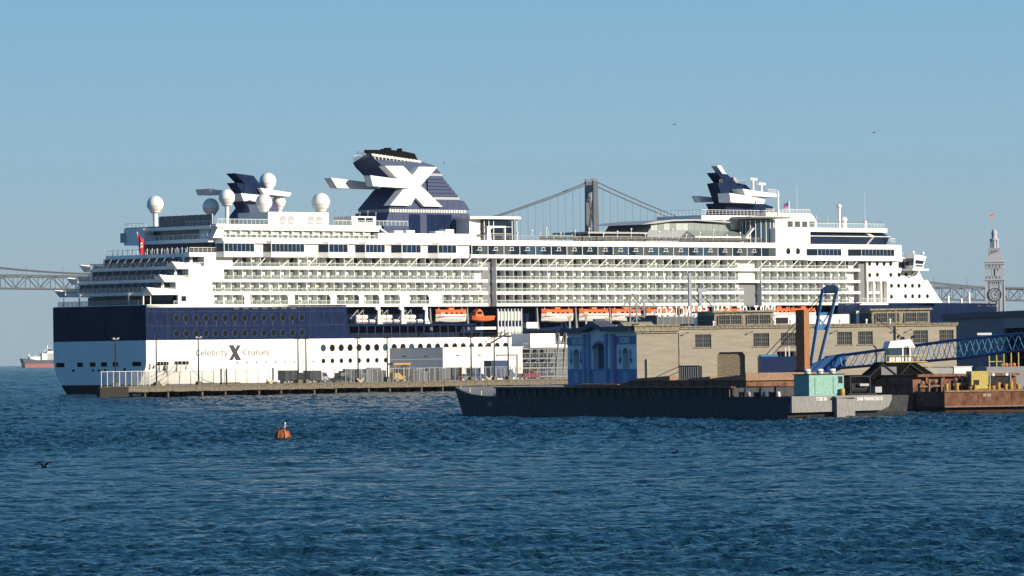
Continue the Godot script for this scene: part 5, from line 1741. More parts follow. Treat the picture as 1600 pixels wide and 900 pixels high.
func build_shed() -> void:
	var turn := 0.0
	var shed := thing("pier_shed", "long beige concrete pier shed with two raised roof lights and a roller door", "shed", Vector3(15.2, 0, -600), turn)
	# ---- sunlit long wall
	var holes := [[7.15, 9.14, 7.76, 9.32], [14.29, 16.25, 7.78, 9.37], [17.66, 19.6, 7.78, 9.37], [24.56, 26.4, 7.83, 9.4], [27.13, 28.96, 7.84, 9.42], [33.9, 35.72, 7.95, 9.46], [37.1, 38.87, 7.95, 9.46], [9.84, 13.26, 3.1, 7.12]]
	var g := Geo.new()
	wall_with_holes(g, 39.2, 1.5, 10.0, holes, -0.5, 0.0)
	put(g, "long_wall", M.wall_beige, shed)
	for k in 7:
		var q: Array = holes[k]
		steel_window(shed, "window", Transform3D(Basis(), Vector3(q[0], q[2], 0)), q[1] - q[0], q[3] - q[2], 8, 3)
	g = Geo.new()
	g.bb(9.8, 3.1, -0.46, 13.3, 7.14, -0.42)
	var door := put(g, "roller_door", M.roller_door, shed)
	for k in 18:
		g = Geo.new()
		g.bb(9.86, 3.15 + k * 0.22, -0.42, 13.24, 3.15 + k * 0.22 + 0.17, -0.38)
		put(g, "slat", M.roller_door, door)
	g = Geo.new()
	g.prism([Vector2(9.84, 7.12), Vector2(9.84, 6.72), Vector2(10.16, 7.12)], -0.5, 0.0)
	g.prism([Vector2(13.26, 7.12), Vector2(12.94, 7.12), Vector2(13.26, 6.72)], -0.5, 0.0)
	put(g, "lintel", M.wall_beige, shed)
	g = Geo.new()
	g.bb(-0.25, 9.78, -6.0, 5.25, 10.4, 0.3)
	g.bb(-0.35, 10.4, -6.0, 5.35, 10.62, 0.42)
	g.bb(-0.1, 9.55, -5.0, 5.1, 9.78, 0.15)
	put(g, "corner_parapet", M.trim_beige, shed)
	g = Geo.new()
	g.bb(5.35, 10.0, -0.6, 39.4, 10.22, 0.14)
	g.bb(5.35, 10.22, -0.6, 39.5, 10.36, 0.22)
	put(g, "cornice", M.trim_beige, shed)
	for y in [4.9, 6.65]:                                        # board joints of the cast wall
		var hs := 0.0
		for x in [[0.02, 7.0], [7.2, 9.7], [13.7, 24.9], [29.7, 39.1]]:
			g = Geo.new()
			g.bb(x[0], y + hs, 0.0, x[1], y + 0.02 + hs, 0.02)
			put(g, "cast_joint", M.wall_beige, shed)
	g = Geo.new()
	g.bb(5.18, 1.5, -0.02, 5.3, 9.55, 0.06)
	put(g, "pilaster", M.trim_beige, shed)
	for x in [6.0, 13.9, 24.3, 31.7, 33.4]:
		g = Geo.new()
		g.bar(Vector3(x, 9.45, 0), Vector3(x + 0.25, 9.58, 0.45), 0.05)
		g.bb(x + 0.18, 9.5, 0.4, x + 0.36, 9.6, 0.55)
		put(g, "wall_lamp", M.dark_steel, shed)
	for q in [[32.0, 8.6], [32.6, 8.4], [33.9, 8.55]]:
		g = Geo.new()
		g.bb(q[0], q[1], 0, q[0] + 0.22, q[1] + 0.3, 0.2)
		put(g, "junction_box", M.dark_steel, shed)
	g = Geo.new()
	g.tube(Vector3(1.25, 1.5, 0.12), Vector3(1.25, 6.4, 0.12), 0.07)
	g.tube(Vector3(31.8, 8.0, 0.12), Vector3(31.8, 12.2, 0.12), 0.08)
	put(g, "drain_pipe", M.trim_beige, shed)
	# ---- roof and raised lights (their ends lie along the blue end's direction)
	var skew := Vector2(-0.197, -0.980)
	g = Geo.new()
	g.plan([Vector2(0.1, -0.5), Vector2(39.2, -0.5), Vector2(39.2, -0.5) + skew * 40.6, Vector2(0.1, -0.5) + skew * 40.6], 9.7, 9.98)
	put(g, "roof", M.roof_grey, shed)
	g = Geo.new()
	g.plan([Vector2(38.8, -0.5), Vector2(39.2, -0.5), Vector2(39.2, -0.5) + skew * 40.6, Vector2(38.8, -0.5) + skew * 40.6], 1.5, 9.7)
	g.plan([Vector2(0.1, 0.0) + skew * 40.2, Vector2(39.2, 0.0) + skew * 40.2, Vector2(39.2, 0.0) + skew * 40.6, Vector2(0.1, 0.0) + skew * 40.6], 1.5, 9.7)
	put(g, "rear_wall", M.wall_beige, shed)
	for m in [[9.7, 16.95], [29.1, 36.25]]:
		var a := Vector2(m[0], -3.0)
		var b := Vector2(m[1], -3.0)
		g = Geo.new()
		g.plan([a, b, b + skew * 10.5, a + skew * 10.5], 9.98, 12.0)
		var mon := put(g, "roof_light", M.trim_beige, shed)
		g = Geo.new()
		var o1 := Vector2(-0.2, 0.25)
		var o2 := Vector2(0.3, 0.25)
		g.plan([a + o1, b + o2, b + skew * 10.8 + o2, a + skew * 10.8 + o1 * 1.4], 12.0, 12.22)
		put(g, "roof_slab", M.trim_beige, mon)
		for k in 2:
			steel_window(mon, "window", Transform3D(Basis(), Vector3(m[0] + 0.5 + k * 3.55, 10.55, -2.95)), 2.85, 1.1, 10, 2, 0.0)
			g = Geo.new()
			g.bb(m[0] + 0.5 + k * 3.55 + 1.38, 10.55, -2.95, m[0] + 0.5 + k * 3.55 + 1.48, 11.65, -2.85)
			put(g, "mullion", M.trim_beige, mon)
		# windows on the shaded end
		var ex := Vector3(-skew.x, 0, -skew.y)
		for k in 4:
			var s := 9.3 - k * 2.35
			steel_window(mon, "window", Transform3D(Basis(ex, Vector3.UP, ex.cross(Vector3.UP)), Vector3(a.x + skew.x * s, 10.5, a.y + skew.y * s)), 1.75, 1.15, 4, 2, -0.05)
	g = Geo.new()
	for x in [7.3, 27.3]:
		g.bb(x, 10.2, -5.0, x + 0.35, 12.0, -4.6)
	put(g, "flue", M.white_plain, shed)
	for x in [9.5, 17.0, 19.0, 22.6, 25.1, 28.3, 31.2]:                # small roof ventilators
		g = Geo.new()
		g.tube(Vector3(x, 9.9, -1.5), Vector3(x, 10.75, -1.5), 0.1)
		g.ball(Vector3(x, 10.8, -1.5), 0.18, 8)
		put(g, "ventilator", M.white_plain, shed)
	# ---- blue painted end (x runs from its far corner to the beige corner)
	var ex := Vector3(0.197, 0, 0.980)
	var t := Transform3D(Basis(ex, Vector3.UP, ex.cross(Vector3.UP)), Vector3(-8.04, 0, -40.0))
	var end := thing("mural_building", "blue painted end of the pier shed with a gable, arched openings and lettered panels", "building", Vector3(15.2, 0, -600), turn)
	var L := 40.8
	g = Geo.new()
	g.t = t
	var h2 := []
	for q in [[33.4, 37.1, 5.22, 7.8], [17.85, 25.2, 5.2, 8.5], [4.4, 7.9, 5.25, 7.82]]:
		h2.append([L - q[1], L - q[0], q[2], q[3]])
	wall_with_holes(g, L, 5.2, 10.0, h2, -0.8, 0.0)
	put(g, "upper_wall", M.mural_pale, end)
	g = Geo.new()
	g.t = t
	g.bb(0, 1.5, -0.8, L, 5.2, 0.02)
	put(g, "lower_wall", M.mural_deep, end)
	for q in [[33.4, 37.1, 5.22, 7.8], [17.85, 25.2, 5.12, 8.5], [4.4, 7.9, 5.25, 7.82]]:
		var x0: float = L - q[1]
		var w: float = q[1] - q[0]
		# round head cut by spandrels, then glass set deep
		for side in [0, 1]:
			var sp := [Vector2(x0 + (w if side else 0.0), q[3] - 0.7), Vector2(x0 + (w if side else 0.0), q[3]), Vector2(x0 + w / 2, q[3])]
			for k in 7:
				var f := PI / 2 * (k + 1) / 7.0
				var dx := cos(PI / 2 - f) * w / 2
				sp.append(Vector2(x0 + w / 2 + (dx if side else -dx), q[3] - 0.7 + 0.7 * sin(PI / 2 - f)))
			sp.remove_at(sp.size() - 1)
			g = Geo.new()
			g.t = t
			g.prism(sp, -0.8, 0.0)
			put(g, "spandrel", M.mural_pale, end)
		g = Geo.new()
		g.t = t
		g.bb(x0, q[2], -0.75, x0 + w, q[3], -0.7)
		var win := put(g, "arched_window", M.dark_glass, end)
		for k in 4:
			g = Geo.new()
			g.t = t
			g.bb(x0 + w * (k + 0.5) / 4 - 0.06, q[2], -0.7, x0 + w * (k + 0.5) / 4 + 0.06, q[3], -0.62)
			put(g, "mullion", M.mural_line, win)
		g = Geo.new()
		g.t = t
		var band := arch(w + 0.8, q[3] - q[2] + 0.3, x0 - 0.4, q[2], 10)
		var inner := arch(w, q[3] - q[2], x0, q[2], 10)
		for k in band.size() - 2:
			g.hexa([Vector3(inner[k + 1].x, inner[k + 1].y, 0.0), Vector3(band[k + 1].x, band[k + 1].y, 0.0), Vector3(band[k + 1].x, band[k + 1].y, 0.06), Vector3(inner[k + 1].x, inner[k + 1].y, 0.06), Vector3(inner[k + 2].x, inner[k + 2].y, 0.0), Vector3(band[k + 2].x, band[k + 2].y, 0.0), Vector3(band[k + 2].x, band[k + 2].y, 0.06), Vector3(inner[k + 2].x, inner[k + 2].y, 0.06)])
		put(g, "arch_trim", M.mural_plum if w > 5 else M.mural_pale, win)
		if w < 5:                                                     # anchor shapes painted beside the side arches
			for side in [-1.0, 1.0]:
				var cx: float = x0 + w / 2 + side * (w / 2 + 1.3)
				g = Geo.new()
				g.t = t
				g.bar(Vector3(cx, 5.9, 0.02), Vector3(cx - side * 0.3, 7.6, 0.02), 0.28, 0.04)
				g.bar(Vector3(cx, 5.95, 0.02), Vector3(cx + 0.75, 6.5, 0.02), 0.25, 0.04)
				g.bar(Vector3(cx, 5.95, 0.02), Vector3(cx - 0.75, 6.4, 0.02), 0.25, 0.04)
				g.bar(Vector3(cx - 0.7, 7.2, 0.02), Vector3(cx + 0.6, 7.25, 0.02), 0.22, 0.04)
				put(g, "painted_anchor", M.mural_plum, end)
		g = Geo.new()
		g.t = t
		g.bb(x0 + 0.4, 3.4, 0.02, x0 + w - 0.4, 4.9, 0.1)
		put(g, "lower_panel", M.mural_blue, end)
	for q in [[30.3, 41.0, "WELCOME", 34.0, 7.2], [0.25, 11.8, "HOME", 6.4, 5.4]]:
		g = Geo.new()
		g.t = t
		g.bb(maxf(0.0, L - q[1]), 8.25, 0.0, L - q[0], 9.28, 0.06)
		var pn := put(g, "letter_panel", M.mural_deep, end)
		var wd := words(q[2], pn, "lettering", "mural_pale", Vector3.ZERO, q[4], 0.75, 0.04, "Droid Sans", true)
		var off := wd.position
		wd.transform = t * Transform3D(Basis(), Vector3(L - q[3], 8.77, 0.08)) * Transform3D(Basis.from_scale(wd.scale), off)
	for q in [[26.4, 30.3], [12.5, 17.3]]:
		g = Geo.new()
		g.t = t
		g.bb(L - q[1], 3.2, 0.0, L - q[1] + 1.2, 9.6, 0.35)
		g.bb(L - q[0] - 1.2, 3.2, 0.0, L - q[0], 9.6, 0.35)
		put(g, "pilaster", M.mural_blue, end)
		g = Geo.new()
		g.t = t
		g.bb(L - q[1] + 1.5, 5.3, 0.0, L - q[0] - 1.5, 8.0, 0.12)
		put(g, "pilaster_panel", M.mural_pale, end)
	g = Geo.new()
	g.t = t
	g.bb(L - 12.4, 3.2, 0.0, L - 11.4, 9.4, 0.4)
	put(g, "pilaster", M.mural_plum, end)
	g = Geo.new()
	g.t = t
	g.prism([Vector2(L - 27.6, 9.9), Vector2(L - 16.2, 9.9), Vector2(L - 21.7, 10.55)], -0.8, 0.03)
	put(g, "gable", M.mural_pale, end)
	g = Geo.new()
	g.t = t
	g.bb(-0.6, 9.95, -1.2, L - 27.2, 10.5, 0.9)
	g.bb(L - 16.6, 9.95, -1.2, L - 0.2, 10.5, 0.9)
	g.prism([Vector2(L - 27.6, 9.95), Vector2(L - 21.7, 10.6), Vector2(L - 21.7, 11.3), Vector2(L - 27.6, 10.5)], -1.2, 1.0)
	g.prism([Vector2(L - 21.7, 10.6), Vector2(L - 15.8, 9.95), Vector2(L - 15.8, 10.5), Vector2(L - 21.7, 11.3)], -1.2, 1.0)
	g.bb(L - 22.3, 11.1, -0.8, L - 21.1, 11.55, 0.6)
	put(g, "cornice", M.dark_cornice, end)
	g = Geo.new()
	g.t = t
	g.prism([Vector2(L - 21.0, 10.4), Vector2(L - 15.0, 10.4), Vector2(L - 18.0, 11.1)], -6.0, -2.0)
	put(g, "roof_ridge", M.trim_beige, end)
	for q in [[13.5, 9.5], [29.5, 27.3]]:
		g = Geo.new()
		g.t = t
		g.bb(L - q[0], 10.4, -4.0, L - q[1], 10.8, -2.5)
		put(g, "roof_hatch", M.trim_beige, end)
	# quay the shed stands on
	var quay := thing("quay", "low dark quay platform under the beige pier shed", "quay", Vector3(15.2, 0, -600), turn)
	g = Geo.new()
	g.plan([Vector2(-1.5, 3.0), Vector2(60.0, 3.0), Vector2(60.0, 3.0) + skew * 48.0, Vector2(-2.5, 3.0) + skew * 48.0], 2.3, 3.1)
	put(g, "platform", M.apron, quay)
	for k in 20:
		g = Geo.new()
		g.tube(Vector3(-1 + k * 3.0, -2, 2.6), Vector3(-1 + k * 3.0, 2.4, 2.6), 0.25)
		put(g, "pile", M.pile, quay)
	for k in 14:
		g = Geo.new()
		g.tube(Vector3(-1.6 + skew.x * k * 3.3, -2, 2.6 + skew.y * k * 3.3), Vector3(-1.6 + skew.x * k * 3.3, 2.4, 2.6 + skew.y * k * 3.3), 0.25)
		put(g, "pile", M.pile, quay)


func build_far_shed() -> void:
	# dark corrugated shed beyond the beige one, its shaded side towards the water
	var a := Vector3(63.6, 0, -722)
	var b := Vector3(79.5, 0, -630)
	var ex := (b - a).normalized()
	var shed := thing("dark_shed", "tall dark blue grey corrugated shed in shade, to the right of the beige shed", "shed", a, atan2(-ex.z, ex.x))
	var len := a.distance_to(b)
	for k in 34:
		var g := Geo.new()
		var w := len / 34.0
		for j in 4:
			g.bb(k * w + j * w / 4, 2.5, -0.4, k * w + j * w / 4 + w / 8, 11.6, 0.05)
			g.bb(k * w + j * w / 4 + w / 8, 2.5, -0.4, k * w + (j + 1) * w / 4, 11.6, 0.0)
		if k < 12 or k > 16:
			put(g, "wall_sheet", M.shed_dark, shed)
	var g := Geo.new()
	g.bb(-0.5, 11.6, -30.0, len + 0.5, 12.0, 0.5)
	g.bb(-0.6, 12.0, -30.0, len + 0.6, 12.4, 0.2)
	put(g, "eaves", M.dark_cornice, shed)
	g = Geo.new()
	g.bb(len / 34 * 12, 2.5, -0.5, len / 34 * 17, 10.0, -0.45)
	put(g, "sliding_door", M.black, shed)
	g = Geo.new()
	g.bb(len / 34 * 12, 10.0, -0.4, len / 34 * 17, 11.6, 0.02)
	put(g, "door_lintel", M.shed_dark, shed)
	g = Geo.new()
	g.bb(-0.3, 2.5, -30.0, 0.0, 11.6, 0.0)
	g.bb(0, 2.5, -30.0, len, 11.6, -29.6)
	put(g, "end_wall", M.shed_dark, shed)
	for q in [[55.0, 0.9, "trim_beige"], [62.0, 0.7, "trim_beige"], [90.0, 1.0, "trim_beige"]]:
		g = Geo.new()
		g.bb(q[0], 12.4, -3.0, q[0] + 5.0, 12.4 + q[1], -1.0)
		put(g, "roof_vent", M[q[2]], shed)
	# stored deck with yellow bollards and a dark davit in front of it
	var st := thing("landing_stage", "raised landing stage with yellow rails in front of the dark shed", "landing stage", Vector3(54.2, 0, -560), 0.1)
	g = Geo.new()
	g.bb(0, 1.2, -6, 14, 5.0, 0)
	put(g, "deck", M.shed_dark, st)
	for k in 6:
		g = Geo.new()
		g.bb(0.3 + k * 0.85, 5.0, -0.3, 0.42 + k * 0.85, 6.6, -0.15)
		put(g, "rail_post", M.pale_yellow, st)
	g = Geo.new()
	g.bb(0.3, 5.55, -0.3, 1.9, 5.65, -0.2)
	g.bb(0.3, 6.5, -0.3, 1.2, 6.6, -0.2)
	put(g, "rail", M.pale_yellow, st)
	for k in 4:
		g = Geo.new()
		g.ball(Vector3(1.9 + k * 0.45, 5.2, -0.4), 0.24, 10)
		put(g, "float_ball", M.orange if k % 2 else M.pale_yellow, st)


# ---------------------------------------------------------------- terminal roofs and sign beyond the shed
func build_terminal() -> void:
	var turn := 0.30
	var hall := thing("terminal_hall", "dark grey terminal hall with a white roof edge, seen over the beige shed", "building", Vector3(21.3, 0, -720), turn)
	var g := Geo.new()
	g.bb(0, 2, -14, 6.0, 12.7, 0)
	put(g, "dark_wall", M.warehouse_grey, hall)
	g = Geo.new()
	g.bb(6.0, 2, -14, 32.0, 10.9, 0)
	put(g, "long_wall", M.warehouse_grey, hall)
	g = Geo.new()
	g.bb(-0.3, 12.55, -14, 6.0, 12.75, 0.25)
	put(g, "roof_edge", M.roof_grey, hall)
	g = Geo.new()
	g.bb(17.9, 11.2, -14, 32.5, 12.6, 0.3)
	put(g, "white_fascia", M.white_plain, hall)
	g = Geo.new()
	g.bb(18.5, 11.3, 0.28, 20.4, 12.2, 0.36)
	put(g, "vent_opening", M.dark_steel, hall)
	var sg := thing("port_sign", "mirrored white PORT OF SAN FRANCISCO roof letters seen from behind", "sign", Vector3(21.1, 12.4, -714), turn)
	g = Geo.new()
	g.bb(0.0, 0.0, -0.1, 18.6, 0.14, 0.1)
	g.bb(0.0, 1.45, -0.1, 18.6, 1.55, 0.1)
	for k in 20:
		g.bb(k * 0.96, -1.2, -0.06, k * 0.96 + 0.07, 1.6, 0.06)
	put(g, "letter_frame", M.galvanised, sg)
	var text := "PORT OF SAN FRANCISCO"
	for k in text.length():
		if text[k] != " ":
			words(text[k], sg, "sign_letter", "white_plain", Vector3(18.0 - k * 0.885, 0.82, 0.12), 0.3 if text[k] == "I" else 0.7, 1.5, 0.12, "Droid Sans", true, true)
	# steel gantry masts over the terminal
	for q in [[Vector3(26.3, 3, -724), 19.0, "tall plain grey steel mast behind the mirrored sign letters"], [Vector3(27.8, 3, -724), 16.5, "shorter grey steel mast with a head plate behind the mirrored sign letters"]]:
		var o := thing("steel_mast", q[2], "mast", q[0], turn)
		g = Geo.new()
		g.bb(-0.22, 0, -0.22, 0.22, q[1] - 3.0, 0.22)
		put(g, "column", M.galvanised, o)
		g = Geo.new()
		g.bar(Vector3(0.2, 12.8, 0), Vector3(3.2, 9.6, 0), 0.12)
		put(g, "brace", M.dark_steel, o)
		if q[1] < 18:
			g = Geo.new()
			g.bb(-0.4, q[1] - 3.4, -0.3, 1.0, q[1] - 2.8, 0.3)
			put(g, "head_plate", M.galvanised, o)
	var gt := thing("gangway_gantry", "grey lattice gantry with twin peaks, standing before the ship's lifeboats", "gantry", Vector3(17.0, 3, -722), turn)
	for x in [0.4, 1.4, 2.6, 4.2, 5.2]:
		g = Geo.new()
		g.bar(Vector3(x, 0, 0), Vector3(x, 11.6 if x < 4 else 10.5, 0), 0.22)
		put(g, "column", M.galvanised if x > 3 else M.steel, gt)
	for q in [[0.2, 11.4, 0.9, 13.0], [0.9, 13.0, 2.0, 11.4], [2.0, 11.4, 2.4, 12.8], [2.4, 12.8, 4.6, 10.9], [0.9, 13.0, -0.8, 11.0], [-0.8, 11.0, 5.4, 11.0]]:
		g = Geo.new()
		g.bar(Vector3(q[0], q[1], 0), Vector3(q[2], q[3], 0), 0.16)
		put(g, "peak_bar", M.steel, gt)
	for k in 5:
		g = Geo.new()
		g.bar(Vector3(0.4, 6.6 + k, 0), Vector3(2.6, 6.6 + k, 0), 0.12)
		g.bar(Vector3(0.4, 6.6 + k, 0), Vector3(1.4, 7.6 + k, 0), 0.1)
		g.bar(Vector3(2.6, 6.6 + k, 0), Vector3(1.4, 7.6 + k, 0), 0.1)
		put(g, "lattice", M.steel, gt)
	for q in [[-6.2, 13.0, "grey steel lamp column in front of the second orange lifeboat"], [-3.0, 12.4, "slim grey column left of the lattice gantry"], [-8.6, 12.6, "slim dark column with a zigzag brace beside the second lifeboat"]]:
		var o := thing("steel_column", q[2], "column", Vector3(17.0 + q[0], 3, -718), turn)
		g = Geo.new()
		g.bar(Vector3(0, 0, 0), Vector3(0, q[1] - 3, 0), 0.26)
		put(g, "shaft", M.galvanised, o)
		g = Geo.new()
		g.bb(-0.3, q[1] - 3.1, -0.2, 0.3, q[1] - 2.9, 0.2)
		put(g, "cap", M.pale_yellow, o)


# ---------------------------------------------------------------- work barges and cranes
func lattice(g: Geo, a0: Vector3, a1: Vector3, b0: Vector3, b1: Vector3, panels: int, r: float) -> void:   # zigzag between two chords
	for k in panels:
		var s0 := float(k) / panels
		var s1 := (k + 0.5) / panels
		var s2 := float(k + 1) / panels
		g.bar(a0.lerp(a1, s0), b0.lerp(b1, s1), r)
		g.bar(b0.lerp(b1, s1), a0.lerp(a1, s2), r)


func build_barges() -> void:
	var turn := -1.0806
	# ---- hopper barge: x from raked bow to square stern, z = 0 the near side
	var at := Vector3(-5.67, 0, -565.15)
	var bg := thing("hopper_barge", "long black hopper barge with a pale raked bow and a grey lettered stern", "barge", at, turn)
	var g := Geo.new()
	g.prism([Vector2(-2.6, 3.45), Vector2(-1.9, 2.6), Vector2(0.2, -0.8), Vector2(71.0, -0.8), Vector2(72.0, 0.7), Vector2(72.45, 2.3), Vector2(8.0, 2.3), Vector2(4.0, 2.42), Vector2(1.5, 2.6), Vector2(-0.6, 2.95)], -14.3, 0.0)
	put(g, "hull", M.barge_black, bg)
	g = Geo.new()
	g.prism([Vector2(-2.55, 3.46), Vector2(-0.6, 2.97), Vector2(1.5, 2.62), Vector2(4.0, 2.44), Vector2(7.0, 2.33), Vector2(7.0, 2.37), Vector2(4.0, 2.48), Vector2(1.5, 2.66), Vector2(-0.6, 3.01), Vector2(-2.5, 3.5)], -14.2, -0.1)
	put(g, "bow_deck", M.barge_grey, bg)
	g = Geo.new()
	g.bar(Vector3(7.0, 2.28, 0.05), Vector3(72.3, 2.28, 0.05), 0.22, 0.2)
	g.bar(Vector3(7.0, 1.35, 0.03), Vector3(60.0, 1.1, 0.03), 0.12, 0.1)
	put(g, "rubbing_strake", M.barge_black, bg)
	g = Geo.new()
	g.bb(7.0, 2.3, -0.55, 60.0, 3.3, -0.4)
	g.bb(7.0, 2.3, -13.2, 60.0, 3.3, -13.0)
	g.bb(7.0, 2.3, -13.2, 7.25, 3.3, -0.4)
	g.bb(59.8, 2.3, -13.2, 60.0, 3.3, -0.4)
	put(g, "coaming", M.barge_black, bg)
	g = Geo.new()
	g.bb(7.0, 3.3, -0.7, 60.2, 3.45, -0.1)
	put(g, "coaming_rail", M.rust, bg)
	for k in 30:
		g = Geo.new()
		g.prism([Vector2(8.0 + k * 1.78, 2.32), Vector2(8.14 + k * 1.78, 2.32), Vector2(8.14 + k * 1.78, 3.3), Vector2(8.0 + k * 1.78, 3.3)], -0.4, -0.16)
		put(g, "bracket", M.rust, bg)
	g = Geo.new()
	g.bb(7.3, 2.35, -13.0, 59.8, 2.75, -0.6)
	put(g, "hopper_floor", M.rust_dark, bg)
	g = Geo.new()
	g.bb(60.2, 2.3, -14.2, 72.3, 2.36, -0.1)
	put(g, "stern_deck", M.rust_dark, bg)
	for x in [-2.1, 0.2, 3.0, 6.3]:
		g = Geo.new()
		g.tube(Vector3(x, 2.4, -0.6), Vector3(x, 3.35 - 0.1 * x, -0.6), 0.1)
		put(g, "bitt", M.bollard, bg)
	var mk := words("58", bg, "hull_mark", "grey_paint", Vector3(6.3, 1.55, 0.03), 0.9, 0.5, 0.03)
	mk.set_meta("label", "small faded number on the bow plating")
	# grey stern plate, rounded at its far corner
	g = Geo.new()
	g.t = Transform3D(Basis(Vector3.UP, PI / 2), Vector3(72.46, 0, 0))
	g.prism([Vector2(0.0, 0.75), Vector2(10.8, 0.85), Vector2(11.7, 1.2), Vector2(12.1, 1.9), Vector2(12.1, 2.42), Vector2(0.0, 2.42)], -0.4, 0.12)
	var stern := put(g, "stern_plate", M.barge_grey, bg)
	g = Geo.new()
	g.t = Transform3D(Basis(Vector3.UP, PI / 2), Vector3(72.5, 0, 0))
	g.prism([Vector2(5.1, 0.1), Vector2(7.5, 0.1), Vector2(7.5, 2.2), Vector2(5.1, 2.2)], 0.0, [0.6, 0.25, 0.25, 0.6])
	g.bb(4.95, 2.2, 0.0, 7.55, 2.36, 0.65)
	put(g, "spud_well", M.barge_grey, bg)
	for q in [["COB 30", 3.55, 1.25, 2.12], ["SAN FRANCISCO", 9.4, 3.1, 2.05]]:
		var w := words(q[0], stern, "lettering", "white_plain", Vector3.ZERO, q[2], 0.36, 0.03, "Droid Sans", true)
		var off := w.position
		w.transform = Transform3D(Basis(Vector3.UP, PI / 2), Vector3(72.6, q[3], -q[1])) * Transform3D(Basis.from_scale(w.scale), off)
	# things on the stern deck
	var tealbox := thing("deck_container", "rust streaked pale teal machinery house on the barge's lettered stern", "container", at, turn)
	g = Geo.new()
	g.bb(68.6, 2.36, -6.9, 71.6, 4.6, -2.7)
	put(g, "body", M.teal, tealbox)
	for q in [[-6.5, -5.6], [-4.2, -3.4]]:
		g = Geo.new()
		g.bb(71.6, 2.6, q[0], 71.66, 4.3, q[1])
		put(g, "door", M.teal, tealbox)
	g = Geo.new()
	g.bb(71.6, 3.7, -6.7, 71.68, 4.4, -6.2)
	put(g, "vent", M.dark_steel, tealbox)
	g = Geo.new()
	g.bb(68.5, 4.6, -7.0, 71.7, 4.68, -2.6)
	put(g, "roof", M.dark_steel, tealbox)
	for k in 3:
		var cl := thing("rooftop_drum", "pale square drum sitting on the teal machinery house", "drum", at + Basis(Vector3.UP, turn) * Vector3(70.5, 4.68, -3.2 - k * 1.5), turn, "drums on the teal house")
		g = Geo.new()
		g.lathe([Vector2(0.0, 0.0), Vector2(0.36, 0.02), Vector2(0.36, 0.5), Vector2(0.0, 0.52)], 10)
		put(g, "shell", M.canister, cl)
		g = Geo.new()
		g.lathe([Vector2(0.36, 0.22), Vector2(0.38, 0.22), Vector2(0.38, 0.28), Vector2(0.36, 0.28)], 10)
		put(g, "hoop", M.dark_steel, cl)
	var wn := thing("deck_winch", "black winch with drums and frames behind the barge's lettered stern", "winch", at + Basis(Vector3.UP, turn) * Vector3(70.5, 2.36, -9.0), turn)
	g = Geo.new()
	g.bb(-1.2, 0.0, -1.8, 1.2, 0.25, 1.6)
	for z in [-1.2, 1.2]:
		g.bar(Vector3(0.9, 0.2, z), Vector3(0.9, 2.0, z), 0.14)
		g.bar(Vector3(-0.6, 0.2, z), Vector3(0.9, 1.4, z), 0.12)
	g.bar(Vector3(0.9, 2.0, -1.2), Vector3(0.9, 2.0, 1.2), 0.12)
	put(g, "frame", M.dark_steel, wn)
	g = Geo.new()
	g.tube(Vector3(0.2, 0.8, -1.0), Vector3(0.2, 0.8, 0.9), 0.55, 0.55, 14)
	put(g, "drum", M.dark_steel, wn)
	g = Geo.new()
	g.bb(0.6, 0.3, -2.4, 1.3, 0.9, -1.6)
	g.bb(0.8, 1.0, -0.9, 1.2, 1.25, 0.2)
	put(g, "motor", M.galvanised, wn)
	var tk := thing("yellow_drum", "small yellow drum beside the teal machinery house", "drum", at + Basis(Vector3.UP, turn) * Vector3(71.9, 2.36, -6.5), turn)
	g = Geo.new()
	g.lathe([Vector2(0.0, 0.0), Vector2(0.28, 0.02), Vector2(0.28, 0.75), Vector2(0.0, 0.78)], 12)
	put(g, "shell", M.yellow, tk)
	for q in [[68.5, -0.9], [66.0, -0.6], [62.5, -0.9]]:
		var bt := thing("deck_gear", "small heap of white and black deck gear along the barge's near edge", "deck gear", at + Basis(Vector3.UP, turn) * Vector3(q[0], 2.36, q[1]), turn, "deck gear on the hopper barge")
		g = Geo.new()
		g.lathe([Vector2(0.0, 0.0), Vector2(0.22, 0.03), Vector2(0.2, 0.4), Vector2(0.1, 0.55), Vector2(0.0, 0.58)], 10)
		put(g, "buoy", M.canister if q[0] > 68 else M.galvanised, bt)
		g = Geo.new()
		g.bar(Vector3(-0.9, 0, 0), Vector3(-0.6, 1.1, 0), 0.15)
		g.bb(-1.5, 0, -0.3, -1.0, 0.5, 0.3)
		put(g, "post", M.dark_steel, bt)
	# ---- rusty scow alongside
	var sc := thing("rusty_scow", "rust brown cargo scow with a pale worn top edge, behind the black hopper barge", "barge", at, turn)
	g = Geo.new()
	g.prism([Vector2(-0.5, 3.4), Vector2(1.0, -0.5), Vector2(38.0, -0.5), Vector2(38.0, 4.0), Vector2(20.0, 4.0), Vector2(12.5, 4.05), Vector2(9.5, 3.5)], -24.0, -15.2)
	put(g, "hull", M.rust, sc)
	for q in [[0.0, 9.5, 3.5, 3.55], [13.0, 21.5, 4.02, 4.5], [25.5, 30.5, 4.0, 4.4], [30.5, 38.2, 4.0, 4.6]]:
		g = Geo.new()
		g.hexa([Vector3(q[0], q[2] - 0.05, -16.0), Vector3(q[1], q[2] - 0.05, -16.0), Vector3(q[1], q[2] - 0.05, -15.0), Vector3(q[0], q[2] - 0.05, -15.0), Vector3(q[0], q[2] + 0.15, -16.0), Vector3(q[1], q[3], -16.0), Vector3(q[1], q[3], -15.0), Vector3(q[0], q[2] + 0.15, -15.0)])
		put(g, "top_plate", M.rust_pale, sc)
	g = Geo.new()
	g.bb(37.9, 3.9, -24.0, 38.3, 4.75, -15.0)
	put(g, "end_plate", M.rust_pale, sc)
	var ladder := thing("brow", "grey slatted gangplank ramp leaning by the beige wall", "gangplank", Vector3(16.9, 0, -583), -0.3)
	g = Geo.new()
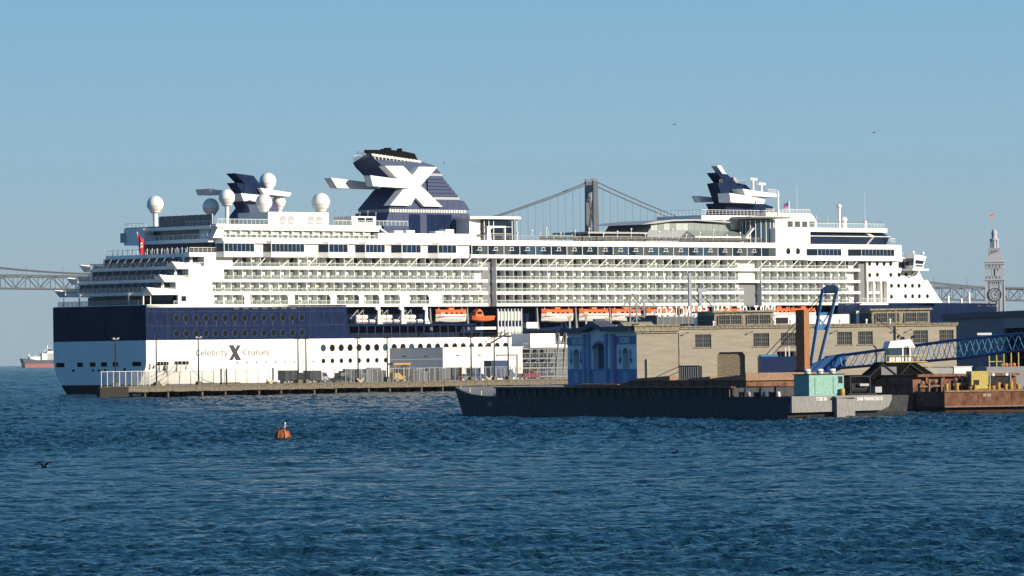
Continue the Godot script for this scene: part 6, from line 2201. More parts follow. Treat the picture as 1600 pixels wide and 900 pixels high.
	g.bb(3.0, 2.9, -1.5, 5.4, 5.5, 0)
	put(g, "housing", M.dark_steel, ladder)
	for k in 9:
		g = Geo.new()
		g.bb(3.05 + k * 0.27, 3.4, 0.0, 3.15 + k * 0.27, 5.48, 0.08)
		put(g, "slat", M.galvanised, ladder)
	g = Geo.new()
	g.bb(2.9, 5.5, -1.6, 5.5, 5.6, 0.15)
	g.bar(Vector3(0.2, 4.3, 0), Vector3(3.1, 5.5, 0), 0.1)
	g.bar(Vector3(0.2, 3.7, 0), Vector3(3.1, 4.9, 0), 0.1)
	put(g, "handrail", M.mullion, ladder)
	# ---- crane barge
	var cb := thing("crane_barge", "dark rusty crane barge carrying the blue lattice crane", "barge", at, turn)
	g = Geo.new()
	g.bb(2.0, -0.8, -45.5, 46.0, 4.0, -31.8)
	put(g, "hull", M.rust, cb)
	g = Geo.new()
	g.bb(30.0, 4.0, -45.0, 46.2, 4.3, -32.0)
	put(g, "deck", M.rust_dark, cb)
	for k in 6:                                                       # girders along the sunlit end
		g = Geo.new()
		g.bb(46.0, 2.3, -44.5 + k * 2.2, 46.5, 4.05, -44.2 + k * 2.2)
		put(g, "girder", M.rust, cb)
	g = Geo.new()
	g.bb(46.0, 4.05, -45.5, 46.7, 4.35, -32.0)
	g.bb(46.0, 2.1, -45.5, 46.6, 2.35, -32.0)
	put(g, "girder", M.rust, cb)
	# brown spud pile, turned so that an edge faces the water
	var sp := thing("spud_pile", "tall square brown steel spud pile standing through the crane barge", "pile", Vector3(32.9, 0, -555), 0.95)
	g = Geo.new()
	g.bb(-0.56, -1.0, -0.56, 0.56, 11.77, 0.56)
	put(g, "column", M.spud, sp)
	g = Geo.new()
	g.bb(-0.75, 4.0, -0.75, 0.75, 4.9, 0.75)
	put(g, "guide", M.dark_steel, sp)
	# blue crane: house, gantry and long boom lowered to the right
	var cr := thing("lattice_boom_crane", "blue crane with a tall gantry and a long lattice boom lowered to the right", "crane", Vector3(0, 0, 0), 0.0)
	g = Geo.new()
	g.bb(28.9, 4.4, -578.0, 33.3, 6.5, -571.5)
	var house := put(g, "house", M.crane_deep_blue, cr)
	g = Geo.new()
	g.bb(29.0, 6.5, -577.5, 31.0, 6.75, -572.0)
	put(g, "walkway", M.crane_pale_blue, house)
	for k in 4:
		g = Geo.new()
		g.tube(Vector3(31.2 + k * 0.55, 6.5, -573), Vector3(31.2 + k * 0.55, 7.1, -573), 0.3, 0.3, 10)
		put(g, "winch_drum", M.dark_steel, house)
	for q in [[Vector3(31.9, 6.4, -572), Vector3(31.9, 7.6, -572)], [Vector3(32.3, 6.4, -572), Vector3(32.3, 7.7, -572)]]:
		g = Geo.new()
		g.bar(q[0], q[1], 0.12)
		put(g, "exhaust", M.white_plain, house)
	for q in [[0.0, 0.0], [1.75, 0.13]]:                              # two legs of the gantry, then its cross pieces
		g = Geo.new()
		g.bar(Vector3(34.25 + q[0] * 0.5, 5.0, -565.6), Vector3(36.0 + q[0], 14.3 + q[1], -568), 0.15, 0.24)
		var leg := put(g, "gantry_leg", M.crane_deep_blue, cr)
		g = Geo.new()
		g.bar(Vector3(34.43 + q[0] * 0.5, 5.0, -565.4), Vector3(36.18 + q[0], 14.3 + q[1], -567.8), 0.09, 0.09)
		put(g, "edge_tube", M.crane_pale_blue, leg)
	g = Geo.new()
	g.bar(Vector3(35.2, 11.35, -567.5), Vector3(37.2, 11.4, -567.5), 0.22, 0.35)
	g.bar(Vector3(34.95, 9.75, -567), Vector3(36.55, 9.75, -567), 0.25, 0.5)
	g.bar(Vector3(35.3, 11.2, -567.3), Vector3(36.2, 9.9, -567.1), 0.14)
	g.bar(Vector3(36.6, 11.2, -567.3), Vector3(35.7, 9.9, -567.1), 0.14)
	put(g, "gantry_brace", M.crane_pale_blue, cr)
	g = Geo.new()
	g.prism([Vector2(35.85, 13.75), Vector2(37.85, 13.75), Vector2(37.75, 14.5), Vector2(37.4, 14.75), Vector2(36.5, 14.7), Vector2(35.95, 14.3)], -568.3, -567.7)
	put(g, "gantry_head", M.crane_deep_blue, cr)
	g = Geo.new()
	g.bar(Vector3(36.2, 14.0, -567.6), Vector3(29.6, 6.6, -574), 0.07)
	g.bar(Vector3(36.6, 14.0, -567.6), Vector3(30.4, 6.6, -574), 0.07)
	g.bar(Vector3(37.7, 14.2, -567.6), Vector3(45.0, 7.8, -553.5), 0.05)
	put(g, "pendant_line", M.dark_steel, cr)
	g = Geo.new()
	g.prism([Vector2(33.6, 4.6), Vector2(37.0, 4.6), Vector2(38.2, 5.2), Vector2(38.2, 6.8), Vector2(36.4, 6.5), Vector2(34.5, 5.6)], -564.5, -561.5)
	put(g, "boom_foot", M.crane_blue, cr)
	var a0 := Vector3(35.9, 6.35, -562.8)
	var a1 := Vector3(49.92, 8.15, -549.5)
	var a2 := Vector3(57.4, 8.8, -542.5)
	var b0 := Vector3(35.5, 4.95, -562.8)
	var b1 := Vector3(49.9, 6.04, -549.5)
	var b2 := Vector3(57.4, 7.05, -542.5)
	var side := Vector3(0.7, 0, 0.72) * 1.1
	for s in [0.0, 1.0]:
		for q in [[a0, a1], [a1, a2], [b0, b1], [b1, b2]]:
			g = Geo.new()
			g.tube(q[0] - side * s * Vector3(-1, 1, 1), q[1] - side * s * Vector3(-1, 1, 1), 0.13, 0.13, 8)
			put(g, "boom_chord", M.crane_blue, cr)
		g = Geo.new()
		lattice(g, b0 - side * s * Vector3(-1, 1, 1), b1 - side * s * Vector3(-1, 1, 1), a0 - side * s * Vector3(-1, 1, 1), a1 - side * s * Vector3(-1, 1, 1), 13, 0.07)
		lattice(g, b1 - side * s * Vector3(-1, 1, 1), b2 - side * s * Vector3(-1, 1, 1), a1 - side * s * Vector3(-1, 1, 1), a2 - side * s * Vector3(-1, 1, 1), 6, 0.07)
		put(g, "boom_lacing", M.crane_pale_blue, cr)
	g = Geo.new()
	g.bb(57.0, 7.0, -543.5, 57.6, 9.0, -541.6)
	put(g, "boom_head", M.white_plain, cr)
	g = Geo.new()
	g.bb(52.0, 8.6, -548.0, 53.6, 8.85, -547.4)
	put(g, "boom_box", M.white_plain, cr)
	# black crane body with a white cab
	var c2 := thing("black_crane", "black tracked crane with a white cab and yellow rails in front of the blue boom", "crane", Vector3(43.4, 4.0, -547), 0.25)
	g = Geo.new()
	g.prism([Vector2(-4.6, -0.1), Vector2(3.9, -0.1), Vector2(3.4, 0.5), Vector2(2.4, 1.1), Vector2(1.4, 1.7), Vector2(-2.6, 1.75), Vector2(-3.2, 1.1), Vector2(-4.0, 0.5)], -1.6, 0.6)
	put(g, "body", M.black, c2)
	for q in [[-4.2, 0.0, -2.4, 1.5], [-2.4, 1.5, -0.6, 0.1], [-0.6, 0.1, 0.8, 1.5], [0.8, 1.5, 2.6, 0.2]]:
		g = Geo.new()
		g.bar(Vector3(q[0], q[1], 0.75), Vector3(q[2], q[3], 0.75), 0.14)
		put(g, "brace", M.dark_steel, c2)
	g = Geo.new()
	g.bb(-2.6, 0.3, 0.6, -0.8, 1.2, 0.7)
	put(g, "engine_grille", M.shaft_grey, c2)
	g = Geo.new()
	g.prism([Vector2(-1.7, 3.3), Vector2(0.95, 3.3), Vector2(1.55, 3.35), Vector2(0.95, 4.25), Vector2(-1.4, 4.05)], -1.5, 0.5)
	var cab := put(g, "cab_roof", M.white_plain, c2)
	g = Geo.new()
	g.bb(-1.55, 1.75, -1.4, 1.0, 2.35, 0.4)
	g.bb(0.0, 2.35, -1.4, 0.15, 3.3, 0.4)
	g.bb(0.85, 2.35, 0.25, 1.0, 3.3, 0.4)
	g.bb(0.85, 2.35, -1.4, 1.0, 3.3, -1.25)
	put(g, "cab_frame", M.white_plain, cab)
	g = Geo.new()
	g.bb(-1.5, 2.35, -1.3, 0.9, 3.3, 0.3)
	put(g, "cab_window", M.mid_glass, cab)
	g = Geo.new()
	for k in 7:
		g.bar(Vector3(-2.0 + k * 0.75, 1.7, 0.75), Vector3(-2.0 + k * 0.75, 2.45, 0.75), 0.06)
	g.bar(Vector3(-2.0, 2.45, 0.75), Vector3(2.5, 2.45, 0.75), 0.06)
	g.bar(Vector3(-2.0, 1.72, 0.75), Vector3(2.5, 1.72, 0.75), 0.12)
	put(g, "rail", M.pale_yellow, c2)
	g = Geo.new()
	for k in 6:
		g.bar(Vector3(2.2 + k * 0.35, 1.7 - k * 0.3, 0.6), Vector3(2.9 + k * 0.35, 1.7 - k * 0.3, 0.6), 0.06)
	g.bar(Vector3(2.2, 1.8, 0.65), Vector3(4.2, 0.0, 0.65), 0.08)
	put(g, "ladder", M.pale_yellow, c2)
	g = Geo.new()
	g.bar(Vector3(-3.0, 1.7, 0.2), Vector3(-3.0, 3.3, 0.2), 0.12)
	g.bar(Vector3(-3.0, 3.3, 0.2), Vector3(-3.3, 3.6, 0.2), 0.12)
	g.bar(Vector3(0.55, 1.7, 0.7), Vector3(0.55, 3.5, 0.7), 0.1)
	put(g, "exhaust_stack", M.black, c2)
	# ---- rusty deck barge at the right
	var b2at := Vector3(46.48, 0, -527.8)
	var t2 := 0.172
	var rb := thing("deck_barge", "rust brown flat deck barge with yellow gear at the right", "barge", b2at, t2)
	g = Geo.new()
	g.prism([Vector2(0.6, -0.8), Vector2(34.0, -0.8), Vector2(34.0, 0.85), Vector2(0.05, 0.85)], -20.0, -0.55)
	put(g, "bottom", M.rust_dark, rb)
	g = Geo.new()
	g.bb(0.0, 0.85, -20.0, 34.0, 2.5, -0.02)
	put(g, "hull", M.rust, rb)
	for k in 9:
		g = Geo.new()
		g.bb(k * 3.75, 0.86, -0.02, k * 3.75 + 3.7, 2.52, 0.02)
		put(g, "side_plate", M.rust, rb)
	g = Geo.new()
	g.bar(Vector3(0, 2.52, 0.05), Vector3(34, 2.52, 0.05), 0.2)
	g.bar(Vector3(0, 0.86, 0.05), Vector3(34, 0.86, 0.05), 0.14)
	put(g, "rubbing_strake", M.rust_pale, rb)
	words("81-05", rb, "lettering", "canister", Vector3(4.75, 2.05, 0.03), 0.85, 0.3, 0.03)
	var B := Basis(Vector3.UP, t2)
	var yb := thing("generator_box", "mustard yellow generator box on the rusty deck barge", "generator", b2at + B * Vector3(4.15, 2.5, -1.6), t2)
	g = Geo.new()
	g.bb(-0.95, 0.15, -1.2, 0.95, 2.15, 1.0)
	put(g, "body", M.pale_yellow, yb)
	g = Geo.new()
	g.bb(-0.7, 0.5, 1.0, -0.1, 1.2, 1.04)
	put(g, "louvre", M.dark_steel, yb)
	g = Geo.new()
	g.bb(-0.9, 0, -1.1, 0.9, 0.15, 0.9)
	put(g, "skid", M.dark_steel, yb)
	var pt := thing("power_pack", "dark framed power pack with a flat roof beside the yellow box", "machine", b2at + B * Vector3(6.6, 2.5, -2.0), t2)
	g = Geo.new()
	g.bb(-1.1, 0.3, -0.9, 1.1, 1.5, 0.7)
	put(g, "engine", M.dark_steel, pt)
	g = Geo.new()
	g.bb(-1.3, 2.0, -1.0, 1.3, 2.12, 0.9)
	for x in [-1.2, 1.1]:
		g.bb(x, 0, 0.7, x + 0.1, 2.0, 0.8)
	put(g, "canopy", M.galvanised, pt)
	for x in [-0.8, 0.7]:
		g = Geo.new()
		g.tube(Vector3(x, 1.75, 0.75), Vector3(x, 1.75, 0.95), 0.16, 0.16, 10)
		put(g, "work_light", M.white_plain, pt)
	for q in [[0.4, 0.75], [1.55, 0.8], [6.2, 0.8], [7.0, 0.62], [7.6, 0.85], [8.4, 0.6], [9.2, 0.3], [9.8, 0.32], [3.1, 0.4], [5.6, 0.45]]:
		var o := thing("yellow_bollard", "yellow %s mooring bollard on the rusty deck barge" % ["tall round" if q[1] > 0.5 else "low squat"], "bollard", b2at + B * Vector3(q[0], 2.5, -0.6), t2, "yellow bollards on the deck barge")
		g = Geo.new()
		g.lathe([Vector2(0.0, 0.0), Vector2(0.24, 0.0), Vector2(0.22, q[1] - 0.05), Vector2(0.28, q[1]), Vector2(0.26, q[1] + 0.1), Vector2(0.0, q[1] + 0.12)], 12)
		put(g, "post", M.yellow, o)
	var wz := thing("deck_winch", "low yellow anchor winch in front of the yellow generator box", "winch", b2at + B * Vector3(4.3, 2.5, -0.5), t2)
	g = Geo.new()
	g.tube(Vector3(-0.7, 0.35, 0), Vector3(0.7, 0.35, 0), 0.3, 0.3, 12)
	put(g, "drum", M.pale_yellow, wz)
	g = Geo.new()
	for x in [-0.9, 0.7]:
		g.prism([Vector2(x, 0.0), Vector2(x + 0.25, 0.0), Vector2(x + 0.2, 0.7), Vector2(x + 0.05, 0.7)], -0.35, 0.35)
	put(g, "frame", M.yellow, wz)
	for q in [[-0.2, 1.0, "rust_dark"], [2.1, 1.2, "dark_steel"], [2.8, 1.4, "rust"], [-1.6, 0.9, "rust"]]:
		var o := thing("machinery_skid", "%s machinery skid crowded with pipes on the rusty barge" % ("dark" if q[2] == "dark_steel" else "rusty"), "machine", b2at + B * Vector3(q[0], 2.5, -2.2), t2, "machinery skids on the deck barge")
		g = Geo.new()
		g.bb(-0.6, 0.0, -0.7, 0.6, q[1], 0.5)
		put(g, "block", M[q[2]], o)
		g = Geo.new()
		g.tube(Vector3(-0.7, q[1] * 0.6, 0.6), Vector3(0.7, q[1] * 0.6, 0.6), 0.12)
		g.tube(Vector3(0.3, 0.0, 0.7), Vector3(0.3, q[1] + 0.4, 0.7), 0.1)
		g.ball(Vector3(-0.3, q[1] + 0.05, 0.3), 0.25, 10)
		put(g, "pipework", M.rust_pale, o)
	var wb := thing("white_locker", "white locker box beyond the rusty girders", "locker", Vector3(49.8, 4.3, -556), 0.2)
	g = Geo.new()
	g.bb(0.3, -0.3, -1.0, 2.4, 0.75, 0.0)
	put(g, "body", M.white_plain, wb)
	g = Geo.new()
	g.bb(0.2, 0.75, -1.1, 2.5, 0.82, 0.1)
	put(g, "lid", M.white_plain, wb)
	var gb := thing("grey_deckhouse", "long low grey deckhouse left of the white locker", "deckhouse", Vector3(46.8, 4.2, -555.5), 0.2)
	g = Geo.new()
	g.bb(0.0, 0.0, -1.0, 3.3, 0.85, 0.0)
	put(g, "body", M.galvanised, gb)
	g = Geo.new()
	g.bb(-0.1, 0.85, -1.1, 3.4, 0.93, 0.12)
	put(g, "roof", M.steel, gb)


# ---------------------------------------------------------------- suspension bridge, clock tower, tanker, birds
func build_bridge() -> void:
	# x runs along the bridge from its near tower; the deck climbs to the left
	var o := thing("suspension_bridge", "grey double deck suspension bridge far behind the ship", "bridge", Vector3(69.6, 0, -4220), atan2(0.276, 0.961))
	var g := Geo.new()
	for z in [-11.0, 11.0]:
		g = Geo.new()
		g.hexa([Vector3(-3.4, -2, z - 3.0), Vector3(3.4, -2, z - 3.0), Vector3(3.4, -2, z + 3.0), Vector3(-3.4, -2, z + 3.0), Vector3(-2.0, 158, z - 2.0), Vector3(2.0, 158, z - 2.0), Vector3(2.0, 158, z + 2.0), Vector3(-2.0, 158, z + 2.0)])
		put(g, "tower_leg", M.bridge_grey, o)
	for y in [152.0, 112.0, 72.0]:
		g = Geo.new()
		g.bb(-2.0, y - 3.0, -9.0, 2.0, y + 3.0, 9.0)
		put(g, "cross_beam", M.bridge_grey, o)
	for y in [[75.0, 109.0], [115.0, 149.0]]:
		g = Geo.new()
		g.bar(Vector3(0, y[0], -8.8), Vector3(0, y[1], 8.8), 1.6)
		g.bar(Vector3(0, y[1], -8.8), Vector3(0, y[0], 8.8), 1.6)
		put(g, "cross_brace", M.bridge_grey, o)
	for z in [-10.0, 10.0]:
		g = Geo.new()
		g.bb(-2.4, 158, z - 1.4, 2.4, 160.3, z + 1.4)
		put(g, "saddle", M.bridge_dark, o)
	var height := func(s: float) -> float: return 81.0 + 4.8e-4 * (s + 400) * (s + 400) if s < 0 else 61.5 + 5.47e-4 * (s - 420) * (s - 420)
	var deck := func(s: float) -> float: return 70.9 - 0.0206 * s
	for z in [-11.0, 11.0]:
		g = Geo.new()
		for k in 72:
			var s0 := -820.0 + k * 20.0
			g.tube(Vector3(s0, height.call(s0), z), Vector3(s0 + 20, height.call(s0 + 20), z), 0.55, 0.55, 6, false)
		put(g, "main_cable", M.bridge_grey, o)
		for k in 80:
			var s := -594.0 + k * 13.5
			if (s > -390 and s < -150) or (s > 150 and s < 270) or absf(s) < 10 or s > 420:
				continue
			g = Geo.new()
			g.bar(Vector3(s, deck.call(s), z), Vector3(s, maxf(height.call(s), deck.call(s) + 1.0), z), 0.2)
			put(g, "hanger", M.bridge_grey, o)
	for z in [-11.0, 11.0]:
		for y in [0.0, -11.2]:
			g = Geo.new()
			g.bar(Vector3(-820, deck.call(-820) + y, z), Vector3(620, deck.call(620) + y, z), 0.8, 1.0)
			put(g, "chord", M.bridge_grey, o)
		for r in [[-620, 26], [230, 28]]:
			for k in r[1]:
				var s: float = r[0] + k * 10.6
				var d: float = deck.call(s)
				g = Geo.new()
				if k % 2:
					g.bar(Vector3(s, d - 11.2, z), Vector3(s + 10.6, d - 0.2, z), 0.62)
				else:
					g.bar(Vector3(s, d, z), Vector3(s + 10.6, d - 11.4, z), 0.62)
				put(g, "diagonal", M.bridge_grey, o)
				g = Geo.new()
				g.bar(Vector3(s, d - 11.2, z), Vector3(s, d, z), 0.42)
				put(g, "vertical", M.bridge_grey, o)
	for y in [-1.2, -10.8]:
		g = Geo.new()
		g.bar(Vector3(-820, deck.call(-820) + y, 0), Vector3(620, deck.call(620) + y, 0), 21.0, 1.0)
		put(g, "roadway", M.bridge_dark, o)
	for k in 40:
		var s := -620.0 + k * 31.0
		g = Geo.new()
		g.bar(Vector3(s, deck.call(s), 10.8), Vector3(s, deck.call(s) + 8.0, 10.8), 0.3)
		put(g, "lamp_post", M.bridge_grey, o)


func build_clock_tower() -> void:
	var o := thing("clock_tower", "grey stone clock tower with arcaded upper stages and a flag, beyond the bow", "clock tower", Vector3(236.98, 0, -2400), -0.12)
	var g := Geo.new()
	g.bb(-4.7, 2, -4.7, 4.7, 41.5, 4.7)
	put(g, "shaft", M.tower_stone, o)
	for x in [-4.72, -2.6, 2.2, 4.3]:
		g = Geo.new()
		g.bb(x, 10, 4.7, x + 0.42, 41.0, 4.95)
		put(g, "pilaster", M.tower_stone, o)
	g = Geo.new()
	g.bb(-5.2, 41.5, -5.2, 5.2, 42.3, 5.2)
	g.bb(-5.0, 49.3, -5.0, 5.0, 50.4, 5.0)
	g.bb(-5.3, 50.4, -5.3, 5.3, 50.9, 5.3)
	put(g, "cornice", M.tower_stone, o)
	g = Geo.new()
	g.bb(-3.4, 39.3, 4.7, 3.4, 39.7, 4.9)
	put(g, "string_course", M.tower_stone, o)
	for k in 7:
		g = Geo.new()
		g.bb(-3.2 + k * 0.95, 39.8, 4.68, -2.7 + k * 0.95, 40.9, 4.74)
		put(g, "small_window", M.tower_dark, o)
	g = Geo.new()
	g.bb(-1.6, 42.3, -1.6, 1.6, 49.3, 1.6)
	put(g, "belfry_stair", M.tower_stone, o)
	for k in 6:
		for side in 2:
			g = Geo.new()
			var x := -4.6 + k * 1.62
			if side == 0:
				g.bb(x, 42.3, 3.7, x + 0.95 + (0.2 if k == 0 or k == 5 else 0.0), 49.3, 4.6)
			else:
				g.bb(-4.6, 42.3, x, -3.7, 49.3, x + 0.95)
			put(g, "belfry_pier", M.tower_stone, o)
	g = Geo.new()
	g.bb(-4.6, 42.3, -4.6, 4.6, 43.6, 4.6)
	g.bb(-4.6, 47.4, -4.6, 4.6, 49.3, 4.6)
	put(g, "belfry_wall", M.tower_stone, o)
	g = Geo.new()
	g.prism([Vector2(-4.6, 50.9), Vector2(4.6, 50.9), Vector2(3.9, 52.6), Vector2(-3.9, 52.6)], -4.3, 4.3)
	g.bb(-3.9, 52.6, -3.9, 3.9, 53.4, 3.9)
	put(g, "stepped_stage", M.tower_stone, o)
	g = Geo.new()
	g.bb(-2.9, 56.3, -2.9, 2.9, 57.0, 2.9)
	g.bb(-2.9, 53.4, -2.9, 2.9, 53.8, 2.9)
	g.bb(-2.9, 53.8, -2.9, 2.9, 56.3, -2.2)
	put(g, "upper_stage", M.tower_stone, o)
	for side in 2:
		for x in [-2.9, -0.95, 0.25, 1.6]:
			g = Geo.new()
			var w := 1.3 if x < -2.0 or x > 1.0 else 0.45
			if side == 0:
				g.bb(x, 53.8, 2.2, x + w, 56.3, 2.9)
			else:
				g.bb(-2.9, 53.8, x, -2.2, 56.3, x + w)
			put(g, "upper_pier", M.tower_stone, o)
	g = Geo.new()
	g.bb(-3.1, 57.0, -3.1, 3.1, 57.5, 3.1)
	put(g, "cornice", M.tower_stone, o)
	g = Geo.new()
	g.lathe([Vector2(0.6, 57.5), Vector2(0.6, 61.6)], 10)
	put(g, "lantern_core", M.tower_stone, o)
	for k in 8:
		var f := TAU * k / 8
		g = Geo.new()
		g.tube(Vector3(cos(f) * 1.75, 57.5, sin(f) * 1.75), Vector3(cos(f) * 1.75, 61.6, sin(f) * 1.75), 0.4)
		put(g, "column", M.tower_stone, o)
	g = Geo.new()
	g.lathe([Vector2(2.3, 61.4), Vector2(2.3, 62.0), Vector2(1.3, 62.1), Vector2(1.3, 64.4), Vector2(1.5, 64.5), Vector2(1.35, 65.4), Vector2(0.9, 66.2), Vector2(0.2, 66.8), Vector2(0.0, 67.2)], 14)
	put(g, "cupola", M.tower_stone, o)
	g = Geo.new()
	g.tube(Vector3(0, 66.8, 0), Vector3(0, 74.8, 0), 0.14, 0.1, 6)
	put(g, "flagpole", M.tower_stone, o)
	# clock face
	g = Geo.new()
	g.tube(Vector3(0, 34.6, 4.7), Vector3(0, 34.6, 4.95), 3.2, 3.2, 28)
	var face := put(g, "clock_face", M.tower_stone, o)
	g = Geo.new()
	g.t = Transform3D(Basis(Vector3.RIGHT, PI / 2), Vector3(0, 34.6, 4.9))
	g.lathe([Vector2(2.95, 0.0), Vector2(3.3, 0.0), Vector2(3.3, 0.2), Vector2(2.95, 0.2), Vector2(2.95, 0.0)], 28)
	g.lathe([Vector2(1.75, 0.0), Vector2(1.95, 0.0), Vector2(1.95, 0.12), Vector2(1.75, 0.12), Vector2(1.75, 0.0)], 28)
	put(g, "rim", M.tower_dark, face)
	for k in 12:
		var f := TAU * k / 12
		g = Geo.new()
		g.bar(Vector3(cos(f) * 2.1, 34.6 + sin(f) * 2.1, 5.0), Vector3(cos(f) * 2.75, 34.6 + sin(f) * 2.75, 5.0), 0.3, 0.1)
		put(g, "hour_mark", M.tower_dark, face)
	g = Geo.new()
	g.bar(Vector3(0, 34.6, 5.1), Vector3(1.3, 34.2, 5.1), 0.32, 0.1)
	g.bar(Vector3(0, 34.6, 5.1), Vector3(1.2, 36.2, 5.1), 0.25, 0.1)
	put(g, "hand", M.tower_dark, face)
	for q in [[0.3, 26.5], [0.3, 29.6]]:
		g = Geo.new()
		g.bb(q[0], q[1], 4.68, q[0] + 0.7, q[1] + 2.0, 4.76)
		put(g, "small_window", M.tower_dark, o)
	var f := thing("tower_flag", "small red and white flag on top of the clock tower", "flag", Vector3(236.98, 72.3, -2400), -0.1)
	g = Geo.new()
	g.hexa([Vector3(-0.1, 0.2, 0), Vector3(-2.2, -1.2, 0.1), Vector3(-2.2, -1.2, 0.16), Vector3(-0.1, 0.2, 0.06), Vector3(-0.1, 2.2, 0), Vector3(-2.0, 1.0, 0.1), Vector3(-2.0, 1.0, 0.16), Vector3(-0.1, 2.2, 0.06)])
	put(g, "cloth", M.flag_red, f)
	g = Geo.new()
	for k in 2:
		g.hexa([Vector3(-0.1, 0.5 + k * 0.8, -0.01), Vector3(-2.15, -0.85 + k * 0.8, 0.09), Vector3(-2.15, -0.85 + k * 0.8, 0.18), Vector3(-0.1, 0.5 + k * 0.8, 0.08), Vector3(-0.1, 0.85 + k * 0.8, -0.01), Vector3(-2.15, -0.5 + k * 0.8, 0.09), Vector3(-2.15, -0.5 + k * 0.8, 0.18), Vector3(-0.1, 0.85 + k * 0.8, 0.08)])
	put(g, "stripe", M.flag_white, f)


func gull(label: String, at: Vector3, turn: float, span: float, m: String, lift: float, group := "") -> Node3D:
	var o := thing("bird", label, "bird", at, turn, group)
	var g := Geo.new()
	g.t = Transform3D(Basis(Vector3(0, 0, 1), PI / 2), Vector3.ZERO)
	g.lathe([Vector2(0.0, -0.3 * span), Vector2(0.05 * span, -0.18 * span), Vector2(0.07 * span, 0.0), Vector2(0.05 * span, 0.12 * span), Vector2(0.04 * span, 0.2 * span), Vector2(0.0, 0.26 * span)], 8)
	put(g, "body", M[m], o)
	for s in [-1.0, 1.0]:
		g = Geo.new()
		var w := span * 0.5
		var p := [Vector3(0.1, 0, 0), Vector3(0.1, lift, s * w * 0.5), Vector3(-0.05, lift * 0.2, s * w), Vector3(-0.18, lift * 0.95, s * w * 0.5), Vector3(-0.16, 0, 0)]
		for q in [[0, 1, 3], [0, 3, 4], [1, 2, 3]]:
			g.tri(p[q[0]], p[q[1]], p[q[2]])
			g.tri(p[q[0]] + Vector3(0, 0.02, 0), p[q[2]] + Vector3(0, 0.02, 0), p[q[1]] + Vector3(0, 0.02, 0))
		put(g, "wing", M[m], o)
	return o


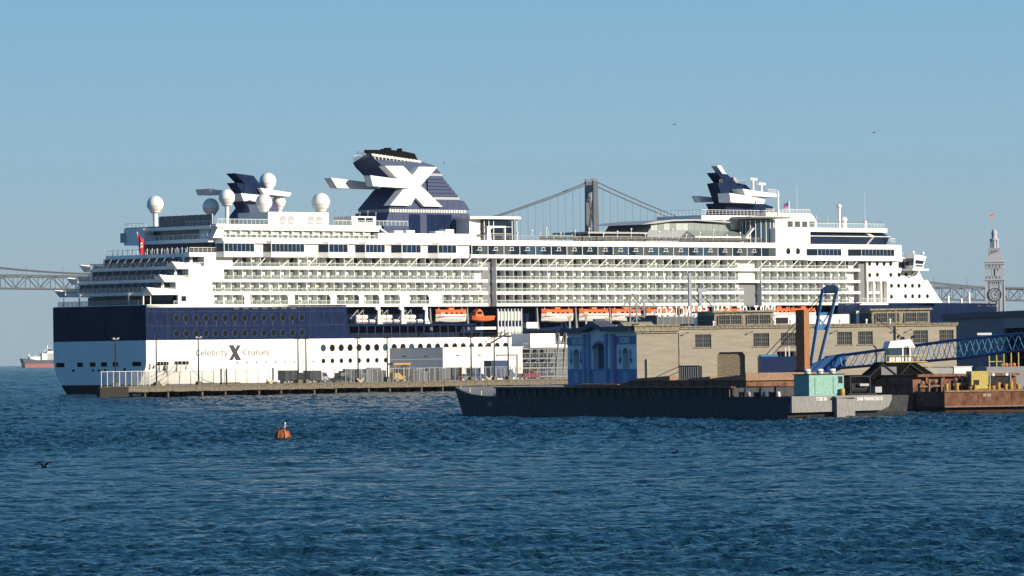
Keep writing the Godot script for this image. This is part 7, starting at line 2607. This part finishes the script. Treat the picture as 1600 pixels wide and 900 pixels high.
func build_small_things() -> void:
	# mooring buoy with a gull standing on it
	var b := thing("mooring_buoy", "battered orange brown mooring buoy floating alone on the water", "buoy", Vector3(-19.85, 0.14, -420), 0.3)
	var g := Geo.new()
	g.lathe([Vector2(0.4, -0.5), Vector2(0.62, -0.1), Vector2(0.64, 0.12), Vector2(0.58, 0.42), Vector2(0.47, 0.6), Vector2(0.22, 0.72), Vector2(0.0, 0.74)], 9)
	put(g, "shell", M.buoy, b)
	for k in 6:
		var f := TAU * k / 6 + 0.4
		g = Geo.new()
		g.bar(Vector3(cos(f) * 0.7, 0.0, sin(f) * 0.7), Vector3(cos(f) * 0.48, 0.64, sin(f) * 0.48), 0.12)
		put(g, "rib", M.buoy, b)
	g = Geo.new()
	g.tube(Vector3(-0.1, 0.6, 0), Vector3(-0.1, 0.95, 0), 0.1)
	g.tube(Vector3(-0.35, 0.8, 0), Vector3(-0.9, 0.74, 0), 0.03)
	put(g, "ring_post", M.rust_dark, b)
	var s := thing("standing_gull", "white gull standing on top of the orange buoy", "bird", Vector3(-19.68, 0.84, -420), 1.2)
	g = Geo.new()
	g.t = Transform3D(Basis(Vector3(0, 0, 1), -0.7), Vector3(0, 0.35, 0))
	g.ball(Vector3.ZERO, 0.13, 10, 1.7)
	g.t = Transform3D.IDENTITY
	g.ball(Vector3(0.12, 0.58, 0), 0.075, 10)
	put(g, "body", M.gull_white, s)
	g = Geo.new()
	g.t = Transform3D(Basis(Vector3(0, 0, 1), -0.8), Vector3(-0.04, 0.36, 0))
	g.ball(Vector3.ZERO, 0.14, 8, 1.5)
	put(g, "back", M.gull_grey, s)
	g = Geo.new()
	g.tube(Vector3(0.18, 0.58, 0), Vector3(0.29, 0.55, 0), 0.025, 0.008, 6)
	g.tube(Vector3(0.02, 0.0, 0.04), Vector3(0.02, 0.22, 0.04), 0.015)
	g.tube(Vector3(0.02, 0.0, -0.04), Vector3(0.02, 0.22, -0.04), 0.015)
	put(g, "leg", M.yellow, s)
	gull("dark seabird skimming low over the water with arched wings", Vector3(-27.0, 0.85, -281), 1.2, 1.3, "black", 0.3)
	gull("distant dark gull high in the sky right of the bridge tower", Vector3(23.6, 39.8, -700), 0.9, 0.6, "gull_grey", 0.12)
	gull("distant pale gull high in the sky above the bow", Vector3(59.6, 42.8, -800), 0.2, 1.0, "gull_grey", 0.1)
	gull("tiny gull flying just ahead of the funnel's top", Vector3(-12.2, 42.7, -900), 0.5, 0.7, "gull_grey", 0.15)
	gull("tiny gull flying level with the X on the funnel, forward of it", Vector3(-6.7, 41.8, -900), 1.4, 0.7, "gull_grey", 0.12)
	gull("tiny gull above the after end of the funnel", Vector3(-30.9, 48.8, -990), 2.4, 0.9, "gull_grey", 0.1)
	var dk := thing("swimming_bird", "small dark bird sitting on the water", "bird", Vector3(11.0, 0.05, -335), 0.6)
	g = Geo.new()
	g.t = Transform3D(Basis(Vector3(0, 0, 1), 1.4), Vector3.ZERO)
	g.ball(Vector3.ZERO, 0.1, 10, 2.0)
	g.t = Transform3D.IDENTITY
	g.ball(Vector3(0.16, 0.2, 0), 0.06, 8)
	g.tube(Vector3(0.13, 0.05, 0), Vector3(0.16, 0.2, 0), 0.04)
	put(g, "body", M.black, dk)
	# far tanker, bow to the left
	var t := thing("tanker", "far dark tanker with a red lower hull and pale upper works near the horizon", "ship", Vector3(-1102, 0, -11000), 0.35)
	g = Geo.new()
	g.prism([Vector2(4.5, 8.0), Vector2(130.0, 8.0), Vector2(130.0, 16.0), Vector2(30.0, 16.5), Vector2(20.0, 19.0), Vector2(0.0, 20.0)], -30.0, 0.0)
	put(g, "hull", M.tanker_hull, t)
	g = Geo.new()
	g.prism([Vector2(6.0, -2.0), Vector2(130.0, -2.0), Vector2(130.0, 8.0), Vector2(14.0, 8.0), Vector2(4.5, 8.0)], -30.0, 0.0)
	put(g, "bottom_paint", M.tanker_red, t)
	for q in [[18.0, 42.0, 24.0], [46.0, 76.0, 31.0], [58.0, 74.0, 36.0], [80.0, 110.0, 30.0]]:
		g = Geo.new()
		g.bb(q[0], 16.0, -25.0, q[1], q[2], -4.0)
		put(g, "deckhouse", M.white_plain, t)
	for q in [[17.0, 31.0], [54.0, 40.0], [60.0, 50.0], [66.0, 44.0], [32.0, 27.0]]:
		g = Geo.new()
		g.bb(q[0], 16.0, -14.0, q[0] + 1.8, q[1], -12.0)
		put(g, "mast", M.white_plain, t)
	g = Geo.new()
	g.bb(62.0, 36.0, -16, 70.0, 41.0, -10)
	put(g, "funnel", M.tanker_hull, t)
